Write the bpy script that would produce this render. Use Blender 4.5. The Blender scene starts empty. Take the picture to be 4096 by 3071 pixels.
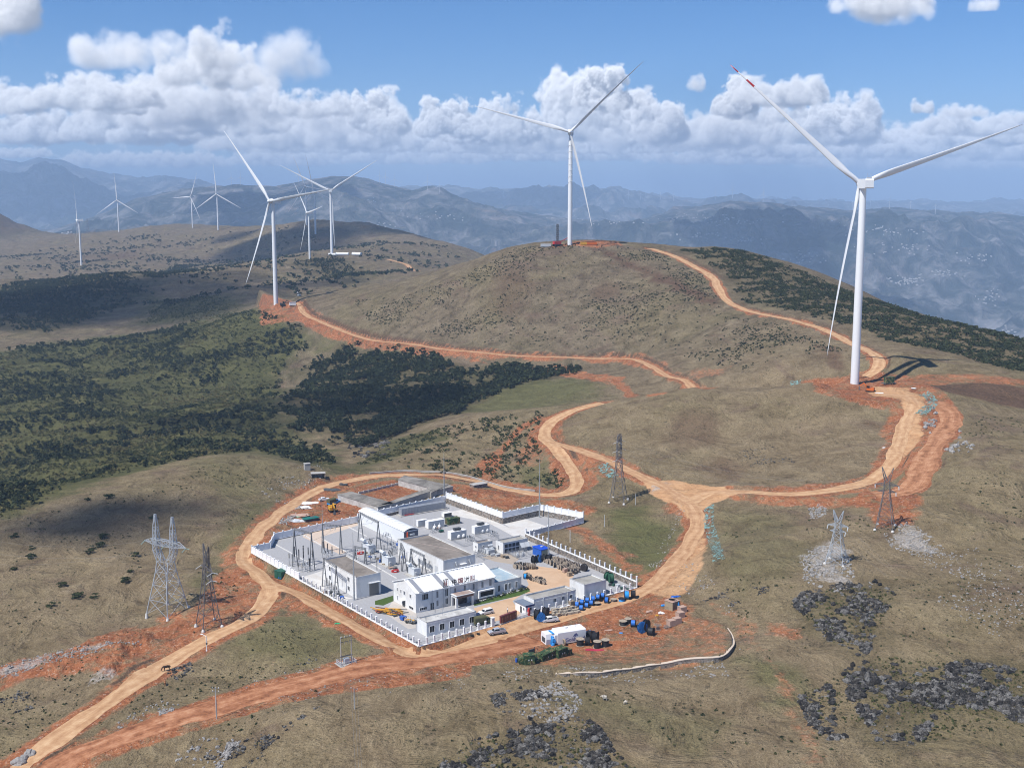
import bpy, bmesh, math, random
import numpy as np
from mathutils import Vector, Matrix
random.seed(7); RNG = np.random.default_rng(7)
SC = bpy.context.scene; COL = SC.collection
# ------------------------------------------------------------------ camera
# world: camera above the origin looking along +Y; z = 0 is the level of the substation yard, metres
FPX, CXP, CYP = 2620.0, 1106.0, 829.0           # focal length / centre of a 2212 px wide frame
PITCH = math.atan(409.0/2620.0); CAMZ = 127.0
cp, sp = math.cos(PITCH), math.sin(PITCH)
cam = bpy.data.cameras.new("camera"); co = bpy.data.objects.new("camera", cam); COL.objects.link(co)
co.location = (0, 0, CAMZ); co.rotation_euler = (math.pi/2-PITCH, 0, 0)
cam.sensor_width = 36; cam.lens = 36*FPX/2212.0; cam.clip_start = 1; cam.clip_end = 200000
SC.camera = co
# windows of the photograph that were measured: name -> (x0, y0, photo px per window px)
WIN = {'X': (0, 0, 4096/2211), 'A': (900, 1800, 800/2211), 'B': (1500, 1800, 800/2211), 'C': (1500, 2200, 800/2211),
       'D': (2000, 2100, 800/2211), 'E': (0, 600, 1024/2211), 'F': (800, 500, 1024/2211), 'L': (1900, 950, 1024/2211),
       'K': (1000, 1150, 1024/2211), 'J': (0, 1268, 1024/2211), 'M': (2900, 1000, 1196/2211), 'N': (0, 1950, 1024/2211),
       'O': (0, 2400, 900/2212), 'Q': (800, 2400, 1024/2212), 'R': (1700, 2500, 1024/2212), 'S': (2600, 2300, 1024/2211),
       'U': (3072, 2303, 1024/2211), 'V': (2300, 1650, 1024/2211), 'W': (3072, 1700, 1024/2211),
       'a': (1200, 2000, 400/2211), 'b': (1500, 2050, 400/2211), 'c': (1600, 1970, 500/2212)}
def pxf(k, x, y):
    x0, y0, s = WIN[k]
    return (x0+x*s)*2212/4096, (y0+y*s)*2212/4096
def ray(x, y):
    u, v = (x-CXP)/FPX, (CYP-y)/FPX
    return np.array([u, cp+v*sp, -sp+v*cp])         # not normalised
def onz(x, y, z=0.0):                               # sight line through (x, y) meets the level z
    d = ray(x, y); k = (z-CAMZ)/d[2]
    return np.array([d[0]*k, d[1]*k, z])
def aty(x, y, Y):                                   # ... meets the upright plane at distance Y
    d = ray(x, y); k = Y/d[1]
    return np.array([d[0]*k, Y, CAMZ+d[2]*k])
def Z0(k, x, y, z=0.0): return onz(*pxf(k, x, y), z)
# ------------------------------------------------------------------ noise
def _hash(ix, iy, s):
    h = (ix*374761393 + iy*668265263 + s*974634) & 0x7fffffff
    h = ((h ^ (h >> 13))*1274126177) & 0x7fffffff
    return ((h ^ (h >> 16)) & 0xffff)/65535.0
def vnoise(x, y, s=0):
    ix = np.floor(x).astype(np.int64); iy = np.floor(y).astype(np.int64)
    fx = x-ix; fy = y-iy; fx = fx*fx*fx*(fx*(fx*6-15)+10); fy = fy*fy*fy*(fy*(fy*6-15)+10)
    a = _hash(ix, iy, s); b = _hash(ix+1, iy, s); c = _hash(ix, iy+1, s); d = _hash(ix+1, iy+1, s)
    return (a+(b-a)*fx+(c-a)*fy+(a-b-c+d)*fx*fy)*2-1
def fbm(x, y, o=4, s=0, g=.5):
    t = 0; a = 1; n = 0
    for i in range(o):
        t = t+a*vnoise(x, y, s+i*17); n += a; a *= g
        x, y = 1.62*x-1.21*y+3.1, 1.21*x+1.62*y+7.7
    return t/n
def ridged(x, y, o=5, s=0):
    t = 0; a = 1; n = 0
    for i in range(o):
        t = t+a*(1-2*np.abs(vnoise(x, y, s+i*13))); n += a; a *= .52
        x, y = 1.62*x-1.21*y+3.1, 1.21*x+1.62*y+7.7
    return t/n
def sstep(a, b, x):
    t = np.clip((x-a)/(b-a), 0, 1); return t*t*(3-2*t)
# ------------------------------------------------------------------ terrain: control points (frame x, frame y, distance)
CP = [ # foreground
 (60,1650,280),(500,1655,270),(1100,1650,262),(1600,1650,257),(2000,1650,253),(2211,1650,252),(-300,1650,280),(2600,1650,255),
 (0,1540,310),(250,1560,293),(300,1430,335),(100,1420,345),(700,1540,286),(1000,1510,290),(1330,1540,283),(1650,1540,282),(2000,1500,290),(2211,1500,290),
 (740,1435,320),(500,1450,322),(1200,1470,304),(1640,1440,308),(1850,1380,322),(2211,1380,318),(1700,1300,350),(1950,1280,350),(2211,1270,352),(-300,1400,350),(2700,1350,330),
 (1550,1200,392),(1700,1150,412),(1800,1205,386),(1920,1140,412),(2100,1180,392),(2211,1130,408),(2500,1150,420),
 # left bank, gully, grass hill
 (60,1330,370),(330,1340,366),(180,1275,388),(300,1230,402),(20,1250,398),(450,1350,355),(100,1180,430),(300,1150,446),(450,1110,466),(500,1200,424),
 (0,1135,452),(200,1060,500),(400,1000,548),(540,985,566),(640,1005,552),(700,1020,545),(480,1050,508),(-250,1180,440),
 # behind the grass hill
 (0,1075,600),(200,1000,640),(400,950,690),(600,940,716),(750,962,700),(780,1000,600),(-250,1080,640),
 # valley and far slope
 (100,900,850),(300,900,850),(600,880,810),(900,900,760),(750,850,850),(1000,850,800),(1150,880,735),(100,780,1090),(300,790,1050),(500,800,1000),(700,790,1000),
 (0,700,1280),(200,690,1330),(400,720,1220),(100,640,1560),(200,600,1720),(0,640,1600),(350,600,1750),(400,650,1500),(500,670,1300),(-300,700,1300),(-300,620,1700),
 (540,620,1420),(500,590,1650),(640,600,1640),(650,640,1400),
 # left turbine shelf and the road across the hill foot
 (596,655,1150),(570,680,1120),(650,665,1125),(760,722,1030),(900,742,955),(1100,767,890),(1350,775,850),(1420,805,770),(1530,838,700),(1250,820,790),(1120,815,830),(900,800,900),
 # centre hill
 (1230,528,1070),(1190,530,1075),(1290,530,1075),(1120,530,1085),(1030,556,1090),(960,585,1120),(880,605,1150),(760,625,1180),(1100,600,1010),(1300,600,1000),(1200,680,940),(1450,650,900),(1000,680,985),(850,660,1060),(1500,750,800),(1700,790,690),(1350,720,880),(1640,720,790),
 # right shoulder and scrub ridge
 (1410,536,1085),(1500,540,1090),(1570,537,1100),(1700,570,1020),(1800,612,960),(1900,648,900),(2000,682,850),(2100,705,815),(2211,732,780),(2400,780,740),(1550,615,935),(1600,640,905),(1700,680,815),(1830,740,725),(1920,780,655),(1760,650,860),(2000,745,715),(2150,780,670),
 # rise and terrace on the right
 (2000,785,650),(2100,795,640),(2211,812,625),(2050,825,610),(2130,850,585),(2211,865,580),(2211,900,545),(2400,880,580),
 # turbine knoll
 (1845,828,590),(1930,830,588),(1750,828,600),(1550,838,636),(1430,850,640),(1310,866,645),(1550,950,545),(1750,930,545),(1400,930,565),(1700,1040,474),(1900,1035,468),(1950,920,530),(2060,890,545),(2000,1000,474),(2100,1000,464),(2211,1000,458),(1180,940,592),(1230,1055,505),(1100,960,590),(1000,915,640),(960,980,580),(1050,890,690),(1330,1000,522),(1450,1050,494),(1500,1110,455),(1400,1120,460),
 # loop road behind the yard, apron
 (740,1040,538),(860,1026,548),(1000,1037,535),(1100,1058,515),(640,1080,506),(1440,1230,400),(1500,1180,424),(1350,1320,360),(1500,1340,349),(1560,1370,337),(1200,1360,349),(1250,1400,335),
 # back country
 (0,525,3800),(-300,520,3800),(130,512,3700),(257,500,4000),(416,490,4000),(470,494,3380),(640,486,2990),(760,487,2900),(900,520,2500),(1000,545,2350),(300,560,2680),(177,572,2660),(100,610,2350),(668,557,2680),(716,550,1884),(800,580,1760),(870,568,1830),(500,545,2900),(600,560,2300),(420,590,2000),(0,590,2600),(900,590,1560),(-300,580,2700),(-200,500,4200),
]
CPZ = [ # (t = X/Y, distance, z): ground out of sight
 (-.1,5200,-350),(-.3,5200,-250),(-.5,5200,-200),(.05,3600,-350),(.1,1450,-20),(.1,2000,-160),(.0,1700,0),(.03,2900,-120),(.12,3000,-420),(.25,1300,-60),(.25,2000,-300),(.3,3200,-600),(.4,1100,-60),(.5,1000,-80),(.45,1800,-330),(.6,2500,-500),(.18,1350,-10),(.15,5000,-700),(.4,5000,-800),
 (.0,1320,40),(-.06,1400,0),
 (-.2,120,-12),(0,120,-8),(.2,120,-4),(-.5,150,-15),(.5,150,0),(0,200,-5),(-.6,600,-10),(-.6,2000,0),(-.6,4000,0),(.6,600,25),
 (.13,690,8),(.2,665,9),(.26,640,20),(.31,640,30)]
PADPX = [('A',297,1130),('A',820,1430),('C',487,1060),('D',1510,690),('D',285,150),('X',1259,1130),('B',1825,720),('B',1410,812),('B',790,585),('A',1470,800),('A',545,995),('A',500,1085)]
PAD = np.array([Z0(*p)[:2] for p in PADPX])
pts = [aty(x, y, Y) for x, y, Y in CP]
pts += [np.array([t*Y, Y, z]) for t, Y, z in CPZ]
pts += [np.array([p[0], p[1], 0]) for p in PAD]
c = PAD.mean(0); pts += [np.array([*(c+(p-c)*.5), 0]) for p in PAD]
# outside the yard wall: the ground stands 2.5 m higher at the rear, 2-3 m lower on the left
for i, z in ((8, 2.6), (7, 2.6), (6, 2.8), (5, 2.2), (4, 1.8), (3, .5), (0, -2.6), (2, -1.4), (1, -1.8), (10, .2), (9, 1.2)):
    o = PAD[i]+(PAD[i]-c)/np.linalg.norm(PAD[i]-c)*9; pts.append(np.array([o[0], o[1], z]))
pts = np.array(pts)
def logp(X, Y): return np.stack([X/Y, np.log(Y)], -1)
def _k(r2): return np.where(r2 > 1e-12, r2*np.log(np.maximum(r2, 1e-12)), 0)
Qp = logp(pts[:, 0], pts[:, 1]); n = len(Qp)
Kp = _k(((Qp[:, None]-Qp[None])**2).sum(-1)) + np.eye(n)*2e-4
Pm = np.c_[np.ones(n), Qp]
Am = np.block([[Kp, Pm], [Pm.T, np.zeros((3, 3))]])
wts = np.linalg.solve(Am, np.r_[pts[:, 2], np.zeros(3)])
def tps(X, Y):
    sh = X.shape; q = logp(X.ravel(), Y.ravel()); out = np.empty(len(q))
    for i in range(0, len(q), 20000):
        qq = q[i:i+20000]
        r2 = (qq[:, None, 0]-Qp[None, :, 0])**2+(qq[:, None, 1]-Qp[None, :, 1])**2
        out[i:i+20000] = _k(r2)@wts[:n]+wts[n]+qq@wts[n+1:]
    return out.reshape(sh)
# grid in (t, ln Y): finer near, coarser far, so that a cell stays small for its distance
NT, NS = 1500, 1150
T0, T1, S0, S1 = -.62, .62, math.log(118.), math.log(5400.)
tg = np.linspace(T0, T1, NT); sg = np.linspace(S0, S1, NS)
GY = np.repeat(np.exp(sg)[:, None], NT, 1); GX = GY*tg[None, :]
cs_t = np.linspace(T0, T1, 300); cs_s = np.linspace(S0, S1, 260)
cY = np.repeat(np.exp(cs_s)[:, None], 300, 1); cZ = tps(cY*cs_t[None], cY)
def bicub(Zc, i0, j0):                              # smooth upsampling of the coarse solve (Catmull-Rom)
    def w(f): return np.stack([-.5*f+f*f-.5*f**3, 1-2.5*f*f+1.5*f**3, .5*f+2*f*f-1.5*f**3, -.5*f*f+.5*f**3])
    ii = np.clip(np.floor(i0).astype(int), 0, Zc.shape[0]-2); jj = np.clip(np.floor(j0).astype(int), 0, Zc.shape[1]-2)
    wi, wj = w(i0-ii), w(j0-jj)
    Ai = sum(wi[k][:, None]*Zc[np.clip(ii+k-1, 0, Zc.shape[0]-1)] for k in range(4))
    return sum(wj[k][None]*Ai[:, np.clip(jj+k-1, 0, Zc.shape[1]-1)] for k in range(4))
GZ = bicub(cZ, np.linspace(0, 259, NS), np.linspace(0, 299, NT))
def sample(G, X, Y):
    X = np.asarray(X, float); Y = np.asarray(Y, float)
    i = np.clip((np.log(np.maximum(Y, 1))-S0)/(S1-S0)*(NS-1), 0, NS-1.001); j = np.clip((X/np.maximum(Y, 1)-T0)/(T1-T0)*(NT-1), 0, NT-1.001)
    a = i.astype(int); b = j.astype(int); fi = i-a; fj = j-b
    return (G[a, b]*(1-fj)+G[a, b+1]*fj)*(1-fi)+(G[a+1, b]*(1-fj)+G[a+1, b+1]*fj)*fi
def zat(X, Y): return sample(GZ, X, Y)
_ys = np.exp(np.linspace(math.log(150), math.log(5300), 2600))
def hit(x, y):                                      # where the sight line through (x, y) first meets the ground
    d = ray(x, y); k = _ys/d[1]; X = d[0]*k; Zr = CAMZ+d[2]*k
    g = zat(X, _ys); b = np.nonzero(g >= Zr)[0]
    if len(b) == 0: return None
    i = b[0]
    if i == 0: Y = _ys[0]
    else:
        a0 = Zr[i-1]-g[i-1]; a1 = g[i]-Zr[i]; Y = _ys[i-1]+(_ys[i]-_ys[i-1])*a0/max(a0+a1, 1e-9)
    X = d[0]/d[1]*Y
    return np.array([X, Y, float(zat(X, Y))])
def hk(k, x, y): return hit(*pxf(k, x, y))
def densify(P, step):
    out = [P[0]]
    for a, b in zip(P[:-1], P[1:]):
        m = max(1, int(np.hypot(*(b-a)[:2])/step)); out += [a+(b-a)*(i+1)/m for i in range(m)]
    return np.array(out)
def smooth_line(P, step=2.0):                       # Catmull-Rom through the points, then even steps
    P = np.asarray(P, float); Q = np.vstack([2*P[0]-P[1], P, 2*P[-1]-P[-2]]); out = []
    for i in range(1, len(Q)-2):
        m = max(2, int(np.linalg.norm(Q[i+1]-Q[i])/step))
        for k in range(m):
            t = k/m; out.append(.5*((2*Q[i])+(-Q[i-1]+Q[i+1])*t+(2*Q[i-1]-5*Q[i]+4*Q[i+1]-Q[i+2])*t*t+(-Q[i-1]+3*Q[i]-3*Q[i+1]+Q[i+2])*t**3))
    out.append(Q[-2]); return np.array(out)
def inpoly(P, X, Y):
    r = np.zeros(X.shape, bool); j = len(P)-1
    for i in range(len(P)):
        xi, yi = P[i][0], P[i][1]; xj, yj = P[j][0], P[j][1]
        if yi != yj: r ^= ((yi > Y) != (yj > Y)) & (X < (xj-xi)*(Y-yi)/(yj-yi)+xi)
        j = i
    return r
def seg_dist(P, X, Y, attr=None):                   # distance to a polyline, and an attribute interpolated along it
    D = np.full(X.shape, 1e9); A = np.zeros(X.shape)
    for i in range(len(P)-1):
        ax, ay = P[i][:2]; dx, dy = P[i+1][0]-ax, P[i+1][1]-ay; L = dx*dx+dy*dy+1e-9
        t = np.clip(((X-ax)*dx+(Y-ay)*dy)/L, 0, 1); d = np.hypot(X-ax-t*dx, Y-ay-t*dy); m = d < D
        D = np.where(m, d, D)
        if attr is not None: A = np.where(m, attr[i]+(attr[i+1]-attr[i])*t, A)
    return D, A
def box_idx(P, pad):                                # part of the grid that a shape can touch
    P = np.asarray(P); x0, y0 = P[:, :2].min(0)-pad; x1, y1 = P[:, :2].max(0)+pad; y0 = max(y0, 119)
    i0 = max(int((math.log(y0)-S0)/(S1-S0)*(NS-1)), 0); i1 = min(int((math.log(max(y1, 120))-S0)/(S1-S0)*(NS-1))+2, NS)
    ts = [x0/y0, x0/y1, x1/y0, x1/y1]
    j0 = max(int((min(ts)-T0)/(T1-T0)*(NT-1)), 0); j1 = min(int((max(ts)-T0)/(T1-T0)*(NT-1))+2, NT)
    return slice(i0, max(i1, i0+1)), slice(j0, max(j1, j0+1))
# ------------------------------------------------------------------ roads cut into the ground
ROADPX = { # name: (width m, bench cut m, [frame points])
 'main': (6.2, 2.2, [(20,1690),(60,1650),(130,1588),(230,1518),(330,1453),(430,1392),(520,1345),(562,1312),(584,1275),(560,1240),(527,1208),(546,1163),(600,1112),(660,1072),(740,1041),(830,1027),(920,1027),(1020,1039),(1100,1056),(1180,1069),(1230,1062),(1246,1040),(1228,1002),(1197,968),(1176,940),(1188,915),(1232,889),(1300,869)]),
 'yard': (6.0, 1.5, [(578,1258),(650,1282),(720,1322),(800,1366),(880,1402),(960,1402),(1040,1386),(1120,1364),(1200,1338),(1300,1308),(1390,1277),(1440,1232),(1490,1178),(1507,1130),(1490,1090),(1440,1055),(1400,1036),(1340,1007),(1260,975),(1192,955)]),
 'knoll': (6.5, 1.5, [(1485,1088),(1530,1066),(1600,1061),(1700,1067),(1800,1057),(1880,1038),(1925,1000),(1950,930),(1972,875),(1950,845),(1900,838)]),
 'ridge': (6.0, 1.5, [(1868,820),(1898,786),(1885,763),(1835,740),(1790,716),(1730,696),(1660,681),(1600,666),(1566,645),(1550,618),(1540,600),(1500,576),(1450,551),(1404,536)]),
 'valley': (5.5, 2.0, [(640,652),(662,680),(715,704),(760,722),(830,738),(930,750),(1030,760),(1130,769),(1250,773),(1360,775),(1402,788),(1442,812),(1490,830),(1528,836)]),
 'bypass': (9.0, 1.5, [(2020,865),(2055,900),(2035,940),(2005,985),(1990,1020),(1960,1058),(1890,1072)]),
 'lower': (10.0, 1.5, [(90,1690),(150,1640),(260,1592),(400,1548),(520,1510),(650,1473),(800,1440),(950,1418),(1040,1406),(1150,1382)]),
 'far': (6.0, 1.0, [(838,560),(868,568),(884,576),(902,585)]),
}
def px_line(L): return [h for h in (hit(*p) for p in L) if h is not None]
ROADS = {}
for nm, (w, cut, L) in ROADPX.items():
    P = smooth_line(np.array(px_line(L)), 3.0)
    P[:, 2] = zat(P[:, 0], P[:, 1])
    k = np.hanning(15); k /= k.sum(); zz = np.pad(P[:, 2], 7, mode='edge'); P[:, 2] = np.convolve(zz, k, 'valid')
    ROADS[nm] = (w, P)
RD = np.full(GX.shape, 1e3)                        # distance to the nearest road edge
for nm, (w, P) in ROADS.items():
    sl = box_idx(P, 22); X, Y = GX[sl], GY[sl]
    D, zr = seg_dist(P, X, Y, P[:, 2])
    RD[sl] = np.minimum(RD[sl], D-w/2)
    m = 1-sstep(w/2+.6, w/2+5.0, D)
    GZ[sl] = GZ[sl]*(1-m)+zr*m
# flat places: yard, turbine pads
def flatten(poly, z, feather):
    poly = np.asarray(poly); sl = box_idx(poly, feather+2); X, Y = GX[sl], GY[sl]
    ins = inpoly(poly, X, Y); d, _ = seg_dist(np.vstack([poly, poly[:1]]), X, Y); d = np.where(ins, 0, d)
    m = 1-sstep(0, feather, d); GZ[sl] = GZ[sl]*(1-m)+z*m
def hits(L): return np.array(px_line(L))
KN = hits([(1790,832),(1850,822),(1930,826),(1990,848),(1960,868),(1860,858)]); flatten(KN, float(np.median(KN[:, 2])), 7)
LT = hits([(562,658),(640,655),(648,662),(600,666)]); flatten(LT, float(LT[:, 2].max()), 6)
OC = np.array([Z0('A', x, y, z=1.0)[:2] for x, y in ((1225,490),(1690,650),(2520,430),(2700,380),(2330,290),(1900,330),(1400,440))]); flatten(OC, 1.0, 16)
# rock steps and small relief
LNT = GX/GY
rel = fbm(GX/34, GY/34, 5, 3)*1.1+ridged(GX/14+.4*fbm(GX/20, GY/20, 2, 8), GY/9, 3, 27)*.5*sstep(0, .3, fbm(GX/70, GY/70, 3, 29)+.2)+fbm(GX/150, GY/150, 4, 9)*3.0*sstep(500, 900, GY)
calm = sstep(2, 14, RD)
dP, _ = seg_dist(np.vstack([PAD, PAD[:1]]), GX, GY); insP = inpoly(PAD, GX, GY)
calm = calm*sstep(2, 25, np.where(insP, 0, dP))
APR = hits([(1060,1385),(1160,1350),(1300,1310),(1390,1275),(1450,1290),(1540,1320),(1575,1370),(1560,1410),(1440,1425),(1200,1430)])
dA, _ = seg_dist(np.vstack([APR, APR[:1]]), GX, GY); calm = calm*np.where(inpoly(APR, GX, GY), .12, .12+.88*sstep(0, 10, dA))
for q in (KN, LT, OC):
    dq, _ = seg_dist(np.vstack([q, q[:1]]), GX, GY); calm = calm*np.where(inpoly(q, GX, GY), 0, sstep(0, 12, dq))
back = sstep(1300, 1700, GY)
GZ += 130*np.exp(-(((LNT+.462)*4200/230)**2+((GY-4200)/420)**2))*(1+.5*fbm(GX/120, GY/120, 4, 15))      # dark rocky peak at the far left
for mx, my_, r_, h_ in ((1340,430,4.5,2.2),(1450,395,3.5,1.2),(1000,510,9,1.8),(700,640,8,1.6),(1080,640,7,1.4),(1150,690,8,2.2),(1010,760,5,1.0),(400,720,7,1.6)):   # spoil heaps
    h = hk('O', mx, my_); GZ += h_*np.exp(-((GX-h[0])**2+((GY-h[1])*.8)**2)/(r_*r_))*(1+.4*fbm(GX/3, GY/3, 3, 19))
gul = ridged(GX/240+.3*fbm(GX/90, GY/90, 3, 5), GY/240, 4, 31)
gv = np.zeros(GX.shape); _w = hits([(-150,780),(0,758),(200,728),(430,690),(560,672),(650,705),(700,760),(1000,790),(1100,830),(1000,890),(830,950),(745,1000),(660,1000),(560,973),(430,988),(280,1020),(120,1072),(0,1118),(-150,1140)]); _d, _ = seg_dist(np.vstack([_w, _w[:1]]), GX, GY); gv = np.where(inpoly(_w, GX, GY), sstep(0, 60, _d), 0)
GZ += calm*(rel + back*(gul-.3)*9 + gv*(ridged(GX/105+.35*fbm(GX/60, GY/60, 3, 35), GY/80, 4, 36)-.25)*8.5)
wood_rough = 0
# made ground behind the curved retaining wall
RETPX = [(1200.5,1456.2),(1245,1458),(1293,1457.5),(1370,1447),(1461.6,1435.8),(1539,1428),(1564,1418.3),(1579,1402),(1583,1390),(1579,1374.7),(1569,1358.4)]
RET = smooth_line(np.array([h[:2] for h in (hit(*p) for p in RETPX)]), 1.5)
lobe = np.vstack([RET, [hit(1500, 1330)[:2], hit(1380, 1350)[:2], hit(1210, 1420)[:2]]]); dR, _ = seg_dist(RET, GX, GY)
GZ += np.where(inpoly(lobe, GX, GY), 1.2*(1-sstep(0, 20, dR)), -.5*(1-sstep(0, 6, dR)))
# flat yard (the wall stands on its edge)
gate = Z0('C', 1450, 800); dG = np.hypot(GX-gate[0], GY-gate[1]); fe_ = 1.3+9*np.exp(-(dG/15)**2)
fl_, _ = seg_dist(np.array([PAD[11], PAD[0], PAD[1], PAD[2], Z0('C', 1180, 870)[:2]]), GX, GY); GZ = GZ-np.where(insP, 0, 1.25*(1-sstep(1, 8, fl_)))
kY = np.where(insP, 0, sstep(0, 1, (dP-.35)/fe_)); GZ = GZ*kY
calm_out = np.where(insP, 0, sstep(.5, 4, dP))*np.where(inpoly(APR, GX, GY), .25, 1)*np.where(inpoly(OC, GX, GY), 0, 1)
# ------------------------------------------------------------------ what the ground is made of
M = {k: np.zeros(GX.shape, np.float32) for k in ('soil', 'pale', 'green', 'dark', 'tan', 'brown')}
NZ1 = fbm(GX/7, GY/7, 4, 41); NZ2 = fbm(GX/22, GY/22, 4, 43)
def area(ch, L, feather=4, rough=5, val=1.0, world=None):
    poly = hits(L) if world is None else np.asarray(world)
    if len(poly) < 3: return None
    k = np.median(poly[:, 1])/420.; sl = box_idx(poly, (feather+rough)*k+5); X, Y = GX[sl], GY[sl]
    ins = inpoly(poly, X, Y); d, _ = seg_dist(np.vstack([poly, poly[:1]]), X, Y); sd = np.where(ins, d, -d)
    sd = sd+(NZ1[sl]*.7+NZ2[sl]*.8)*rough*k
    m = sstep(-feather*k, feather*k, sd)*val
    M[ch][sl] = np.maximum(M[ch][sl], m); return poly
def strip(ch, L, w, feather=2, rough=2, val=1.0):
    P = hits(L); k = np.median(P[:, 1])/420.; sl = box_idx(P, w+feather*k+rough*k+5); D, _ = seg_dist(P, GX[sl], GY[sl])
    m = (1-sstep(w-feather*k, w+feather*k, D+NZ1[sl]*rough*k*1.4))*val
    M[ch][sl] = np.maximum(M[ch][sl], m)
# red earth
for nm, (w, P) in ROADS.items():
    side = {'main': 5, 'yard': 3.0, 'knoll': 5, 'ridge': 2.2, 'valley': 5, 'bypass': 1.5, 'lower': 3.5, 'far': 1.5}[nm]
    sl = box_idx(P, 22); D, _ = seg_dist(P, GX[sl], GY[sl]); k = np.maximum(GY[sl]/500., 1)
    m = 1-sstep(w/2+side*.3, w/2+side*1.3, D+NZ2[sl]*side*.9+NZ1[sl]*2)
    M['soil'][sl] = np.maximum(M['soil'][sl], m*.95)
area('soil', [(0,1440),(60,1420),(180,1385),(270,1355),(390,1330),(440,1325),(400,1370),(330,1410),(290,1440),(250,1455),(180,1450),(90,1470),(-60,1500)])
area('soil', [(335,1335),(420,1305),(470,1240),(520,1195),(590,1275),(575,1330),(490,1380),(400,1410),(300,1430)], val=.9)
area('soil', [(490,1215),(560,1125),(640,1058),(700,1033),(765,1020),(740,1045),(650,1092),(590,1145),(540,1205)], val=.9)
area('soil', [(560,1190),(600,1125),(660,1085),(720,1050),(900,1036),(1000,1047),(1100,1065),(1200,1080),(1290,1095),(1270,1118),(1165,1085),(1090,1105),(960,1055),(780,1110),(570,1188)], 3, 3)
area('soil', [(1028,1012),(1075,965),(1110,928),(1165,895),(1180,900),(1130,930),(1090,980),(1072,1042),(1045,1032)], 2, 2)
area('soil', [(1100,965),(1165,945),(1175,985),(1150,1010),(1110,1000)], 4, 5, .6)
area('soil', [(1205,970),(1300,1000),(1330,1010),(1310,1035),(1260,1020)], 2, 3)
area('soil', [(1560,1075),(1750,1072),(1900,1070),(1985,1050),(1990,1090),(1960,1135),(1890,1140),(1870,1100),(1700,1090)], 3, 4)
area('soil', [(1712,828),(1780,815),(1850,805),(1960,812),(2030,842),(2072,885),(2050,925),(2000,925),(1985,895),(1960,882),(1900,885),(1830,866),(1760,846)], 1.5, 2)
area('soil', [(1960,925),(2040,905),(2050,945),(2010,1000),(1985,1040),(1950,1050),(1945,990)], 2, 4, .8)
area('soil', [(556,660),(640,652),(700,688),(752,716),(735,735),(690,722),(640,694),(565,702)], 1, 1.5)
area('soil', [(715,722),(800,745),(900,757),(1040,775),(1090,795),(1010,780),(900,765),(760,745)], 1, 2, .85)
area('soil', [(1150,796),(1200,788),(1260,800),(1350,818),(1435,850),(1400,858),(1340,838),(1240,816)], 1.5, 3, .85)
area('soil', [(1175,520),(1335,522),(1345,531),(1290,536),(1190,534)], 1, 1.5)
area('soil', [(110,1660),(250,1588),(420,1532),(560,1497),(740,1447),(900,1415),(1020,1402),(1020,1462),(900,1478),(780,1492),(600,1522),(480,1560),(330,1605),(180,1665)], 1.2, 1.6)
area('soil', [(1060,1387),(1160,1350),(1300,1310),(1390,1275),(1450,1285),(1500,1300),(1500,1340),(1430,1390),(1290,1400),(1040,1415)], 4, 5, .85)
area('soil', [(1290,1400),(1430,1340),(1545,1320),(1582,1370),(1570,1415),(1440,1430),(1200,1445),(1030,1430),(1100,1420)], 4, 8, .55)
area('soil', [(590,1275),(670,1290),(740,1340),(690,1335),(600,1330)], 4, 6, .75)
strip('soil', [(1200,1118),(1260,1150),(1330,1195),(1385,1245)], 4, 3, 4, .7)
area('soil', [(1205,1120),(1240,1118),(1300,1175),(1270,1180)], 4, 6, .6)
strip('soil', [(1535,1298),(1600,1345),(1680,1450),(1720,1530),(1765,1640)], 2.2, 3, 4, .42)
area('soil', [(1640,1335),(1690,1345),(1710,1375),(1660,1365)], 3, 5, .75)
area('soil', [(1490,800),(1530,790),(1570,795),(1560,808),(1510,812)], 2, 6, .45)
strip('brown', [(1300,538),(1400,590),(1480,625),(1545,655)], 5, 3, 3, .9)
area('brown', [(1752,742),(1800,750),(1850,815),(1800,790)], 2, 5, .7)
area('brown', [(1830,880),(1960,930),(1935,945),(1860,910)], 3, 5, .6)
area('soil', [(1940,818),(2050,808),(2240,820),(2240,838),(2060,828),(1990,838)], 1.5, 3, .7)
area('brown', [(1990,836),(2060,828),(2240,838),(2240,888),(2130,866),(2060,850)], 1.5, 2, .9)
area('tan', [(1385,1035),(1440,1038),(1560,1050),(1610,1062),(1545,1085),(1512,1105),(1486,1120),(1455,1088),(1400,1062)], 1.5, 2)
area('tan', [(1880,832),(1960,838),(2000,862),(1990,940),(1950,990),(1955,900),(1940,862),(1870,850)], 1.5, 2, .8)
area('tan', [(1385,1270),(1440,1225),(1500,1160),(1530,1150),(1520,1230),(1490,1285),(1440,1290)], 1.5, 2, .55)
area('pale', [(1395,1040),(1435,1042),(1428,1062),(1402,1062)], 5, 7, .9)
area('pale', [(1410,1070),(1450,1080),(1480,1110),(1455,1112)], 5, 7, .8)
area('pale', [(1560,1052),(1620,1056),(1615,1066),(1570,1064)], 5, 7, .8)
area('pale', [(1910,1150),(1960,1130),(2000,1150),(2040,1190),(1990,1200),(1930,1180)], 5, 7, .85)
area('pale', [(1730,1200),(1790,1170),(1830,1190),(1840,1240),(1880,1260),(1800,1275),(1740,1250)], 5, 7, .8)
area('pale', [(0,1440),(110,1405),(300,1375),(300,1385),(120,1425),(0,1458)], 5, 7, .75)
area('pale', [(180,1455),(240,1440),(245,1462),(190,1480)], 5, 7, .8)
area('pale', [(1150,1490),(1200,1470),(1260,1510),(1235,1545),(1160,1560)], 5, 7, .5)
area('pale', [(1380,990),(1385,1012),(1330,1020)], 5, 7, .0)
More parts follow.
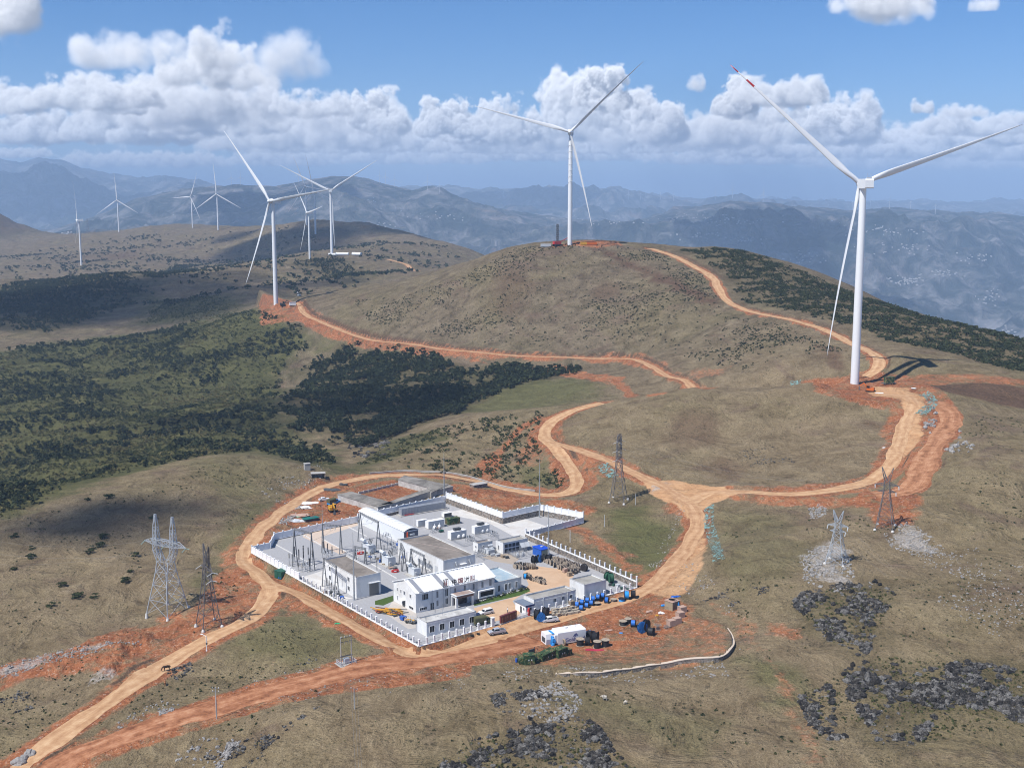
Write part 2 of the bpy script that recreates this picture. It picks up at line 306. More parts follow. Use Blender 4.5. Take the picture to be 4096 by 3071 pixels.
area('tan', [(1010,1360),(1130,1325),(1160,1345),(1120,1375),(1040,1395)], 1.5, 2, .9)
# greener turf
for L, v in (([(1290,1110),(1400,1090),(1470,1140),(1470,1210),(1400,1260),(1330,1200)], .8), ([(390,1290),(470,1180),(560,1090),(600,1085),(520,1190),(450,1290)], .6),
             ([(600,1240),(700,1330),(790,1400),(640,1440),(480,1400),(560,1340)], .45), ([(1100,1480),(1300,1500),(1560,1560),(1500,1620),(1250,1540)], .35),
             ([(1560,1110),(1700,1110),(1760,1200),(1600,1290),(1540,1240)], .35), ([(1600,1420),(1700,1440),(1760,1520),(1690,1520)], .6), ([(1060,1410),(1200,1390),(1280,1410),(1150,1440)], .6),
             ([(380,1000),(620,985),(640,1020),(480,1080)], .35), ([(1090,1010),(1180,1000),(1230,1040),(1200,1060),(1090,1050)], .7), ([(850,755),(1030,800),(1000,880),(1300,860),(1150,830)], .6),
             ([(640,700),(720,740),(710,760),(640,760)], .6), ([(200,870),(600,780),(640,900),(660,1000),(400,990)], .5), ([(1000,860),(1180,815),(1300,830),(1240,870),(1050,890)], .7)):
    area('green', L, 8, 10, v)
# scrub floors
WOODS = {
 'dark': [(608,905),(600,865),(640,800),(720,755),(760,736),(840,744),(960,758),(1020,790),(1100,785),(1170,792),(1262,796),(1215,815),(1120,832),(1050,862),(1000,890),(900,922),(830,952),(770,968),(700,942),(622,925)],
 'left': [(-150,640),(0,622),(130,602),(290,597),(322,622),(300,655),(200,695),(100,722),(0,712),(-150,730)],
 'valley': [(-150,780),(0,758),(200,728),(430,690),(560,672),(650,705),(665,750),(605,800),(600,900),(700,972),(745,1012),(660,1003),(560,973),(430,988),(280,1020),(120,1072),(0,1118),(-150,1140)],
 'ridge': [(1460,540),(1560,536),(1700,571),(1800,613),(2000,683),(2240,740),(2240,815),(2050,762),(1900,737),(1840,712),(1750,682),(1620,657),(1575,632),(1545,582)],
 'back': [(620,572),(700,556),(762,562),(832,592),(790,612),(740,606),(690,588)],
 'heath': [(290,596),(360,574),(440,570),(400,592),(330,606)],
 'gully': [(660,1000),(745,1010),(790,985),(830,950),(950,925),(960,945),(860,985),(780,1020),(720,1022)],
 'mid': [(330,640),(500,640),(560,668),(430,690),(300,700)],
}
WP = {k: hits(v) for k, v in WOODS.items()}
for k, v in (('dark', .8), ('left', .95), ('valley', .6), ('ridge', .55), ('back', .8), ('heath', .7), ('gully', .55), ('mid', .55)):
    area('dark', None, 6, 7, v, world=WP[k])
for L in ([(925,1665),(960,1630),(1010,1600),(1110,1575),(1200,1560),(1235,1545),(1280,1560),(1310,1590),(1330,1625),(1385,1668)], [(1712,1305),(1738,1275),(1800,1262),(1890,1255),(1935,1280),(1920,1312),(1890,1332),(1885,1390),(1862,1425),(1800,1395),(1758,1350)], [(1820,1440),(1900,1418),(2000,1440),(2100,1428),(2240,1450),(2240,1565),(2100,1530),(2015,1555),(1990,1605),(1950,1628),(1890,1600),(1870,1560),(1830,1500)]): area('dark', L, 7, 9, .55)
area('brown', [(120,1130),(320,1080),(420,1100),(300,1140),(150,1150)], 8, 10, .35)  # cloud shade on the grass hill, painted in as a brown tone
for X0, Y0, r in ((1310,630,30),(1100,620,60),(700,520,60),(1500,930,60),(1560,1010,50),(240,560,70)):  # brown patches, among them cloud shade painted onto the round hill
    h = hit(X0, Y0)
    if h is not None:
        k = h[1]/2620.; d = np.hypot(GX-h[0], (GY-h[1])*.5)
        M['brown'] = np.maximum(M['brown'], (1-sstep(.3, 1.4, d/(r*k)+NZ2*.5))*.5)
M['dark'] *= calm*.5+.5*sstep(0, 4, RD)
for nm, (w, P) in ROADS.items():                   # dark cut bank on the uphill side, ragged
    if nm == 'far': continue
    sl = box_idx(P, 14); X, Y = GX[sl], GY[sl]; D, _ = seg_dist(P, X, Y); _, zr = seg_dist(P, X, Y, P[:, 2]); k = np.maximum(Y/520., 1); e = D-w/2-1.6*k+NZ1[sl]*1.2
    M['brown'][sl] = np.maximum(M['brown'][sl], (1-sstep(.5*k, 1.3*k, np.abs(e)))*sstep(.1, .8, GZ[sl]-zr)*.95); M['soil'][sl] *= 1-.8*(1-sstep(.5*k, 1.3*k, np.abs(e)))*sstep(.1, .8, GZ[sl]-zr)
pk = np.exp(-(((LNT+.462)*4200/330)**2+((GY-4200)/600)**2)); M['dark'] = np.maximum(M['dark'], sstep(.25, .5, pk)*.8); M['brown'] = np.maximum(M['brown'], sstep(.3, .6, pk)*.6)
for ch in ('green', 'dark'): M[ch] *= 1-M['soil']*.8
for pl_, v_ in ((WP['valley'], .95), (WP['mid'], .6), (WP['gully'], .7)):
    area('green', None, 6, 8, v_, world=pl_)
spoil = M['soil']*sstep(.6, 3.0, RD)*calm_out; GZ += spoil*(fbm(GX/3.4, GY/3.4, 4, 87)*.55+ridged(GX/6, GY/6, 3, 88)*.25)
# ------------------------------------------------------------------ helpers that make mesh objects
def new_mesh(name, V, F, mat=None, parent=None, smooth=False):
    me = bpy.data.meshes.new(name); me.from_pydata([tuple(v) for v in V], [], F); me.update()
    if smooth: me.polygons.foreach_set('use_smooth', [True]*len(me.polygons))
    o = bpy.data.objects.new(name, me); COL.objects.link(o)
    if mat: me.materials.append(mat)
    if parent: o.parent = parent
    return o
def grid_mesh(name, X, Y, Zv, mat, smooth=True):
    nr, nc = X.shape; me = bpy.data.meshes.new(name); me.vertices.add(nr*nc)
    me.vertices.foreach_set('co', np.stack([X, Y, Zv], -1).astype(np.float32).ravel())
    a = (np.arange(nr-1)[:, None]*nc+np.arange(nc-1)[None]).ravel()
    q = np.stack([a, a+1, a+nc+1, a+nc], -1).astype(np.int32); me.loops.add(q.size); me.polygons.add(len(q))
    me.loops.foreach_set('vertex_index', q.ravel()); me.polygons.foreach_set('loop_start', np.arange(0, q.size, 4, dtype=np.int32))
    me.polygons.foreach_set('use_smooth', np.full(len(q), smooth)); me.update(calc_edges=True)
    o = bpy.data.objects.new(name, me); COL.objects.link(o); me.materials.append(mat); return o
def tri_mesh(name, V, T, mat, smooth=False, parent=None):          # big triangle soups from numpy
    me = bpy.data.meshes.new(name); me.vertices.add(len(V)); me.vertices.foreach_set('co', np.asarray(V, np.float32).ravel())
    T = np.asarray(T, np.int32); me.loops.add(T.size); me.polygons.add(len(T)); me.loops.foreach_set('vertex_index', T.ravel())
    me.polygons.foreach_set('loop_start', np.arange(0, T.size, 3, dtype=np.int32)); me.polygons.foreach_set('use_smooth', np.full(len(T), smooth))
    me.update(calc_edges=True); o = bpy.data.objects.new(name, me); COL.objects.link(o)
    if mat: me.materials.append(mat)
    if parent: o.parent = parent
    return o
def tag(o, label=None, cat=None, group=None, kind=None):
    if label: o['label'] = label
    if cat: o['category'] = cat
    if group: o['group'] = group
    if kind: o['kind'] = kind
    return o
def empty(name, loc, rz=0.0):
    e = bpy.data.objects.new(name, None); COL.objects.link(e); e.location = loc; e.rotation_euler = (0, 0, rz); e.empty_display_size = .5; return e
def copy_tree(o, parent=None):
    c_ = o.copy(); COL.objects.link(c_)
    if parent: c_.parent = parent
    for ch in o.children: copy_tree(ch, c_)
    return c_
# ------------------------------------------------------------------ materials
class N:                                            # small node-graph writer
    def __init__(s, mat): s.t = mat.node_tree; s.n = s.t.nodes; s.l = s.t.links
    def new(s, typ, **kw):
        nd = s.n.new(typ)
        for k, v in kw.items():
            if k == 'i':
                for kk, vv in v.items():
                    if isinstance(vv, bpy.types.NodeSocket): s.l.new(vv, nd.inputs[kk])
                    else: nd.inputs[kk].default_value = vv
            else: setattr(nd, k, v)
        return nd
    def math(s, op, a, b=0.0, c=None, clamp=False):
        nd = s.new('ShaderNodeMath', operation=op, use_clamp=clamp)
        for i, v in enumerate((a, b) if c is None else (a, b, c)):
            if isinstance(v, bpy.types.NodeSocket): s.l.new(v, nd.inputs[i])
            else: nd.inputs[i].default_value = v
        return nd.outputs[0]
    def mix(s, f, a, b, mode='MIX'):
        nd = s.new('ShaderNodeMix', data_type='RGBA', blend_type=mode)
        for i, v in ((0, f), (6, a), (7, b)):
            if isinstance(v, bpy.types.NodeSocket): s.l.new(v, nd.inputs[i])
            else: nd.inputs[i].default_value = v if i == 0 else (*v, 1) if len(v) == 3 else v
        return nd.outputs[2]
    def noise(s, vec, scale, detail=4, rough=.55, dist=0.0, out='Fac'):
        nd = s.new('ShaderNodeTexNoise', i={'Scale': scale, 'Detail': detail, 'Roughness': rough, 'Distortion': dist}); s.l.new(vec, nd.inputs['Vector']); return nd.outputs[out]
    def ramp(s, f, stops, interp='LINEAR'):
        nd = s.new('ShaderNodeValToRGB'); r = nd.color_ramp; r.interpolation = interp
        while len(r.elements) < len(stops): r.elements.new(.5)
        for e, (p, c) in zip(r.elements, stops): e.position = p; e.color = (*c, 1) if not isinstance(c, (int, float)) else (c, c, c, 1)
        s.l.new(f, nd.inputs[0]); return nd.outputs[0]
def mat_base(name, rough=.9, spec=.2):
    m = bpy.data.materials.new(name); m.use_nodes = True; g = N(m); b = g.n['Principled BSDF']
    b.inputs['Roughness'].default_value = rough; b.inputs['Specular IOR Level'].default_value = spec
    return m, g, b
_cache = {}
def mat(name, col, rough=.7, spec=.3, metal=0.0, var=.12, scale=1.5, dirt=None, dirt_amt=.3, bump=0.0):
    """plain surface with a little uneven wear: col varied by noise, optional dirt colour in patches"""
    if name in _cache: return _cache[name]
    m, g, b = mat_base(name, rough, spec); b.inputs['Metallic'].default_value = metal
    tc = g.new('ShaderNodeTexCoord').outputs['Object']
    n1 = g.noise(tc, scale, 5, .6); f = g.math('MULTIPLY_ADD', n1, 2*var, 1-var)
    c = g.mix(1.0, col, g.new('ShaderNodeCombineXYZ', i={0: f, 1: f, 2: f}).outputs[0], 'MULTIPLY')
    if dirt:
        n2 = g.noise(tc, scale*.45, 6, .7, .6); c = g.mix(g.math('MULTIPLY', g.ramp(n2, [(.45, 0), (.7, 1)]), dirt_amt), c, dirt)
    g.l.new(c, b.inputs['Base Color'])
    if bump:
        bp = g.new('ShaderNodeBump', i={'Strength': .6, 'Distance': bump}); g.l.new(g.noise(tc, scale*4, 4), bp.inputs['Height']); g.l.new(bp.outputs[0], b.inputs['Normal'])
    _cache[name] = m; return m
# ground
def ground_material():
    m, g, b = mat_base('hillside_ground', .95, .08)
    pos = g.new('ShaderNodeNewGeometry').outputs['Position']
    a1 = g.new('ShaderNodeSeparateColor'); g.l.new(g.new('ShaderNodeAttribute', attribute_name='cover_a').outputs['Color'], a1.inputs[0])
    a2 = g.new('ShaderNodeSeparateColor'); g.l.new(g.new('ShaderNodeAttribute', attribute_name='cover_b').outputs['Color'], a2.inputs[0])
    soil, pale, green = a1.outputs; dark, tan, brown = a2.outputs
    big = g.noise(pos, .012, 5, .55, .5); mid = g.noise(pos, .07, 6, .62, .8); fine = g.noise(pos, .6, 6, .68); tiny = g.noise(pos, 3.0, 4, .7)
    # dry turf: straw, grey-brown and olive in patches, streaked across the slope
    mp = g.new('ShaderNodeMapping', i={'Scale': (1, .35, 1), 'Rotation': (0, 0, .5)}); g.l.new(pos, mp.inputs[0])
    streak = g.noise(mp.outputs[0], .35, 7, .74, 1.0); fleck = g.noise(pos, 1.1, 6, .78)
    tf = g.math('ADD', g.math('MULTIPLY', mid, .4), g.math('ADD', g.math('MULTIPLY', streak, .35), g.math('MULTIPLY', fleck, .25)))
    turf = g.ramp(tf, [(.30, (.058, .044, .027)), (.41, (.135, .106, .066)), (.50, (.205, .167, .108)), (.58, (.255, .212, .140)), (.70, (.33, .285, .195))])
    sy = g.new('ShaderNodeSeparateXYZ'); g.l.new(pos, sy.inputs[0]); upl = g.ramp(g.math('ADD', g.math('MULTIPLY', sy.outputs[1], .001), g.math('MULTIPLY', g.math('SUBTRACT', big, .5), .3)), [(.62, 0), (.85, 1)])
    turf = g.mix(upl, turf, g.ramp(tf, [(.33, (.042, .033, .023)), (.43, (.098, .080, .056)), (.50, (.150, .126, .088)), (.57, (.200, .170, .121)), (.66, (.28, .243, .178))]))
    turf = g.mix(g.ramp(big, [(.46, 0), (.68, .4)]), turf, g.ramp(tf, [(.3, (.06, .055, .025)), (.5, (.160, .146, .072)), (.7, (.245, .222, .115))]))
    turf = g.mix(g.ramp(g.noise(pos, .03, 4, .6, 1.5), [(.54, 0), (.68, .6)]), turf, g.ramp(tf, [(.3, (.07, .048, .038)), (.5, (.142, .104, .082)), (.7, (.23, .18, .145))]))
    turf = g.mix(g.math('MULTIPLY', green, g.ramp(tf, [(.3, .4), (.55, 1)])), turf, g.ramp(tf, [(.3, (.045, .058, .017)), (.5, (.088, .108, .036)), (.7, (.14, .15, .06))]))
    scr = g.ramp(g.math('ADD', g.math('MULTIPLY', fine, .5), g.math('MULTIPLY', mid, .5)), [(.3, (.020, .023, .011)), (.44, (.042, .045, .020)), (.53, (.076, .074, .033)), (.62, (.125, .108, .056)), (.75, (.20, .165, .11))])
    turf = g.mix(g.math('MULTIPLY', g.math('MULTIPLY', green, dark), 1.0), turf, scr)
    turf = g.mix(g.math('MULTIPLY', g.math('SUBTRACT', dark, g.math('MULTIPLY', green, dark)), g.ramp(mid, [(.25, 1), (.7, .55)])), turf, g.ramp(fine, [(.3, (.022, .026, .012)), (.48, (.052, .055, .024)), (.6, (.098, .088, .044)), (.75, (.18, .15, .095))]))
    turf = g.mix(brown, turf, g.ramp(fine, [(.3, (.065, .040, .030)), (.7, (.15, .095, .066))]))
    # tussocks and low bushes: small dark clumps, thick in some places
    wv = g.new('ShaderNodeVectorMath', operation='MULTIPLY_ADD', i={1: (2.6, 2.6, 2.6), 2: pos}); g.l.new(g.noise(pos, .8, 4, .7, out='Color'), wv.inputs[0])
    for sc_, lo_, hi_, th in ((.55, .10, .34, .47), (.2, .06, .2, .52), (1.3, .12, .4, .42)):
        vo = g.new('ShaderNodeTexVoronoi', i={'Scale': sc_, 'Randomness': 1.0}); g.l.new(wv.outputs[0], vo.inputs['Vector'])
        sp_ = g.math('MULTIPLY', g.ramp(vo.outputs['Distance'], [(lo_, 1), (hi_, 0)]), g.ramp(g.noise(pos, .045+sc_*.02, 5, .65), [(th, 0), (th+.12, .85)]))
        turf = g.mix(sp_, turf, (.038, .036, .022))
    turf = g.mix(1.0, turf, g.ramp(tiny, [(.28, (.48, .446, .405)), (.72, (1.48, 1.375, 1.265))]), 'MULTIPLY')
    # earth
    sc = g.ramp(g.math('ADD', g.math('MULTIPLY', fine, .6), g.math('MULTIPLY', mid, .4)), [(.32, (.11, .038, .019)), (.45, (.25, .090, .040)), (.55, (.345, .140, .064)), (.66, (.40, .19, .098)), (.8, (.46, .28, .17))])
    sc = g.mix(g.ramp(g.noise(pos, 1.2, 5, .75), [(.57, 0), (.66, .8)]), sc, (.46, .38, .32))
    sc = g.mix(g.ramp(g.noise(pos, .12, 5, .7, 1.2), [(.5, 0), (.62, .75)]), sc, turf)
    sc = g.mix(1.0, sc, g.ramp(tiny, [(.28, .62), (.72, 1.35)]), 'MULTIPLY')
    sm = g.ramp(g.math('ADD', soil, g.math('MULTIPLY', g.math('SUBTRACT', g.math('ADD', g.math('MULTIPLY', fine, .6), g.math('MULTIPLY', mid, .4)), .5), 2.6)), [(.3, 0), (.75, 1)])
    c = g.mix(sm, turf, sc)
    tn = g.ramp(g.math('ADD', g.math('MULTIPLY', fine, .5), g.math('MULTIPLY', mid, .5)), [(.3, (.34, .17, .08)), (.5, (.5, .29, .15)), (.75, (.6, .4, .24))])
    c = g.mix(g.ramp(g.math('ADD', tan, g.math('MULTIPLY', g.math('SUBTRACT', fine, .5), .7)), [(.25, 0), (.6, 1)]), c, tn)
    pc = g.ramp(g.noise(pos, 1.4, 5, .8), [(.32, (.12, .11, .1)), (.5, (.38, .35, .32)), (.7, (.62, .58, .54))])
    c = g.mix(g.ramp(g.math('ADD', pale, g.math('MULTIPLY', g.math('SUBTRACT', g.math('ADD', g.math('MULTIPLY', g.noise(pos, .9, 6, .78), .6), g.math('MULTIPLY', g.noise(pos, .16, 3), .4)), .5), 2.6)), [(.55, 0), (.95, .85)]), c, pc)
    g.l.new(c, b.inputs['Base Color'])
    h = g.math('ADD', g.math('ADD', g.math('MULTIPLY', fine, .6), g.math('MULTIPLY', mid, 5.0)), g.math('MULTIPLY', g.noise(pos, 1.6, 5, .7), .4))
    bp = g.new('ShaderNodeBump', i={'Strength': .9, 'Distance': 1.0}); g.l.new(h, bp.inputs['Height']); g.l.new(bp.outputs[0], b.inputs['Normal'])
    return m
def road_material():
    m, g, b = mat_base('packed_earth_road', .95, .08)
    pos = g.new('ShaderNodeNewGeometry').outputs['Position']; uv = g.new('ShaderNodeUVMap').outputs[0]
    su = g.new('ShaderNodeSeparateXYZ'); g.l.new(uv, su.inputs[0]); u = su.outputs[0]
    wob = g.math('MULTIPLY', g.math('SUBTRACT', g.noise(pos, .06, 4, .6), .5), 1.1)
    uu = g.math('ADD', u, wob)
    tr = g.math('SINE', g.math('MULTIPLY', uu, 12.6)); tr = g.math('MULTIPLY_ADD', tr, .5, .5)
    mp = g.new('ShaderNodeMapping', i={'Scale': (14, .10, 1)}); g.l.new(uv, mp.inputs[0]); lines = g.noise(mp.outputs[0], 1.0, 4, .7)
    f = g.math('ADD', g.math('MULTIPLY', g.noise(pos, .35, 7, .75), .62), g.math('ADD', g.math('MULTIPLY', tr, .09), g.math('MULTIPLY', lines, .29)))
    c = g.ramp(f, [(.3, (.27, .14, .070)), (.46, (.42, .245, .130)), (.58, (.52, .335, .19)), (.75, (.62, .46, .31))])
    red = g.new('ShaderNodeAttribute', attribute_name='red').outputs['Fac']
    c2 = g.ramp(f, [(.36, (.14, .052, .026)), (.47, (.28, .115, .056)), (.56, (.39, .18, .095)), (.68, (.48, .28, .17))]); c = g.mix(red, c, c2)
    g.l.new(c, b.inputs['Base Color'])
    bp = g.new('ShaderNodeBump', i={'Strength': .5, 'Distance': .25}); g.l.new(f, bp.inputs['Height']); g.l.new(bp.outputs[0], b.inputs['Normal'])
    return m
def mountain_material():
    m, g, b = mat_base('mountain_slopes', 1.0, .05)
    pos = g.new('ShaderNodeNewGeometry').outputs['Position']
    k = g.new('ShaderNodeMapping', i={'Scale': (.001, .001, .001)}); g.l.new(pos, k.inputs[0]); p = k.outputs[0]
    a = g.noise(p, 1.3, 6, .62, .8); f = g.noise(p, 6.0, 8, .68, .6); fi = g.noise(p, 28, 4, .7)
    c = g.ramp(f, [(.40, (.03, .036, .034)), (.48, (.085, .076, .062)), (.54, (.19, .148, .12)), (.61, (.32, .245, .2)), (.72, (.46, .36, .3))])
    c = g.mix(g.ramp(a, [(.38, .8), (.52, 0)]), c, (.02, .03, .02))
    c = g.mix(g.ramp(g.noise(p, 2.6, 4, .6, 1.5), [(.6, 0), (.7, .6)]), c, (.33, .19, .13))
    vo = g.new('ShaderNodeTexVoronoi', i={'Scale': 9.0}); g.l.new(p, vo.inputs['Vector'])
    c = g.mix(g.math('MULTIPLY', g.ramp(a, [(.5, 0), (.62, .5)]), g.ramp(fi, [(.4, 0), (.6, 1)])), c, g.ramp(g.math('FRACT', g.math('MULTIPLY', vo.outputs['Distance'], 3.3)), [(0, (.2, .16, .11)), (.5, (.3, .22, .15)), (1, (.12, .12, .06))]))
    vs = g.new('ShaderNodeTexVoronoi', i={'Scale': 26.0}); g.l.new(p, vs.inputs['Vector'])
    spk = g.math('MULTIPLY', g.math('MULTIPLY', g.ramp(vs.outputs['Distance'], [(.08, 1), (.14, 0)]), .7), g.ramp(g.noise(p, 1.7, 3, .6), [(.58, 0), (.64, 1)]))
    c = g.mix(spk, c, (.65, .63, .6))
    c = g.mix(1.0, c, (.74, .93, 1.16), 'MULTIPLY'); g.l.new(c, b.inputs['Base Color'])  # cool tint puts the blue of distant haze into the slope colour
    bp = g.new('ShaderNodeBump', i={'Strength': 1.0, 'Distance': 90.0}); g.l.new(f, bp.inputs['Height']); g.l.new(bp.outputs[0], b.inputs['Normal'])
    return m
# ------------------------------------------------------------------ ground sheet, roads, mountains
ground = grid_mesh('ground', GX, GY, GZ, ground_material()); tag(ground, 'brown and green hill country with red earth around the roads', None, None, 'structure')
me = ground.data
for nm, chs in (('cover_a', ('soil', 'pale', 'green')), ('cover_b', ('dark', 'tan', 'brown'))):
    at = me.attributes.new(nm, 'FLOAT_COLOR', 'POINT'); arr = np.ones((GX.size, 4), np.float32)
    for i, ch in enumerate(chs): arr[:, i] = M[ch].ravel()
    at.data.foreach_set('color', arr.ravel())
RM = road_material()
RLAB = {'main': 'tan dirt road climbing from the lower left round the walled yard', 'yard': 'pale earth road along the front of the yard up to the junction', 'knoll': 'dirt road from the junction up to the tall turbine',
        'ridge': 'tan dirt road winding along the scrub ridge', 'valley': 'dirt road cut across the foot of the round hill', 'bypass': 'orange earth track beside the knoll road', 'lower': 'orange earth track below the yard road', 'far': 'small pale track on the far hillside'}
for q, (nm, (w, P)) in enumerate(ROADS.items()):
    d = np.gradient(P[:, :2], axis=0); d /= np.linalg.norm(d, axis=1)[:, None]+1e-9; nrm = np.c_[-d[:, 1], d[:, 0]]
    s = np.r_[0, np.cumsum(np.hypot(*np.diff(P[:, :2], axis=0).T))]; nc = 7; V = []; UV = []
    eL = w/2*(1+.36*fbm(s/9, s*0+q, 3, 5)); eR = w/2*(1+.36*fbm(s/9, s*0+q+40, 3, 6))
    for i in range(len(P)):
        for j in range(nc):
            f = j/(nc-1)*2-1; e = eL[i] if f > 0 else eR[i]; x, y = P[i, :2]+nrm[i]*f*e
            V.append((x, y, float(zat(x, y))+.10+.004*q-(.09 if abs(f) > .99 else 0))); UV.append((f*.5+.5, s[i]))
    F = [(i*nc+j, i*nc+j+1, (i+1)*nc+j+1, (i+1)*nc+j) for i in range(len(P)-1) for j in range(nc-1)]
    o = new_mesh('dirt_road', V, F, RM, smooth=True); tag(o, RLAB[nm], None, None, 'structure')
    uvl = o.data.uv_layers.new(name='UVMap'); li = np.empty(len(o.data.loops), np.int32); o.data.loops.foreach_get('vertex_index', li)
    uvl.data.foreach_set('uv', np.array(UV, np.float32)[li].ravel())
    r = o.data.attributes.new('red', 'FLOAT', 'POINT'); rv = {'lower': .95, 'bypass': .8, 'yard': .1, 'valley': .15}.get(nm, .0)
    r.data.foreach_set('value', np.full(len(V), rv, np.float32))
# mountains beyond the deep valley: crest lines measured in the photograph, each at its own distance
def crest(L):
    L = sorted(L); return np.array([(x-CXP)/FPX for x, _ in L]), np.array([y for _, y in L], float)
MT, MS = 1100, 520
mt = np.linspace(-.72, .72, MT); my = np.exp(np.linspace(math.log(4300.), math.log(60000.), MS))
def elev(L, Y):
    tx, yy = crest(L); y = np.interp(mt, tx, yy); v = (CYP-y)/FPX
    return CAMZ+Y*(-sp+v*cp)/(cp+v*sp)
KN_ = []
C_mid = elev([(-700,470),(0,500),(120,490),(200,466),(300,428),(400,404),(470,393),(520,388),(600,393),(660,381),(720,376),(790,380),(830,392),(900,408),(960,420),(1030,436),(1120,452),(1250,470),(1350,474),(1440,455),(1520,436),(1570,430),(1640,437),(1720,447),(1800,452),(1900,455),(2000,459),(2100,466),(2300,472),(2900,470)], 9000.)
C_far = elev([(-700,350),(-200,335),(0,342),(35,350),(62,352),(100,343),(150,350),(190,368),(250,379),(330,385),(370,380),(430,388),(480,402),(560,415),(700,425),(820,418),(900,411),(1000,413),(1100,411),(1200,409),(1300,413),(1400,426),(1500,433),(1700,434),(1900,437),(2000,441),(2100,438),(2300,441),(2900,440)], 19000.)
lo = np.interp(mt, [-.72, -.1, .1, .72], [-330, -380, -620, -900])
prof = [(4300., lo*.9-150), (5200., lo), (6500., lo*.62+C_mid*.25), (7800., lo*.25+C_mid*.7), (9000., C_mid), (10300., C_mid-170), (12500., C_mid*.5+C_far*.3-240), (15500., C_far*.75-150), (19000., C_far), (23000., C_far-200), (60000., C_far*0-420)]
ly = np.log(my); kl = np.array([math.log(p[0]) for p in prof]); kz = np.array([p[1] for p in prof])
MZ = np.empty((MS, MT))
for i in range(MS):
    j = min(max(int(np.searchsorted(kl, ly[i]))-1, 0), len(kl)-2); f = (ly[i]-kl[j])/(kl[j+1]-kl[j]); f = f*f*(3-2*f) if j not in (0,) else f
    MZ[i] = kz[j]*(1-f)+kz[j+1]*f
MYg = np.repeat(my[:, None], MT, 1); MXg = MYg*mt[None]
wx = fbm(MXg/2500, MYg/2500, 3, 77)*.5
big = ridged(MXg/2300+wx, MYg/2300-wx, 6, 61)-.25; sm = ridged(MXg/620, MYg/620, 5, 71)-.25
near_crest = np.minimum(1, np.minimum(np.abs(MYg/9000-1)/.2, np.abs(MYg/19000-1)/.18))
amp = (.14+.86*near_crest)*np.interp(my, [4300, 6500, 10000, 19000, 60000], [210, 270, 230, 260, 160])[:, None]
MZ = MZ+amp*big*1.5+amp*.5*sm+fbm(MXg/170, MYg/170, 4, 91)*14
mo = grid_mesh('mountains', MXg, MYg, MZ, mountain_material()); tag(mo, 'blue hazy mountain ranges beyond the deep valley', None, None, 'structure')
# ------------------------------------------------------------------ light
SUN_AZ = Vector((-.775, -.63)).normalized(); SUN_EL = math.radians(56)
sd = Vector((SUN_AZ.x*math.cos(SUN_EL), SUN_AZ.y*math.cos(SUN_EL), math.sin(SUN_EL)))
sl_ = bpy.data.lights.new('sun', 'SUN'); so = bpy.data.objects.new('sun', sl_); COL.objects.link(so)
sl_.energy = 4.6; sl_.angle = math.radians(.53); sl_.color = (1, .965, .91)
so.rotation_euler = sd.to_track_quat('Z', 'Y').to_euler()
w = bpy.data.worlds.new("World"); SC.world = w; w.use_nodes = True; g = N(w); bg = g.n['Background']
sky = g.new('ShaderNodeTexSky', sky_type='NISHITA', sun_disc=False, sun_elevation=SUN_EL, sun_rotation=math.atan2(SUN_AZ.x, SUN_AZ.y), altitude=2500.0, air_density=1.0, dust_density=.6, ozone_density=1.4)
g.l.new(sky.outputs[0], bg.inputs['Color']); bg.inputs['Strength'].default_value = .1
# air
HZ = bpy.data.materials.new('air_haze'); HZ.use_nodes = True; gh = N(HZ); gh.n.remove(gh.n['Principled BSDF'])
pv = gh.new('ShaderNodeVolumePrincipled', i={'Color': (.50, .695, .965, 1), 'Density': 8.4e-5, 'Anisotropy': 0.0}); gh.l.new(pv.outputs[0], gh.n['Material Output'].inputs['Volume'])
def box_obj(name, a, b, m):
    V = [(x, y, z) for z in (a[2], b[2]) for y in (a[1], b[1]) for x in (a[0], b[0])]
    return new_mesh(name, V, [(0, 2, 3, 1), (4, 5, 7, 6), (0, 1, 5, 4), (2, 6, 7, 3), (0, 4, 6, 2), (1, 3, 7, 5)], m)
zmax = max(float(MZ.max()), 330.)+10; print('top of air', zmax)
hz = box_obj('haze', (-46000, -500, float(min(MZ.min(), GZ.min()))-1), (46000, 60500, zmax), HZ); tag(hz, 'pale blue haze lying over the valley and far ridges', None, None, 'stuff')
cy = SC.cycles
cy.use_adaptive_sampling = True; cy.adaptive_threshold = .015; cy.max_bounces = 6; cy.diffuse_bounces = 2; cy.glossy_bounces = 2; cy.transmission_bounces = 2; cy.volume_bounces = 1; cy.transparent_max_bounces = 16
cy.use_denoising = True; cy.denoiser = 'OPENIMAGEDENOISE'; cy.sample_clamp_indirect = 6.0
cy.pixel_filter_type = 'BLACKMAN_HARRIS'; cy.filter_width = 1.05
SC.view_settings.view_transform = 'Standard'; SC.view_settings.look = 'None'; SC.view_settings.exposure = 0.40; SC.view_settings.gamma = 1.0
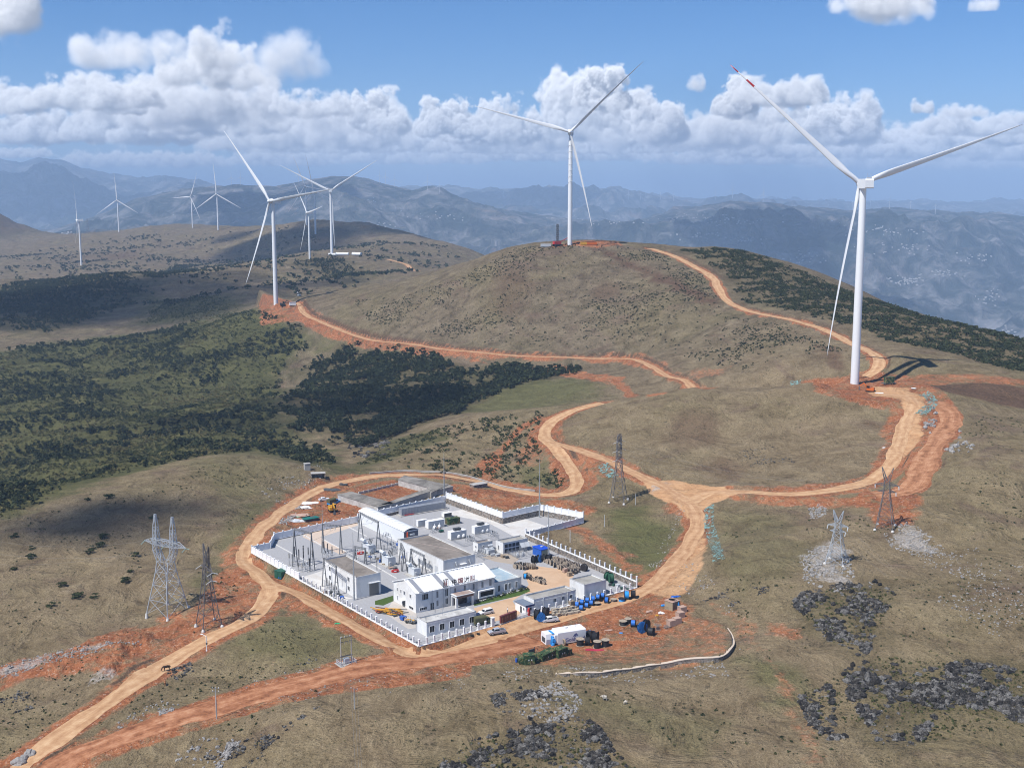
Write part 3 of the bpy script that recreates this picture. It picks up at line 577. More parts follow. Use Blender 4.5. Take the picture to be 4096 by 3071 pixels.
# ------------------------------------------------------------------ cumulus: a small volumetric solve on noise, kept as a strip of sky round the horizon
def clouds_image(PX=34.0, AZ=31.0, E0=.2, E1=12.5):
    rng = np.random.default_rng(11); n = 96
    def perlin3(f, seed):                           # tiling value noise n^3
        r = np.random.default_rng(seed).random((f, f, f)); ax = np.arange(n)/n*f
        i = ax.astype(int); t = ax-i; t = t*t*t*(t*(t*6-15)+10); j = (i+1) % f; i %= f
        a = r[i]*(1-t)[:, None, None]+r[j]*t[:, None, None]
        a = a[:, i]*(1-t)[None, :, None]+a[:, j]*t[None, :, None]
        return a[:, :, i]*(1-t)+a[:, :, j]*t
    def worley3(f, seed):
        pr = np.random.default_rng(seed).random((f, f, f, 3)); ax = (np.arange(n)+.5)/n*f; ci = ax.astype(int); out = np.full((n, n, n), 9.0)
        for dx in (-1, 0, 1):
            for dy in (-1, 0, 1):
                for dz in (-1, 0, 1):
                    q = pr[np.ix_((ci+dx) % f, (ci+dy) % f, (ci+dz) % f)]
                    ex = (ci+dx)[:, None, None]+q[..., 0]-ax[:, None, None]; ey = (ci+dy)[None, :, None]+q[..., 1]-ax[None, :, None]; ez = (ci+dz)[None, None, :]+q[..., 2]-ax[None, None, :]
                    out = np.minimum(out, ex*ex+ey*ey+ez*ez)
        return 1-np.clip(np.sqrt(out), 0, 1)
    base = (.5*worley3(4, 1)+.25*worley3(8, 2)+.15*worley3(16, 3)+.25*perlin3(4, 4)+.15*perlin3(8, 5)).astype(np.float32); base = (base-base.min())/(base.max()-base.min())
    det = (.55*worley3(8, 6)+.3*worley3(16, 7)+.2*worley3(24, 8)).astype(np.float32); det = (det-det.min())/(det.max()-det.min())
    bf, df = base.ravel(), det.ravel()
    def look(T, x, y, z, tri=True):
        x = x % n; y = y % n; z = z % n
        i = x.astype(np.int32); j = y.astype(np.int32); k = z.astype(np.int32)
        if not tri: return T[(i % n*n+j % n)*n+k % n]
        fx, fy, fz = x-i, y-j, z-k; i %= n; j %= n; k %= n; i1 = (i+1) % n; j1 = (j+1) % n; k1 = (k+1) % n
        a = T[(i*n+j)*n+k]*(1-fz)+T[(i*n+j)*n+k1]*fz; b_ = T[(i*n+j1)*n+k]*(1-fz)+T[(i*n+j1)*n+k1]*fz
        c_ = T[(i1*n+j)*n+k]*(1-fz)+T[(i1*n+j)*n+k1]*fz; d = T[(i1*n+j1)*n+k]*(1-fz)+T[(i1*n+j1)*n+k1]*fz
        return (a*(1-fy)+b_*fy)*(1-fx)+(c_*(1-fy)+d*fy)*fx
    W_ = int(2*AZ*PX); H_ = int((E1-E0)*PX)
    col = np.zeros((H_, W_, 3), np.float32); alp = np.zeros((H_, W_), np.float32)
    HB = 1300.0
    # (left, right, top, base) in frame pixels, softness 0 crisp .. 1 wispy, lumpiness
    CL = [(-90,142,-60,100,.25,.8),(150,430,85,165,1.3,.8),(75,380,172,250,.45,.9),(190,640,165,288,.5,1.0),(340,600,112,205,.55,1.1),(400,560,62,170,.6,1),(540,735,75,195,1.1,1),(-80,150,180,258,.4,.8),(225,340,215,255,.5,.7),(-60,240,245,318,.35,.9),(150,480,230,318,.3,1.0),
          (340,640,215,300,.35,.9),(500,920,245,330,.5,1),(640,900,215,300,.8,1),(420,760,272,335,.7,1.1),(960,1240,250,335,.5,1.1),(1380,1600,240,335,.5,1.1),(1780,2150,270,350,.6,1.1),(590,790,205,262,.6,1),(745,900,203,300,.05,1.1),(890,1060,222,305,.05,1.1),(930,1130,262,318,.3,1),(1020,1180,215,318,.02,1.1),(1130,1420,165,326,.0,1.15),(1230,1370,160,250,.0,1.2),(1330,1480,205,320,.05,1.1),(1480,1700,205,330,.25,1),
          (1525,1640,175,262,.05,1.1),(1560,1790,175,240,.5,.8),(1640,1900,215,325,.15,1.1),(1720,1850,215,300,.05,1.1),(1830,2110,285,345,.35,1),(1940,2000,222,252,.7,.7),(2005,2120,232,262,1.0,.8),(1960,2230,250,300,.6,.9),(2080,2330,255,320,.3,1.0),(2050,2350,300,352,.4,1),
          (1745,1990,-40,66,.55,.8),(2050,2125,0,50,1.2,.8),(1470,1520,165,205,1.1,.8),(130,520,328,366,.55,1),(500,760,322,362,.6,1),(700,1100,318,358,.7,1),(1000,1420,316,352,.6,1),(1380,1800,322,360,.65,1),(1700,2260,335,370,.65,1),(-120,140,322,345,.7,1),(900,1500,300,338,.5,1),(1500,2000,305,345,.5,1),(560,1000,290,335,.55,1)]
    CL = sorted(CL, key=lambda c: -((420-c[3])**-1))   # far clouds first
    SDv = np.array(sd)
    for ci, (xa, xb, yt, yb, soft, lump) in enumerate(CL):
        eb = (420-yb)/FPX; et = (420-yt)/FPX
        D = HB/eb; Hc = D*et-HB; Wc = D*(xb-xa)/FPX; Dc = float(np.clip(Wc*.55, Hc*.9, Hc*2.6)); cx = D*((xa+xb)/2-CXP)/FPX
        az0 = math.degrees(math.atan2(cx-Wc*.66, D)); az1 = math.degrees(math.atan2(cx+Wc*.66, D))
        c0 = max(int((az0+AZ)*PX), 0); c1 = min(int((az1+AZ)*PX)+1, W_)
        r0 = max(int((math.degrees(math.atan((HB-.22*Hc)/(D+Dc*.7)))-E0)*PX)-1, 0); r1 = min(int((math.degrees(math.atan((HB+Hc*1.3)/(D-Dc*.6)))-E0)*PX)+1, H_)
        if c1 <= c0 or r1 <= r0: continue
        az = np.radians(-AZ+(np.arange(c0, c1)+.5)/PX); el = np.radians(E0+(np.arange(r0, r1)+.5)/PX)
        dx = np.sin(az)[None, :]*np.ones(len(el))[:, None]; dy = np.cos(az)[None, :]*np.ones(len(el))[:, None]; dz = np.tan(el)[:, None]*np.ones(len(az))[None]
        dx, dy, dz = dx.ravel(), dy.ravel(), dz.ravel(); npx = len(dx)
        NST = 54; y0, y1 = D-Dc*.62, D+Dc*.62; ds = (y1-y0)/NST
        ox, oy, oz = rng.random(3)*n
        s1 = n/(Hc*2.3/lump); s2 = n/(Hc*.95)
        ex_ = float(np.clip(2.0+.7*Wc/Hc, 2.4, 6.0)); sig = 15.0/Hc*(1-.72*min(soft, 1.0)**.7); ed = .13+.55*soft
        def dens(X, Y, Zc, fine=True):
            lx = (X-cx)/(Wc*.5); ly = (Y-D)/(Dc*.5); h = (Zc-HB)/Hc
            e = 1-(np.abs(lx)**ex_+ly*ly)+.25*np.sin(lx*5.1+ci*1.7)*np.sin(ly*3+ci)
            N1 = look(bf, X*s1+ox, Y*s1+oy, Zc*s1*.9+oz)
            s_ = np.minimum(e*1.15+.15, 1.0)-np.clip(h, 0, 2)*1.0+(N1-.56)*1.5
            if fine: s_ = s_-(1-look(df, X*s2+oz, Y*s2+ox, Zc*s2+oy))*.46*(1-.3*soft)+.17
            d = np.clip(s_/ed, 0, 1)*np.clip((h+(N1-.62)*.42-.16*np.abs(lx)**3)/(.16+.25*soft), 0, 1)*np.clip((1.14-h)/.16, 0, 1)
            return d
        T = np.ones(npx, np.float32); L = np.zeros((npx, 3), np.float32)
        jit = rng.random(npx)
        for k in range(NST):
            act = np.nonzero(T > .02)[0]
            if len(act) == 0: break
            Yp = y0+(k+jit[act])*ds; kk = Yp/dy[act]; X = dx[act]*kk; Zc = dz[act]*kk
            hh = (Zc-HB)/Hc; m = (hh > -.2) & (hh < 1.35); act = act[m]
            if len(act) == 0: continue
            X, Yp, Zc = X[m], Yp[m], Zc[m]; d = dens(X, Yp, Zc)
            m = d > .004
            if not m.any(): continue
            act, X, Yp, Zc, d = act[m], X[m], Yp[m], Zc[m], d[m]
            tau = np.zeros(len(d))
            for st, wd in ((.05, .08), (.14, .1), (.28, .18), (.55, .35)):
                q = st*Hc; tau += dens(X+SDv[0]*q, Yp+SDv[1]*q, Zc+SDv[2]*q, st < .2)*wd*Hc
            h = np.clip((Zc-HB)/Hc, 0, 1); to = sig*tau
            sun = .58*np.exp(-to*.85)+.30*np.exp(-to*.22)+.07*np.exp(-to*.05)
            a = 1-np.exp(-sig*d*ds/dy[act]); wgt = T[act]*a
            amb = .22+.17*h
            for c_, (sc_, ac_) in enumerate(zip((1.0, .975, .95), (.76, .89, 1.16))): L[act, c_] += wgt*(sun*sc_*1.0+amb*ac_*.62)
            T[act] *= 1-a
        A = (1-T).reshape(r1-r0, c1-c0); Lr = L.reshape(r1-r0, c1-c0, 3)
        sub = (slice(r0, r1), slice(c0, c1)); col[sub] = col[sub]*(1-A[..., None])+Lr; alp[sub] = alp[sub]*(1-A)+A
    img = bpy.data.images.new('cumulus_sky', W_, H_, alpha=True, float_buffer=True); img.alpha_mode = 'CHANNEL_PACKED'
    try: img.colorspace_settings.name = 'Non-Color'
    except Exception: pass
    img.pixels.foreach_set(np.concatenate([col, alp[..., None]], -1).astype(np.float32).ravel()); img.update(); img.pack()
    return img, AZ, E0, E1
img, AZ_, E0_, E1_ = clouds_image()
tcw = g.new('ShaderNodeTexCoord').outputs['Generated']; sx = g.new('ShaderNodeSeparateXYZ'); g.l.new(tcw, sx.inputs[0]); dx_, dy_, dz_ = sx.outputs
azn = g.math('MULTIPLY', g.math('ARCTAN2', dx_, dy_), 180/math.pi)
hor = g.math('SQRT', g.math('ADD', g.math('MULTIPLY', dx_, dx_), g.math('MULTIPLY', dy_, dy_)))
eln = g.math('MULTIPLY', g.math('ARCTAN2', dz_, hor), 180/math.pi)
cu = g.math('DIVIDE', g.math('ADD', azn, AZ_), 2*AZ_); cv = g.math('DIVIDE', g.math('SUBTRACT', eln, E0_), E1_-E0_)
cxyz = g.new('ShaderNodeCombineXYZ', i={0: cu, 1: cv})
ti = g.new('ShaderNodeTexImage', image=img, extension='CLIP', interpolation='Cubic'); g.l.new(cxyz.outputs[0], ti.inputs[0])
SKY_STR, CLOUD_STR = .12, .93
skc = g.mix(1.0, sky.outputs[0], (SKY_STR*.165, SKY_STR*.43, SKY_STR*.70), 'MULTIPLY')
vl = g.math('MULTIPLY', g.math('POWER', 2.718, g.math('MULTIPLY', g.math('MAXIMUM', eln, 0.0), -.36)), .85)
skc = g.mix(vl, skc, (.58, .60, .63))
ia = g.math('SUBTRACT', 1.0, ti.outputs['Alpha'])
skm = g.mix(1.0, skc, g.new('ShaderNodeCombineXYZ', i={0: ia, 1: ia, 2: ia}).outputs[0], 'MULTIPLY')
clc = g.mix(1.0, ti.outputs['Color'], (CLOUD_STR,)*3, 'MULTIPLY')
fin = g.mix(1.0, skm, clc, 'ADD'); g.l.new(fin, bg.inputs['Color']); bg.inputs['Strength'].default_value = 1.0
w.cycles.sampling_method = 'MANUAL'; w.cycles.sample_map_resolution = 1024
# ------------------------------------------------------------------ shape builder: many primitives joined into ONE mesh per part
class MB:
    def __init__(s): s.v = []; s.f = []
    def add(s, V, F):
        k = len(s.v); s.v += [tuple(p) for p in V]; s.f += [tuple(i+k for i in f) for f in F]; return s
    def box(s, c, d, rz=0.0, top=None):             # c centre of the base, d size; top scales the upper face (x, y)
        cx_, cy_, cz_ = c; hx, hy = d[0]/2, d[1]/2; tx, ty = (1, 1) if top is None else top
        co_, si = math.cos(rz), math.sin(rz); V = []
        for z, kx, ky in ((0, 1, 1), (d[2], tx, ty)):
            for x, y in ((-hx, -hy), (hx, -hy), (hx, hy), (-hx, hy)):
                x *= kx; y *= ky; V.append((cx_+x*co_-y*si, cy_+x*si+y*co_, cz_+z))
        return s.add(V, [(3, 2, 1, 0), (4, 5, 6, 7), (0, 1, 5, 4), (1, 2, 6, 5), (2, 3, 7, 6), (3, 0, 4, 7)])
    def bar(s, p, q, w, h=None):
        p = Vector(p); q = Vector(q); d = (q-p)
        if d.length < 1e-6: return s
        d.normalize(); up = Vector((0, 0, 1)) if abs(d.z) < .95 else Vector((1, 0, 0)); a = d.cross(up).normalized(); b = a.cross(d); h = h or w
        V = [e+a*(i*w/2)+b*(j*h/2) for e in (p, q) for i, j in ((-1, -1), (1, -1), (1, 1), (-1, 1))]
        return s.add(V, [(0, 1, 2, 3), (7, 6, 5, 4), (0, 4, 5, 1), (1, 5, 6, 2), (2, 6, 7, 3), (3, 7, 4, 0)])
    def tube(s, p, q, r0, r1=None, n=10, caps=True):
        p = Vector(p); q = Vector(q); d = (q-p); r1 = r0 if r1 is None else r1
        if d.length < 1e-6: return s
        d.normalize(); up = Vector((0, 0, 1)) if abs(d.z) < .95 else Vector((1, 0, 0)); a = d.cross(up).normalized(); b = a.cross(d)
        V = [e+(a*math.cos(t)+b*math.sin(t))*r for e, r in ((p, r0), (q, r1)) for t in (2*math.pi*i/n for i in range(n))]
        F = [(i, n+i, n+(i+1) % n, (i+1) % n) for i in range(n)]
        if caps: F += [tuple(range(n)), tuple(range(2*n-1, n-1, -1))]
        return s.add(V, F)
    def lathe(s, prof, n=24, o=(0, 0, 0), axis='z', closed=False):   # prof: (radius, height) pairs
        V = []; F = []
        for r, h in prof:
            for i in range(n):
                t = 2*math.pi*i/n; x, y = r*math.cos(t), r*math.sin(t)
                V.append((o[0]+x, o[1]+y, o[2]+h) if axis == 'z' else (o[0]+h, o[1]+x, o[2]+y))
        m = len(prof)
        for k in range(m if closed else m-1):
            a = k*n; b = ((k+1) % m)*n
            F += [(a+i, a+(i+1) % n, b+(i+1) % n, b+i) for i in range(n)]
        if not closed:
            if prof[0][0] > 1e-4: F.append(tuple(range(n-1, -1, -1)))
            if prof[-1][0] > 1e-4: F.append(tuple(range((m-1)*n, m*n)))
        return s.add(V, F)
    def prism(s, poly, z0, z1):                     # upright extrusion of a polygon given anticlockwise
        n = len(poly); a = sum(poly[i][0]*poly[(i+1) % n][1]-poly[(i+1) % n][0]*poly[i][1] for i in range(n))
        if a < 0: poly = poly[::-1]
        V = [(p[0], p[1], z0) for p in poly]+[(p[0], p[1], z1) for p in poly]
        return s.add(V, [tuple(range(n-1, -1, -1)), tuple(range(n, 2*n))]+[(i, (i+1) % n, n+(i+1) % n, n+i) for i in range(n)])
    def side(s, poly, x0, x1):                      # extrusion along x of a (y, z) outline
        n = len(poly); V = [(x0, p[0], p[1]) for p in poly]+[(x1, p[0], p[1]) for p in poly]
        return s.add(V, [tuple(range(n-1, -1, -1)), tuple(range(n, 2*n))]+[(i, (i+1) % n, n+(i+1) % n, n+i) for i in range(n)])
    def blob(s, c, r, seed=0, jag=.25, sub=2, flat=0.0):
        bm = bmesh.new(); bmesh.ops.create_icosphere(bm, subdivisions=sub, radius=1); rg = np.random.default_rng(seed)
        ph = rg.random((6, 3))*6.3; fr = rg.normal(size=(6, 3))*1.9
        V = []
        for v in bm.verts:
            p = v.co; k = 1+jag*sum(math.sin(float(fr[i]@np.array(p))+ph[i, 0])/(1+i*.3) for i in range(6))*.45
            z = p.z*k*r[2]
            if flat and z < -flat*r[2]: z = -flat*r[2]
            V.append((c[0]+p.x*k*r[0], c[1]+p.y*k*r[1], c[2]+z))
        F = [tuple(v.index for v in f.verts) for f in bm.faces]; bm.free(); return s.add(V, F)
    def build(s, name, m=None, parent=None, smooth=False, bevel=0.0, auto=None):
        o = new_mesh(name, s.v, s.f, m, parent, smooth)
        if smooth and auto:
            bm = bmesh.new(); bm.from_mesh(o.data)
            for e in bm.edges:
                if len(e.link_faces) == 2 and e.calc_face_angle(0) > auto: e.smooth = False
            bm.to_mesh(o.data); bm.free()
        return o
# the yard's own directions: A along the front of the long building, B away from it
DA = np.array([.822, .569]); DB = np.array([-.569, .822]); RZ = math.atan2(DA[1], DA[0])
def ab(p): return float(p[0]*DA[0]+p[1]*DA[1]), float(p[0]*DB[0]+p[1]*DB[1])
def wab(a, b, z=0.0): return (a*DA[0]+b*DB[0], a*DA[1]+b*DB[1], z)
def foot(k, FL, FR, BL, h, z0=0.0):                 # roof corners seen in a window -> base corner, length, depth
    q = [Z0(k, *p, z=z0+h) for p in (FL, FR, BL)]; a0, b0 = ab(q[0]); a1, _ = ab(q[1]); _, b1 = ab(q[2])
    return a0, b0, a1-a0, b1-b0
WHITE = mat('white_render_wall', (.74, .74, .73), .85, .2, var=.07, scale=.35, dirt=(.40, .37, .33), dirt_amt=.5)
WHITE2 = mat('white_paint', (.80, .80, .80), .6, .3, var=.04, scale=.6, dirt=(.5, .47, .44), dirt_amt=.2)
TURB = mat('turbine_white_coating', (.74, .75, .76), .45, .4, var=.03, scale=.05)
STEEL = mat('galvanised_steel', (.36, .38, .40), .5, .5, .35, .12, .8)
DSTEEL = mat('dark_weathered_steel', (.12, .125, .13), .6, .4, .3, .15, .8)
CONC = mat('grey_concrete', (.40, .385, .36), .9, .15, var=.14, scale=.5, dirt=(.18, .16, .14), dirt_amt=.4)
ROOFM = mat('weathered_roof_screed', (.235, .205, .18), .95, .1, var=.2, scale=.35, dirt=(.07, .06, .05), dirt_amt=.7)
ROOFG = mat('grey_roof_screed', (.34, .325, .295), .95, .1, var=.15, scale=.35, dirt=(.12, .11, .10), dirt_amt=.5)
GLASS = mat('dark_window_glass', (.016, .019, .023), .3, .25, var=.3, scale=2)
BLACK = mat('black_porcelain', (.018, .015, .015), .35, .5, var=.2, scale=4)
DARKG = mat('dark_grey_panel', (.07, .075, .08), .6, .3, var=.15, scale=1)
GREYP = mat('pale_grey_paint', (.50, .52, .54), .55, .35, var=.06, scale=.8, dirt=(.3, .28, .26), dirt_amt=.25)
RED = mat('red_paint', (.50, .035, .03), .5, .4, var=.15, scale=2)
BLUE = mat('blue_paint', (.02, .10, .42), .5, .4, var=.12, scale=1)
BLUET = mat('light_blue_sheet', (.03, .27, .68), .45, .4, var=.2, scale=1.2)
GREEN = mat('green_painted_sheet', (.012, .085, .055), .55, .35, var=.15, scale=1)
YEL = mat('yellow_paint', (.58, .30, .02), .55, .35, var=.2, scale=1, dirt=(.2, .09, .04), dirt_amt=.5)
WOOD = mat('weathered_wood', (.30, .235, .165), .9, .1, var=.3, scale=3)
WOODP = mat('pinkish_brick_block', (.42, .29, .23), .9, .1, var=.2, scale=2)
TYRE = mat('tyre_rubber', (.02, .02, .02), .85, .2, var=.2, scale=3)
def stone_material():
    m, g, b = mat_base('rubble_stone_wall', .95, .1); pos = g.new('ShaderNodeNewGeometry').outputs['Position']
    vo = g.new('ShaderNodeTexVoronoi', i={'Scale': 1.7, 'Randomness': 1.0}); g.l.new(pos, vo.inputs['Vector'])
    ve = g.new('ShaderNodeTexVoronoi', feature='DISTANCE_TO_EDGE', i={'Scale': 1.7, 'Randomness': 1.0}); g.l.new(pos, ve.inputs['Vector'])
    sep = g.new('ShaderNodeSeparateColor'); g.l.new(vo.outputs['Color'], sep.inputs[0])
    c = g.ramp(sep.outputs[0], [(0, (.10, .09, .08)), (.35, (.19, .165, .14)), (.65, (.27, .21, .165)), (1, (.36, .33, .30))])
    c = g.mix(g.ramp(ve.outputs['Distance'], [(.02, .8), (.07, 0)]), c, (.30, .29, .27)); g.l.new(c, b.inputs['Base Color'])
    bp = g.new('ShaderNodeBump', i={'Strength': .8, 'Distance': .1}); g.l.new(g.ramp(ve.outputs['Distance'], [(0, 0), (.15, 1)]), bp.inputs['Height']); g.l.new(bp.outputs[0], b.inputs['Normal'])
    return m
STONE = stone_material()
def camo_material():
    m, g, b = mat_base('camouflage_paint', .7, .2); tc = g.new('ShaderNodeTexCoord').outputs['Object']
    f = g.noise(tc, .75, 3, .5, .8); c = g.ramp(f, [(.0, (.03, .045, .02)), (.42, (.035, .075, .03)), (.52, (.18, .16, .07)), (.6, (.085, .055, .03))], 'CONSTANT'); g.l.new(c, b.inputs['Base Color']); return m
CAMO = camo_material()
# ------------------------------------------------------------------ wind turbines
def blade_material():
    m, g, b = mat_base('blade_white_with_red_bands', .4, .4); tc = g.new('ShaderNodeTexCoord').outputs['Object']; s_ = g.new('ShaderNodeSeparateXYZ'); g.l.new(tc, s_.inputs[0]); z = s_.outputs[2]
    band = g.math('ADD', g.math('MULTIPLY', g.math('GREATER_THAN', z, 71.5), g.math('LESS_THAN', z, 76.5)), g.math('GREATER_THAN', z, 82.0), clamp=True)
    c = g.mix(band, (.66, .67, .685), (.42, .03, .03)); g.l.new(c, b.inputs['Base Color']); return m
BLADEM = blade_material(); BLADEP = mat('blade_plain_white', (.66, .67, .685), .4, .4, var=.02, scale=.1)
HUBH = 100.0; BL = 87.0
def make_blade():
    V = []; F = []; ns = 26; nc = 14
    for i in range(ns):
        f = i/(ns-1); r = 1.2+f*(BL-1.2)
        if r < 4: ch = 2.3; th = 1.0
        else:
            k = min((r-4)/13, 1); k = k*k*(3-2*k); taper = 4.4*(1-.9*((r-4)/(BL-4))**.85); ch = 2.3*(1-k)+taper*k; th = 1.0*(1-k)+.22*k
            if f > .97: ch *= .55
        tw = math.radians(16*(1-f)**2.2); pb = -3.6*f*f
        for j in range(nc):
            a = 2*math.pi*j/nc; x = math.cos(a)*ch/2; y = math.sin(a)*ch/2*th*(1.0 if th > .9 else (1-.55*max(-math.cos(a), 0)))
            if r > 6: x += ch*.14
            V.append((x*math.cos(tw)-y*math.sin(tw), x*math.sin(tw)+y*math.cos(tw)+pb, r))
    F = [(i*nc+j, i*nc+(j+1) % nc, (i+1)*nc+(j+1) % nc, (i+1)*nc+j) for i in range(ns-1) for j in range(nc)]+[tuple(range((ns-1)*nc, ns*nc))]
    return V, F
def make_turbine():
    root = empty('wind_turbine', (0, 0, 0))
    MB().lathe([(2.15, -1.5), (2.13, 0), (2.08, 18), (2.0, 42), (1.86, 66), (1.7, 86), (1.6, 97.2)], 28).build('tower', TURB, root, True, auto=1.0)
    nb = MB(); y0, y1 = -3.2, 8.5                    # nacelle behind the hub (hub faces -y)
    sec = [(-1.0, 1.75, 1.75), (.2, 2.05, 1.95), (8.0, 2.0, 1.95), (8.9, 1.7, 1.7)]
    nb.side([(-2.5, 97.3), (8.6, 97.3), (9.0, 97.8), (9.0, 101.2), (8.5, 101.9), (-2.0, 101.9), (-2.6, 101.2)], -2.1, 2.1)
    nac = nb.build('nacelle', TURB, root)
    MB().box((0, 8.0, 101.9), (2.4, 1.0, .7)).tube((.8, 8.1, 102.5), (.8, 8.1, 104.6), .06).tube((-.8, 8.1, 102.5), (-.8, 8.1, 104.2), .06).build('roof_sensor', GREYP, nac)
    hub = MB(); hub.lathe([(.05, -4.6), (.9, -4.3), (1.6, -3.4), (1.95, -2.0), (1.95, -.4), (1.6, .2)], 20)
    hub.v = [(x, z-2.6+0.0, y) for x, y, z in hub.v]; hub.v = [(x, y, z+99.6) for x, y, z in hub.v]
    hub.build('hub', TURB, root, True, auto=.9)
    V, F = make_blade(); me_ = None
    for k in range(3):
        if me_ is None: b = new_mesh('blade', V, F, BLADEP, root, True); me_ = b.data
        else: b = bpy.data.objects.new('blade', me_); COL.objects.link(b); b.parent = root
        b.location = (0, -4.4, 99.6); b.rotation_euler = (0, math.radians(120*k), 0)
    return root
TPROTO = make_turbine()
used_t = [False]
def place_turbine(base, hub_px, base_px, ang, yaw, label, group=None, Y=None, pitch=(0, 0, 0)):
    h = hit(*base_px) if Y is None else aty(base_px[0], base_px[1], Y)
    if h is None: h = aty(base_px[0], base_px[1], 1075)
    top = aty(hub_px[0], hub_px[1], h[1]); H = top[2]-h[2]; s_ = H/99.6
    r = TPROTO if not used_t[0] else copy_tree(TPROTO)
    used_t[0] = True
    r.location = (h[0], h[1], h[2]-.2); r.scale = (s_,)*3; r.rotation_euler = (0, 0, math.radians(yaw))
    for k, b in enumerate(sorted([c for c in r.children if c.name.startswith('blade')], key=lambda q: q.name)):
        b.rotation_mode = 'ZYX'; b.rotation_euler = (0, math.radians(90-ang-120*k), math.radians(pitch[k]))
    tag(r, label, 'wind turbine', group); return r, h, s_
def fpx(k, x, y): return pxf(k, x, y)
GT = 'white wind turbines on the near hills'
# yaw 0: hub towards the camera, blade angle counted anticlockwise as seen from the camera; yaw 180: seen from behind
T_R = place_turbine(0, (1866,396), (1846,829), 180-139, 183, 'tallest white wind turbine, nacelle seen from behind, standing on red earth at right', GT, pitch=(0, 15, 80))
T_C = place_turbine(0, (1238,285), (1231,529), 165, -6, 'white wind turbine on the summit of the round hill with spiral wrapped tower', GT, pitch=(0, 40, 45))
T_L = place_turbine(0, (590,434), (596,656), 129, -32, 'white wind turbine on a red earth shelf at the left foot of the round hill', GT, pitch=(10, 10, 25))
place_turbine(0, (714,412), (717,551), 180-153, 186, 'wind turbine seen from behind beside white tower sections lying on the ground', GT)
place_turbine(0, fpx('F',930,757), fpx('F',948,1157), 250, -55, 'wind turbine with its low hub in front of two taller ones on the back hill', GT)
place_turbine(0, fpx('F',985,572), fpx('F',998,942), 102, -30, 'wind turbine on the back hill, right one of the close pair', GT)
place_turbine(0, fpx('F',915,530), fpx('F',922,862), 112, -25, 'wind turbine on the back hill, left one of the close pair', GT)
place_turbine(0, fpx('E',672,605), fpx('E',703,995), 100, -68, 'wind turbine turned edge-on, leftmost, beside a lattice pylon', GT)
place_turbine(0, fpx('E',1010,432), fpx('E',1028,707), 92, -15, 'wind turbine alone on the left back skyline with one blade upright', GT)
place_turbine(0, fpx('E',1652,403), fpx('E',1664,671), 63, -35, 'wind turbine on the back skyline with one blade pointing level to the left', GT)
place_turbine(0, fpx('E',1865,380), fpx('E',1885,690), 93, -15, 'wind turbine on a bare earth pad of the back skyline', GT)
# the right turbine alone carries red bands
for q_, b in enumerate([c for c in T_R[0].children if c.name.startswith('blade')]):
    if q_ == 0: b.data = b.data.copy(); b.data.materials[0] = BLADEM
# rope wound round the summit tower
wr = MB(); P_ = []
for i in range(150):
    f = i/149; z = 52+f*40; r = 1.95-.3*(z-52)/40+.12; t = f*2*math.pi*7.5+.5*math.sin(f*40); P_.append((math.cos(t)*r, math.sin(t)*r, z))
for a, b in zip(P_[:-1], P_[1:]): wr.tube(a, b, .16, n=5, caps=False)
wr.build('rope_wrap', WHITE2, T_C[0])
# far turbines on the ridges: a few pixels each, one mesh
V, F = make_blade(); fb = MB(); fb.lathe([(2.2, -8), (1.5, 98)], 8).box((0, 2.5, 97.5), (4, 9, 4))
for k in range(3):
    R = Matrix.Rotation(math.radians(120*k), 3, 'Y'); fb.add([tuple(R @ Vector(v)+Vector((0, -3.5, 99.6))) for v in V], F)
FARP = None
def mz(X, Y):
    i = np.clip((math.log(Y)-ly[0])/(ly[-1]-ly[0])*(MS-1), 0, MS-1.01); j = np.clip((X/Y-mt[0])/(mt[-1]-mt[0])*(MT-1), 0, MT-1.01); a, b = int(i), int(j); fi, fj = i-a, j-b
    return float((MZ[a, b]*(1-fj)+MZ[a, b+1]*fj)*(1-fi)+(MZ[a+1, b]*(1-fj)+MZ[a+1, b+1]*fj)*fi)
_ym = np.exp(np.linspace(math.log(4400), math.log(60000), 1500))
def mhit(x, y):
    d = ray(x, y); p = 0
    for Y in _ym:
        k = Y/d[1]
        if mz(d[0]*k, Y) >= CAMZ+d[2]*k: return np.array([d[0]*k, Y, mz(d[0]*k, Y)])
    return None
FAR = [(1545,432,24,60),(1582,430,30,30),(1650,436,28,80),(1648,438,14,10),(1790,445,12,20),(1841,454,26,95),(1880,450,22,40),(1921,452,22,65),(1967,452,24,100),(2020,463,30,75),(1357,432,20,40),(1384,433,20,75),(1427,433,22,100),(1455,434,20,20),(1088,430,14,50),
       (332,398,14,30),(337,399,12,80),(352,401,12,50),(363,403,14,20),(389,403,12,90),(500,393,10,20),(520,390,12,60),(645,380,12,30),(820,391,16,85),(833,392,14,20),(853,392,22,50),(868,396,18,90),(924,410,10,40),(950,419,14,70)]
for x, y, s_, an in FAR:
    h = None
    for dy in range(0, 16, 2):
        h = mhit(x, y+dy)
        if h is not None: break
    if h is None: continue
    if FARP is None: o = fb.build('wind_turbine', TURB); FARP = o
    else: o = FARP.copy(); COL.objects.link(o)
    k = min(max(s_*h[1]/FPX/150., .6), 1.6); o.location = (h[0], h[1], h[2]-4); o.scale = (k,)*3; o.rotation_euler = (0, 0, math.radians(-20+an*.6))
    tag(o, 'tiny white wind turbine on a hazy far ridge', 'wind turbine', 'tiny wind turbines on the far ridges')
# tower sections, crane and plant on the pads
def on(k, x, y): return hk(k, x, y)
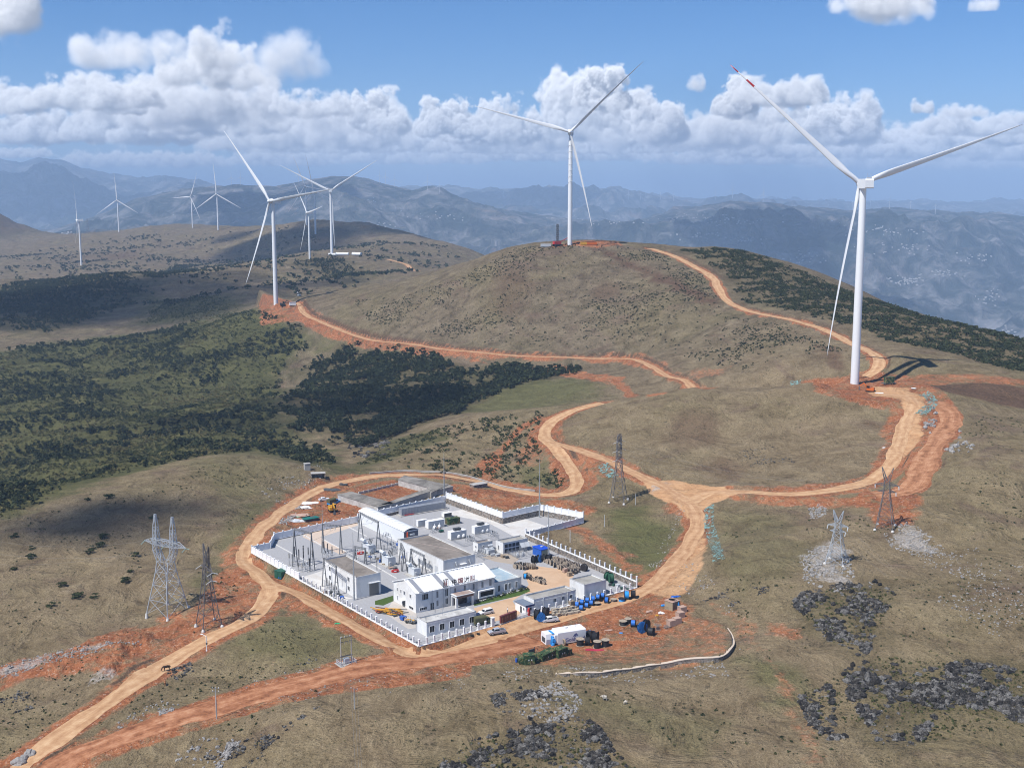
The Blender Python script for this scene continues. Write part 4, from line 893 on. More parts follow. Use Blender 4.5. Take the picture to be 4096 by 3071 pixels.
# ------------------------------------------------------------------ lattice pylons, poles and lines
def lattice(mb, secs, w, br):                       # secs: (z, half width x, half width y); legs plus crossed bracing
    for (z0, x0, y0), (z1, x1, y1) in zip(secs[:-1], secs[1:]):
        c0 = [(-x0, -y0, z0), (x0, -y0, z0), (x0, y0, z0), (-x0, y0, z0)]; c1 = [(-x1, -y1, z1), (x1, -y1, z1), (x1, y1, z1), (-x1, y1, z1)]
        for i in range(4):
            j = (i+1) % 4; mb.bar(c0[i], c1[i], w); mb.bar(c0[i], c1[j], br); mb.bar(c0[j], c1[i], br); mb.bar(c1[i], c1[j], br)
def arm(mb, z, x0, x1, yw, h, br):                  # tapering crossarm from x0 to tip x1
    t = (x1, 0, z+h*.15)
    for y in (-yw, yw):
        mb.bar((x0, y, z), t, br*1.3); mb.bar((x0, y, z+h), t, br*1.3)
        for k in (.33, .66):
            xx = x0+(x1-x0)*k; mb.bar((xx, y*(1-k), z), (xx, y*(1-k), z+h*(1-k)+h*.15*k), br); mb.bar((x0+(x1-x0)*(k-.33), y*(1.33-k), z), (xx, y*(1-k), z+h*(1-k)), br)
    mb.bar((x0+(x1-x0)*.5, -yw*.5, z), (x0+(x1-x0)*.5, yw*.5, z), br)
def insul(mb, p, q, n=9):
    p = Vector(p); q = Vector(q)
    mb.tube(p, q, .05, n=5)
    for i in range(n):
        c_ = p.lerp(q, (i+.5)/n); d = (q-p).normalized()*.05; mb.tube(c_-d, c_+d, .16, .09, n=7)
LAT = mat('pylon_galvanised_steel', (.42, .45, .48), .45, .5, .3, .1, .5)
LATD = mat('pylon_dull_steel', (.15, .14, .14), .6, .4, .3, .1, .5)
PIER = mat('white_concrete_pier', (.62, .6, .57), .9, .1, var=.1, scale=1)
def pylon(at, rz, label, H, kind, m, base=3.4, cat='pylon', group='lattice power pylons'):
    r = empty('power_pylon', at, rz); k = H/30.; t = MB(); th_ = 1.2 if kind == 'cat' else 1.15; w, b_ = .19*th_*k**.5, .095*th_*k**.5
    legs = []
    if kind == 'cat':                                # portal head with two horns
        lattice(t, [(0.1, base, base), (4.5*k, base*.83, base*.83), (9*k, base*.66, base*.62), (13*k, base*.55, base*.42), (16*k, base*.52, base*.3)], w, b_)
        for s_ in (-1, 1):
            o_ = MB(); lattice(o_, [(16*k, .9, 1.0), (19*k, .8, .9), (22*k, .8, .8), (26*k, .6, .6), (30*k, .22, .22)], w*.8, b_)
            sh = lambda z: s_*(1.3*k+ (2.2*k if z > 17*k else .6*k))
            t.add([(x+sh(z), y, z) for x, y, z in o_.v], o_.f)
        a_ = MB(); lattice(a_, [(0, .8, .7), (2.6*k, .9, .8), (5.2*k, .9, .8), (7.8*k, .9, .8), (10.4*k, .8, .7)], w*.7, b_)
        t.add([(z-5.2*k, y, 21.6*k+x) for x, y, z in a_.v], a_.f)
        for s_ in (-1, 1): arm(t, 21.0*k, s_*5.0*k, s_*8.6*k, .8, 1.5*k, b_)
        tips = [(s_*8.4*k, 0, 21.1*k) for s_ in (-1, 1)]+[(0, 0, 20.9*k)]; horns = [(s_*3.5*k, 0, 30*k) for s_ in (-1, 1)]
    elif kind == 'horn':
        lattice(t, [(0.1, base, base), (5*k, base*.8, base*.8), (10*k, base*.62, base*.62), (14.5*k, base*.46, base*.46), (18*k, base*.36, base*.36), (21*k, base*.3, base*.3), (23.5*k, base*.26, base*.26)], w, b_)
        for s_ in (-1, 1):
            o_ = MB(); lattice(o_, [(23.5*k, .5, .6), (26.5*k, .35, .4), (30*k, .1, .1)], w*.7, b_*.9); t.add([(x+s_*(.4+(z-23.5*k)*.32), y, z) for x, y, z in o_.v], o_.f)
            arm(t, 21.2*k, s_*base*.3, s_*5.6*k, .7, 1.3*k, b_); arm(t, 18*k, s_*base*.36, s_*4.4*k, .6, 1.1*k, b_)
        tips = [(s_*5.5*k, 0, 21.2*k) for s_ in (-1, 1)]+[(4.3*k, 0, 18*k)]; horns = [(s_*2.4*k, 0, 30*k) for s_ in (-1, 1)]
    else:                                            # straight tower with three arms a side
        lattice(t, [(0.1, base, base), (5*k, base*.78, base*.78), (9.5*k, base*.6, base*.6), (13*k, base*.45, base*.45), (16*k, base*.36, base*.36), (19.5*k, base*.32, base*.32), (23*k, base*.29, base*.29), (26.5*k, base*.26, base*.26), (29*k, base*.22, base*.22)], w, b_)
        for z, L_ in ((19*k, 3.2*k), (23*k, 3.6*k), (26.8*k, 2.9*k), (29*k, 3.0*k)):
            for s_ in (-1, 1): arm(t, z, s_*base*.27, s_*L_, .6, .9*k, b_)
        tips = [(s_*L_, 0, z) for z, L_ in ((19*k, 3.1*k), (23*k, 3.5*k), (26.8*k, 2.8*k)) for s_ in (-1, 1)]; horns = [(2.9*k, 0, 29*k), (-2.9*k, 0, 29*k)]
    t.build('lattice_frame', m, r)
    for sx_ in (-1, 1):
        for sy_ in (-1, 1):
            fx, fy = sx_*base, sy_*base; wx_, wy_ = at[0]+fx*math.cos(rz)-fy*math.sin(rz), at[1]+fx*math.sin(rz)+fy*math.cos(rz)
            zg = float(zat(wx_, wy_))-at[2]; MB().lathe([(.55, zg-.6), (.5, zg+.25), (.32, max(zg+.6, .3))], 10, (fx, fy, 0)).build('footing', PIER, r)
            if zg < -.2: t2 = MB().bar((fx, fy, zg+.3), (fx, fy, .3), w*1.2).build('leg_extension', m, r)
    for x, y, z in tips:
        ins = MB(); insul(ins, (x, y, z), (x+.3, y-1.9, z-.8)); insul(ins, (x, y, z), (x-.3, y+1.9, z-.8))
        ins.build('insulator_string', GREYP if kind != 'cat' else mat('green_glass_insulator', (.25, .36, .33), .3, .5), r)
    tag(r, label, cat, group); rot = Matrix.Rotation(rz, 3, 'Z')
    return [Vector(at)+rot @ Vector(p) for p in tips], [Vector(at)+rot @ Vector(p) for p in horns]
def py_h(foot_px, top_px):
    h = hk(*foot_px); return h, float(aty(*pxf(*top_px), h[1])[2]-h[2])
h1, H1 = py_h(('N',1450,1075), ('N',1440,240)); PY1 = pylon(h1, math.radians(-30), 'large pale steel pylon with portal head and two horns at the left', H1, 'cat', LAT, 4.6)
h2, H2 = py_h(('N',1805,1190), ('N',1790,495)); PY2 = pylon(h2, math.radians(-55), 'dark steel pylon beside the dirt road, right of the larger pale pylon', H2, 'horn', LATD, 3.0)
h3, H3 = py_h(('V',375,765), ('V',405,180)); PY3 = pylon(h3, math.radians(70), 'tall steel pylon with stacked crossarms behind the walled yard', H3, 'mast', LATD, 3.1)
h4, H4 = py_h(('W',1010,890), ('W',1030,365)); PY4 = pylon(h4, math.radians(-25), 'steel pylon on red earth below the bend of the knoll road', H4, 'horn', LATD, 3.0)
h5, H5 = py_h(('W',590,1190), ('W',575,735)); PY5 = pylon(h5, math.radians(-30), 'steel pylon standing in white rubble above the dark rocks', H5, 'horn', LAT, 3.0)
h6, H6 = py_h(('E',760,720), ('E',755,588)); PY6 = pylon(h6, .3, 'small far pylon beside the leftmost wind turbine', H6, 'mast', LATD, 5.0)
WIRE = mat('bare_aluminium_wire', (.14, .14, .14), .6, .3, .2, .05, 1)
def wire(p, q, sag, r=.02, n=22):
    t = MB(); P = [Vector(p).lerp(Vector(q), i/n)-Vector((0, 0, sag*4*(i/n)*(1-i/n))) for i in range(n+1)]
    for a, b in zip(P[:-1], P[1:]): t.tube(a, b, r, n=4, caps=False)
    return t
def span(A_, B_, sag, lab, r=.02):
    o = empty('power_line', tuple(A_[0]));
    for p, q in zip(A_, B_):
        t = wire(p, q, sag, r); t.v = [(x-A_[0][0], y-A_[0][1], z-A_[0][2]) for x, y, z in t.v]; t.build('conductor', WIRE, o)
    tag(o, lab, 'power line')
span(PY3[0][:6], [Vector((float(p[0]), float(p[1]), float(p[2]))) for p in [np.array(PY4[0][i % 3])+np.array((0, 0, 1.5*(i//3))) for i in range(6)]], 5.0, 'power line strung between the tall pylon behind the yard and the pylon on red earth')
far_r = [Vector(aty(2330+i*25, 1180+i*20, 405)) for i in range(3)]
span(PY4[0], far_r, 5.0, 'power line leaving the pylon on red earth towards the right')
span(PY5[0], [Vector(aty(2300+i*45, 1560+i*10, 320))+Vector((0, 0, 9)) for i in range(3)], 4.0, 'power line passing over the dark rocks at the right')
span(PY1[0], [Vector(aty(-250, 1180+40*i, 380))+Vector((0, 0, 12)) for i in range(3)], 6.0, 'power line leaving the large pale pylon towards the left')
# poles
POLEM = mat('grey_concrete_pole', (.42, .40, .38), .85, .15, var=.08, scale=.7)
def pole(k, fx, fy, tx, ty, label, r0=.16, cross=0, name='utility_pole', cat='pole', m=POLEM, h=None):
    p = hk(k, fx, fy); H = float(aty(*pxf(k, tx, ty), p[1])[2]-p[2]) if h is None else h
    e = empty(name, p); MB().lathe([(r0, -.6), (r0*.9, H*.5), (r0*.62, H)], 10).build('shaft', m, e, True, auto=1)
    if cross:
        t = MB()
        for i in range(cross): t.bar((-.95, .0, H-.35-.9*i), (.95, 0, H-.35-.9*i), .1)
        t.build('crossarm', DSTEEL, e); t = MB()
        for i in range(cross):
            for x in (-.85, 0, .85): t.lathe([(.05, 0), (.09, .08), (.05, .16), (.09, .24), (.04, .34)], 7, (x, 0, H-.3-.9*i))
        t.build('insulators', WHITE2, e)
    e.rotation_euler = (0, 0, random.uniform(-.5, .5)); tag(e, label, cat); return e, p, H
pole('O', 2130,1165, 2105,850, 'grey power pole with crossarms beside the orange earth track', .17, 2)
pp, pq, ph_ = pole('Q', 1335,938, 1322,752, 'slim power pole at the orange bank with wires running to the frame edge', .15, 1)
o = empty('power_line', pq+np.array((0, 0, ph_)))
for i in (-1, 0, 1):
    q = aty(775+i*7, 1660, 180); t = wire((i*.7, 0, 0), (q[0]-pq[0], q[1]-pq[1], q[2]-pq[2]-ph_), 1.5, .025); t.build('conductor', WIRE, o)
tag(o, 'three parallel wires running from the slim pole down to the bottom edge', 'power line')
for x, y, ty, lab in ((255,985,880,'small pole in the turf between yard and tall pylon'), (523,795,695,'small pole at the foot of the tall pylon')): pole('V', x, y, x, ty, lab, .12, 0, m=GREYP)
pole('D', 775,190, 775,65, 'short white pole in the turf behind the right yard wall', .1, 0, m=WHITE2)
for x, y, ty in ((1285,1105,1045), (1570,740,700), (1645,670,640)):
    pass
# lamp by the road
p = hk('O', 2032,495); H = float(aty(*pxf('O', 2020,350), p[1])[2]-p[2]); e = empty('street_lamp', p, 2.6)
MB().lathe([(.28, 0), (.28, .08), (.14, .1), (.11, H)], 10).build('post', WHITE2, e, True, auto=.8); MB().bar((0, 0, H-.1), (1.5, 0, H+.25), .09).build('arm', WHITE2, e); MB().box((1.7, 0, H+.18), (.9, .34, .14)).build('lamp_head', WHITE2, e); MB().box((-.1, 0, 2.0), (.3, .4, .5)).build('control_box', DARKG, e)
tag(e, 'white street lamp with one arm beside the dirt road', 'street lamp')
# pole-mounted transformer
p = hk('Q', 1265,545); e = empty('pole_transformer', p, math.radians(34)); H = float(aty(*pxf('Q', 1245,285), p[1])[2]-p[2])*.92
for x in (-1.6, 1.6): MB().lathe([(.17, -.3), (.11, H)], 10, (x, 0, 0)).build('shaft', POLEM, e, True, auto=1)
t = MB().bar((-1.9, 0, H-.4), (1.9, 0, H-.4), .12).bar((-1.9, 0, H-1.6), (1.9, 0, H-1.6), .12).bar((-1.9, .2, 2.3), (1.9, .2, 2.3), .14).bar((-1.9, -.2, 2.3), (1.9, -.2, 2.3), .14); t.build('crossarm', DSTEEL, e)
t = MB()
for x in (-1.2, -.4, .4, 1.2): t.lathe([(.06, 0), (.1, .1), (.05, .2), (.1, .3), (.04, .45)], 7, (x, 0, H-.35)).tube((x, 0, H-1.6), (x, .1, H-2.3), .05)
t.build('insulators', GREYP, e); MB().box((0, 0, .3), (1.5, 1.1, 1.3)).box((0, 0, 1.6), (1.2, .8, .15)).build('transformer_tank', GREYP, e)
t = MB()
for a, b in (((-2.3, -1.6), (2.3, -1.6)), ((2.3, -1.6), (2.3, 1.6)), ((2.3, 1.6), (-2.3, 1.6)), ((-2.3, 1.6), (-2.3, -1.6))):
    for k in range(6): x = a[0]+(b[0]-a[0])*k/6; y = a[1]+(b[1]-a[1])*k/6; t.bar((x, y, 0), (x, y, 1.2), .09)
    t.bar((*a, 1.15), (*b, 1.15), .08).bar((*a, .6), (*b, .6), .08)
t.build('fence', GREYP, e); MB().box((0, 0, -.5), (5.4, 4, .58)).build('plinth', CONC, e)
tag(e, 'twin pole transformer station inside a low fence in the turf', 'transformer')
# ------------------------------------------------------------------ yard surfaces
GRAV = mat('grey_crushed_gravel', (.345, .345, .355), .95, .1, var=.22, scale=2.2, dirt=(.27, .25, .24), dirt_amt=.4)
CPALE = mat('pale_concrete_paving', (.56, .545, .52), .9, .15, var=.12, scale=.35, dirt=(.4, .33, .27), dirt_amt=.5)
CTAN = mat('dusty_tan_concrete', (.52, .36, .235), .95, .1, var=.14, scale=.3, dirt=(.42, .25, .145), dirt_amt=.6)
def sheet(name, pts, z, m, label):
    t = MB(); t.prism([p[:2] for p in pts], z-.02, z); o = t.build(name, m); tag(o, label, None, None, 'structure'); return o
ins = [p+(c-p)/np.linalg.norm(c-p)*.2 for p in PAD]
sheet('yard_gravel', ins, .03, GRAV, 'grey gravel floor of the walled yard')
def zz(k, L): return [Z0(k, *p) for p in L]
sheet('yard_paving', zz('B', [(740,690),(1000,650),(1830,1000),(1640,1010),(1250,800),(960,740)]), .045, CPALE, 'pale concrete lane along the rear stone wall')
sheet('yard_paving', zz('B', [(1430,815),(1660,760),(1960,860),(1650,960)]), .040, CPALE, 'pale concrete slab in the yard corner')
sheet('yard_paving', zz('A', [(870,930),(1460,800),(1470,830),(1060,960),(1340,1130),(1270,1150),(860,960)]), .045, mat('stained_concrete', (.53, .43, .35), .95, .1, var=.12, scale=.4), 'pinkish concrete lane between the gravel bays')
sheet('yard_paving', zz('A', [(860,1400),(1080,1330),(1100,1560),(1420,1640),(1200,1660)]), .045, CPALE, 'pale paving beside the left building')
sheet('yard_drive', zz('C', [(1090,640),(1600,500),(1700,380),(1640,240),(1760,170),(2211,230),(2150,430),(1640,480),(1520,560),(1620,720),(1300,790),(1140,720)]), .05, CTAN, 'dusty tan concrete driveway inside the gate')
sheet('yard_paving', zz('C', [(200,560),(460,690),(450,860),(370,870),(100,690)]), .05, mat('worn_concrete', (.45, .41, .37), .95, .1, var=.15, scale=.4), 'worn concrete apron with scrap beside the long building')
sheet('yard_paving', zz('B', [(1180,1180),(1460,1130),(1600,1200),(1520,1260),(1330,1230)]), .045, mat('brown_concrete', (.37, .31, .25), .95, .1, var=.15, scale=.4), 'brown concrete slab between equipment pens')
TURFM = mat('watered_turf', (.06, .10, .025), .95, .1, var=.35, scale=2.5)
sheet('lawn_strip', zz('C', [(1090,600),(1250,535),(1690,425),(1720,450),(1600,500),(1100,615)]), .06, TURFM, 'green lawn strip along the long building')
sheet('lawn_strip', zz('C', [(0,560),(200,500),(205,560),(90,610),(0,600)]), .06, TURFM, 'green lawn patch behind the scrap heap')
for L in ([(330,1150),(740,1340),(760,1320),(360,1130)],):
    pass
# ------------------------------------------------------------------ walls round the yard
WPANEL = mat('white_wall_panel', (.80, .80, .81), .8, .2, var=.05, scale=.5, dirt=(.55, .54, .53), dirt_amt=.25)
def wall_run(p, q, label, zb=-3.5, z0=0.0, hgt=2.3, n=6, solid=True, post_h=None, panel_lo=0.0, steps=0.0):
    p = np.array(p[:2]); q = np.array(q[:2]); L = float(np.hypot(*(q-p))); r = empty('perimeter_wall', (p[0], p[1], 0), math.atan2(q[1]-p[1], q[0]-p[0]))
    MB().box((L/2, 0, zb), (L, .7, z0-zb)).build('stone_base', STONE, r)
    MB().box((L/2, 0, z0), (L, .78, .14)).build('coping', WPANEL, r)
    if solid:
        t = MB(); t.box((L/2, 0, z0+.14), (L, .18, hgt-.14)); t.build('panel', WPANEL, r)
        t = MB(); t.box((L/2, 0, z0+hgt), (L, .34, .12)); t.build('cap', WPANEL, r)
    ph = post_h or hgt+.25; me_ = None
    for i in range(n+1):
        if me_ is None:
            t = MB(); t.box((0, 0, 0), (.42, .42, ph)).box((0, 0, ph), (.54, .54, .12)); o = t.build('post', WPANEL, r); me_ = o.data
        else: o = bpy.data.objects.new('post', me_); COL.objects.link(o); o.parent = r
        o.location = (L*i/n, 0, z0+.14)
    if not solid:
        t = MB(); t.bar((0, 0, z0+.45), (L, 0, z0+.45), .04).bar((0, 0, z0+1.1), (L, 0, z0+1.1), .04)
        for i in range(int(L/.45)): t.bar((i*.45, 0, z0+.14), (i*.45, 0, z0+1.25), .022)
        t.build('railing', DSTEEL, r)
    tag(r, label, 'wall', 'white walls and railings round the yard'); return r
wall_run(PAD[0], PAD[1], 'plain white solid wall on a stone base along the left front', n=12, hgt=2.2)
wall_run(PAD[1], PAD[2]+np.array((0., 0.)), 'white posts with railing on a stone base beside the front road', -3.0, 0, n=25, solid=False, post_h=1.75)
G0 = Z0('C', 1300,835); G1 = Z0('D', 310,1000); 
wall_run(PAD[2], G0, 'white posts with railing in front of the flat roofed gate building', -3.0, 0, n=10, solid=False, post_h=1.9)
wall_run(Z0('D', 385,985), PAD[3], 'white posts with railing from the gate to the right corner', -2.0, .1, n=15, solid=False, post_h=1.7)
wall_run(PAD[3], PAD[4], 'stone wall topped by white posts on the right side of the yard', -1.0, 2.0, n=23, solid=False, post_h=1.7)
wall_run(PAD[4], PAD[5], 'low white wall of the rear annex facing the turf', -1, .4, n=8, hgt=2.1)
wall_run(PAD[5], PAD[6], 'white wall on rubble stone at the far end of the annex', -1, 2.3, n=6, hgt=2.1)
wall_run(PAD[6], PAD[7], 'white wall on rubble stone between the annex and the red earth', -1, 2.3, n=5, hgt=2.1)
wall_run(PAD[7], PAD[8], 'long white wall on rubble stone at the rear of the yard', -1, 2.4, n=11, hgt=2.1)
wall_run(PAD[8], PAD[9], 'white panelled wall behind the grey container row', -1, 1.2, n=14, hgt=2.0)
wall_run(PAD[9], PAD[10], 'white panelled wall behind the left gravel bays', -3, .3, n=10, hgt=2.3)
wall_run(PAD[10], PAD[11], 'short slanting piece of white wall at the left corner', -3.5, .2, n=2, hgt=2.2)
wall_run(PAD[11], PAD[0], 'white wall at the far left corner of the yard', -3.8, 0, n=3, hgt=2.2)
# ------------------------------------------------------------------ buildings
def at_face(face, L, D, u, z, off):
    return {'front': ((u, -off, z), 0), 'back': ((L-u, D+off, z), math.pi), 'left': ((-off, D-u, z), -math.pi/2), 'right': ((L+off, u, z), math.pi/2)}[face]
_wm = {}
def window(root, face, L, D, u, z, w, h, mull=1, sill=False, framem=None, name='window'):
    loc, r = at_face(face, L, D, u, z, .0); key = (w, h, mull, sill)
    fm = framem or WHITE2
    if key not in _wm:
        t = MB(); f = .09
        t.box((0, -.045, 0), (w, .09, f)).box((0, -.045, h-f), (w, .09, f)).box((-w/2+f/2, -.045, f), (f, .09, h-2*f)).box((w/2-f/2, -.045, f), (f, .09, h-2*f))
        for i in range(mull): t.box((-w/2+w*(i+1)/(mull+1), -.04, f), (.06, .07, h-2*f))
        if sill: t.box((0, -.14, -.1), (w+.3, .3, .1))
        a = t.build(name, fm); p = MB().box((0, -.012, f), (w-2*f, .024, h-2*f)).build('pane', GLASS, a); _wm[key] = (a.data, p.data)
        a.parent = root
    else:
        a = bpy.data.objects.new(name, _wm[key][0]); COL.objects.link(a); a.parent = root; p = bpy.data.objects.new('pane', _wm[key][1]); COL.objects.link(p); p.parent = a
    a.location = loc; a.rotation_euler = (0, 0, r); return a
def door(root, face, L, D, u, w, h, m=DARKG, frame=True):
    loc, r = at_face(face, L, D, u, 0, 0); t = MB().box((0, -.03, 0), (w, .06, h))
    for i in range(1, max(2, int(w))): t.box((-w/2+w*i/max(2, int(w)), -.07, .05), (.04, .02, h-.1))
    o = t.build('door', m, root); o.location = loc; o.rotation_euler = (0, 0, r); MB().box((w*.3, -.1, h*.45), (.06, .06, .3)).build('handle', STEEL, o); return o
def block(name, FP, h, label, cat='building', wallm=WHITE, roofm=ROOFM, par=.45, z0=-.3, group=None, trim=True):
    a0, b0, L, D = FP; r = empty(name, wab(a0, b0, 0), RZ); t = MB(); k = .24
    O_ = [(0, 0), (L, 0), (L, D), (0, D)]; I_ = [(k, k), (L-k, k), (L-k, D-k), (k, D-k)]
    V = [(x, y, z0) for x, y in O_]+[(x, y, h) for x, y in O_]+[(x, y, h) for x, y in I_]+[(x, y, h-par) for x, y in I_]
    F = []
    for i in range(4):
        j = (i+1) % 4; F += [(i, j, 4+j, 4+i), (4+i, 4+j, 8+j, 8+i), (8+i, 8+j, 12+j, 12+i)]
    t.add(V, F).build('wall', wallm, r)
    MB().add([(x, y, h-par+.01) for x, y in I_], [(0, 1, 2, 3)]).build('roof', roofm, r)
    if trim:
        t = MB(); e = .06
        for (x0, y0), (x1, y1) in zip(O_, O_[1:]+O_[:1]):
            d = Vector((x1-x0, y1-y0, 0)).normalized(); t.bar(Vector((x0, y0, h+.03))-d*e+Vector((k/2*-d.y, k/2*d.x, 0)), Vector((x1, y1, h+.03))+d*e+Vector((k/2*-d.y, k/2*d.x, 0)), k+.1, .07)
        t.build('parapet_cap', mat('grey_parapet_cap', (.42, .41, .40), .9, .1, var=.1, scale=.6), r)
    tag(r, label, cat, group); return r, L, D
# front building by the gate
r, L, D = block('gate_building', foot('C', (570,797), (1117,670), (455,742), 4.3), 4.3, 'white flat roofed building with five dark front windows at the front corner', roofm=mat('pale_speckled_roof', (.52, .51, .49), .95, .1, var=.2, scale=.6, dirt=(.2, .19, .17), dirt_amt=.6), par=.4)
for i in range(5): window(r, 'front', L, D, L*(.105+.2*i), 1.0, 1.75, 2.05, 1)
window(r, 'right', L, D, D*.5, 1.2, 1.2, 1.5)
MB().box((L/2, 0, 3.75), (L+.16, .1, .12)).build('string_course', WHITE2, r)
t = MB()
for x, y, hh in ((L*.30, D*.7, 2.6), (L*.46, D*.75, 3.4), (L*.08, D*.5, 1.0)):
    t.tube((x, y, 3.9), (x, y, 3.9+hh), .04, n=5)
    for k in range(3): t.bar((x+math.cos(k*2.1)*hh*.3, y+math.sin(k*2.1)*hh*.3, 3.9), (x, y, 3.9+hh*.75), .03)
    for z in (.6, .8, .95): t.bar((x-.5, y, 3.9+hh*z), (x+.5, y, 3.9+hh*z), .03)
t.build('antenna', STEEL, r)
# long building with the sheet roof
EH = 6.4; q = [Z0('C', 450,472, z=EH), Z0('C', 1322,287, z=EH), Z0('C', 203,343, z=EH)]
a0, b0 = ab(q[0]); a1 = ab(q[1])[0]; b1 = ab(q[2])[1]; L = a1-a0; D = b1-b0; RH = EH+2.3
r = empty('office_building', wab(a0, b0), RZ)
t = MB(); t.side([(0, -.3), (D, -.3), (D, EH), (D*.5, RH), (0, EH)], 0, L); t.build('wall', WHITE, r)
# eaves trough and raised verges on a corrugated roof
CORR = mat('white_corrugated_sheet', (.76, .77, .78), .45, .4, var=.06, scale=.5, dirt=(.45, .44, .43), dirt_amt=.3)
rf = MB(); pit = 1.15; nseg = int(L/pit)
for s_ in (0, 1):
    for i in range(nseg):
        for u0, u1, lift in ((0, .80, .10), (.80, 1.0, .22)):
            x0, x1 = (i+u0)*L/nseg, (i+u1)*L/nseg
            ya, yb = (-.5, D*.5) if s_ == 0 else (D+.5, D*.5); za = EH-.5*(RH-EH)/(D*.5)
            V = [(x0, ya, za+lift), (x1, ya, za+lift), (x1, yb, RH+lift), (x0, yb, RH+lift)]
            rf.add(V+[(x0, ya, za+.0), (x1, ya, za+.0)], [(0, 1, 2, 3) if s_ == 0 else (3, 2, 1, 0), (4, 5, 1, 0)])
            if lift > .2:
                for x in (x0, x1): rf.add([(x, ya, za+.1), (x, ya, za+.22), (x, yb, RH+.22), (x, yb, RH+.1)], [(0, 1, 2, 3)])
roof = rf.build('roof', CORR, r); MB().bar((-.1, D*.5, RH+.25), (L+.1, D*.5, RH+.25), .5, .1).build('ridge_cap', CORR, roof)
for fx in (.035, .33, .475):                         # worn grey bands without sheet
    MB().add([(L*fx, -.45, EH-.05+.25), (L*fx+1.5, -.45, EH-.05+.25), (L*fx+1.5, D*.46, RH+.08), (L*fx, D*.46, RH+.08)], [(0, 1, 2, 3)]).build('grey_roof_band', mat('lead_grey_sheet', (.26, .27, .30), .7, .3, var=.15, scale=.8), roof)
for y in (0, D): MB().bar((0, y-(.06 if y == 0 else -.06), EH-.05), (L, y-(.06 if y == 0 else -.06), EH-.05), .14, .2).build('gutter', GREYP, r)
sl = (RH-EH)/(D*.5)
t = MB(); t.side([(-.4, EH-.4*sl+.30), (D*.5, RH+.45), (D+.4, EH-.4*sl+.30), (D+.4, EH-.4*sl+.05), (D*.5, RH+.2), (-.4, EH-.4*sl+.05)], -.32, -.02); t.build('verge', WHITE2, r)
t = MB(); t.side([(-.4, EH-.4*sl+.30), (D*.5, RH+.45), (D+.4, EH-.4*sl+.30), (D+.4, EH-.4*sl+.05), (D*.5, RH+.2), (-.4, EH-.4*sl+.05)], L+.02, L+.32); t.build('verge', WHITE2, r)
for u, z, w, h in ((.115, 3.7, 2.3, 2.0), (.265, 3.4, .85, 2.3), (.38, 3.3, 1.15, 2.5), (.49, 3.4, .85, 2.1), (.61, 3.5, .85, 2.2), (.725, 3.5, .85, 2.2), (.84, 3.5, .9, 2.2), (.945, 3.6, 1.0, 2.3)):
    window(r, 'front', L, D, L*u, z, w, h, 1 if w < 2 else 3, w > 2)
for u in (.265, .38, .70): window(r, 'front', L, D, L*u, .7, .85 if u < .3 else 1.05, 2.1)
window(r, 'front', L, D, L*.09, .5, 2.6, 1.0, 3); door(r, 'front', L, D, L*.2, 1.2, 2.2)
for u, z, w, h in ((.18, 3.9, .7, 1.3), (.34, 3.9, .7, 1.3), (.5, 3.9, 1.1, 1.4), (.77, 3.9, 1.1, 1.4), (.18, 1.0, .6, 1.6), (.80, .5, 2.6, 1.0)): window(r, 'left', L, D, D*u, z, w, h, 1)
loc, rr = at_face('left', L, D, D*.46, 0, 0); o = MB().box((0, -.6, 2.3), (2.2, 1.2, .14)).build('canopy', WHITE2, r); o.location = loc; o.rotation_euler = (0, 0, rr); door(r, 'left', L, D, D*.46, 1.6, 2.1)
# porch
px0, px1 = L*.43, L*.655; MAR = mat('red_brown_stone', (.16, .085, .065), .4, .4, var=.2, scale=1.5)
for x in (px0+.35, px1-.35): MB().box((x, -3.0, -.1), (.7, .7, 3.2)).build('porch_column', WHITE, r); MB().box((x, -.3, -.1), (.7, .6, 3.2)).build('porch_pilaster', WHITE, r)
MB().box(((px0+px1)/2, -1.75, 3.1), (px1-px0, 3.5, .75)).box(((px0+px1)/2, -1.75, 3.85), (px1-px0+.5, 3.9, .18)).build('porch_roof', WHITE, r)
MB().box(((px0+px1)/2, -3.56, 3.15), (px1-px0-.5, .1, .62)).build('porch_fascia', MAR, r); MB().box(((px0+px1)/2, -.2, 0), (px1-px0-1.6, .3, 2.9)).build('porch_entrance', mat('dark_entrance_glass', (.06, .04, .035), .2, .5, var=.2), r)
MB().add([(px0+.3, -3.4, 4.05), (px1-.3, -3.4, 4.05), (px1-.3, -.3, 4.05), (px0+.3, -.3, 4.05)], [(0, 1, 2, 3)]).build('porch_roof_finish', mat('red_grey_roof', (.30, .22, .19), .9, .1, var=.25, scale=1, dirt=(.5, .48, .45), dirt_amt=.5), r)
# bay window
bx0, bx1 = L*.775, L*.985; t = MB().box(((bx0+bx1)/2, -.5, .5), (bx1-bx0, 1.0, .4)).box(((bx0+bx1)/2, -.5, 2.6), (bx1-bx0, 1.0, .4)).box((bx0+.25, -.5, .9), (.5, 1.0, 1.7)).box((bx1-.25, -.5, .9), (.5, 1.0, 1.7)); t.build('bay_frame', WHITE2, r)
MB().box(((bx0+bx1)/2, -.55, .9), (bx1-bx0-1.0, .1, 1.7)).build('bay_glass', GLASS, r)
for u in (.20, .34, .43, .665, .77): MB().tube((L*u, -.09, 0), (L*u, -.09, EH-.1), .07, n=6).build('drainpipe', GREYP, r)
tag(r, 'long two storey white building with white sheet roof and characters on its eave', 'building'); OFF = r; OL = L; OD = D; OA = (a0, b0)
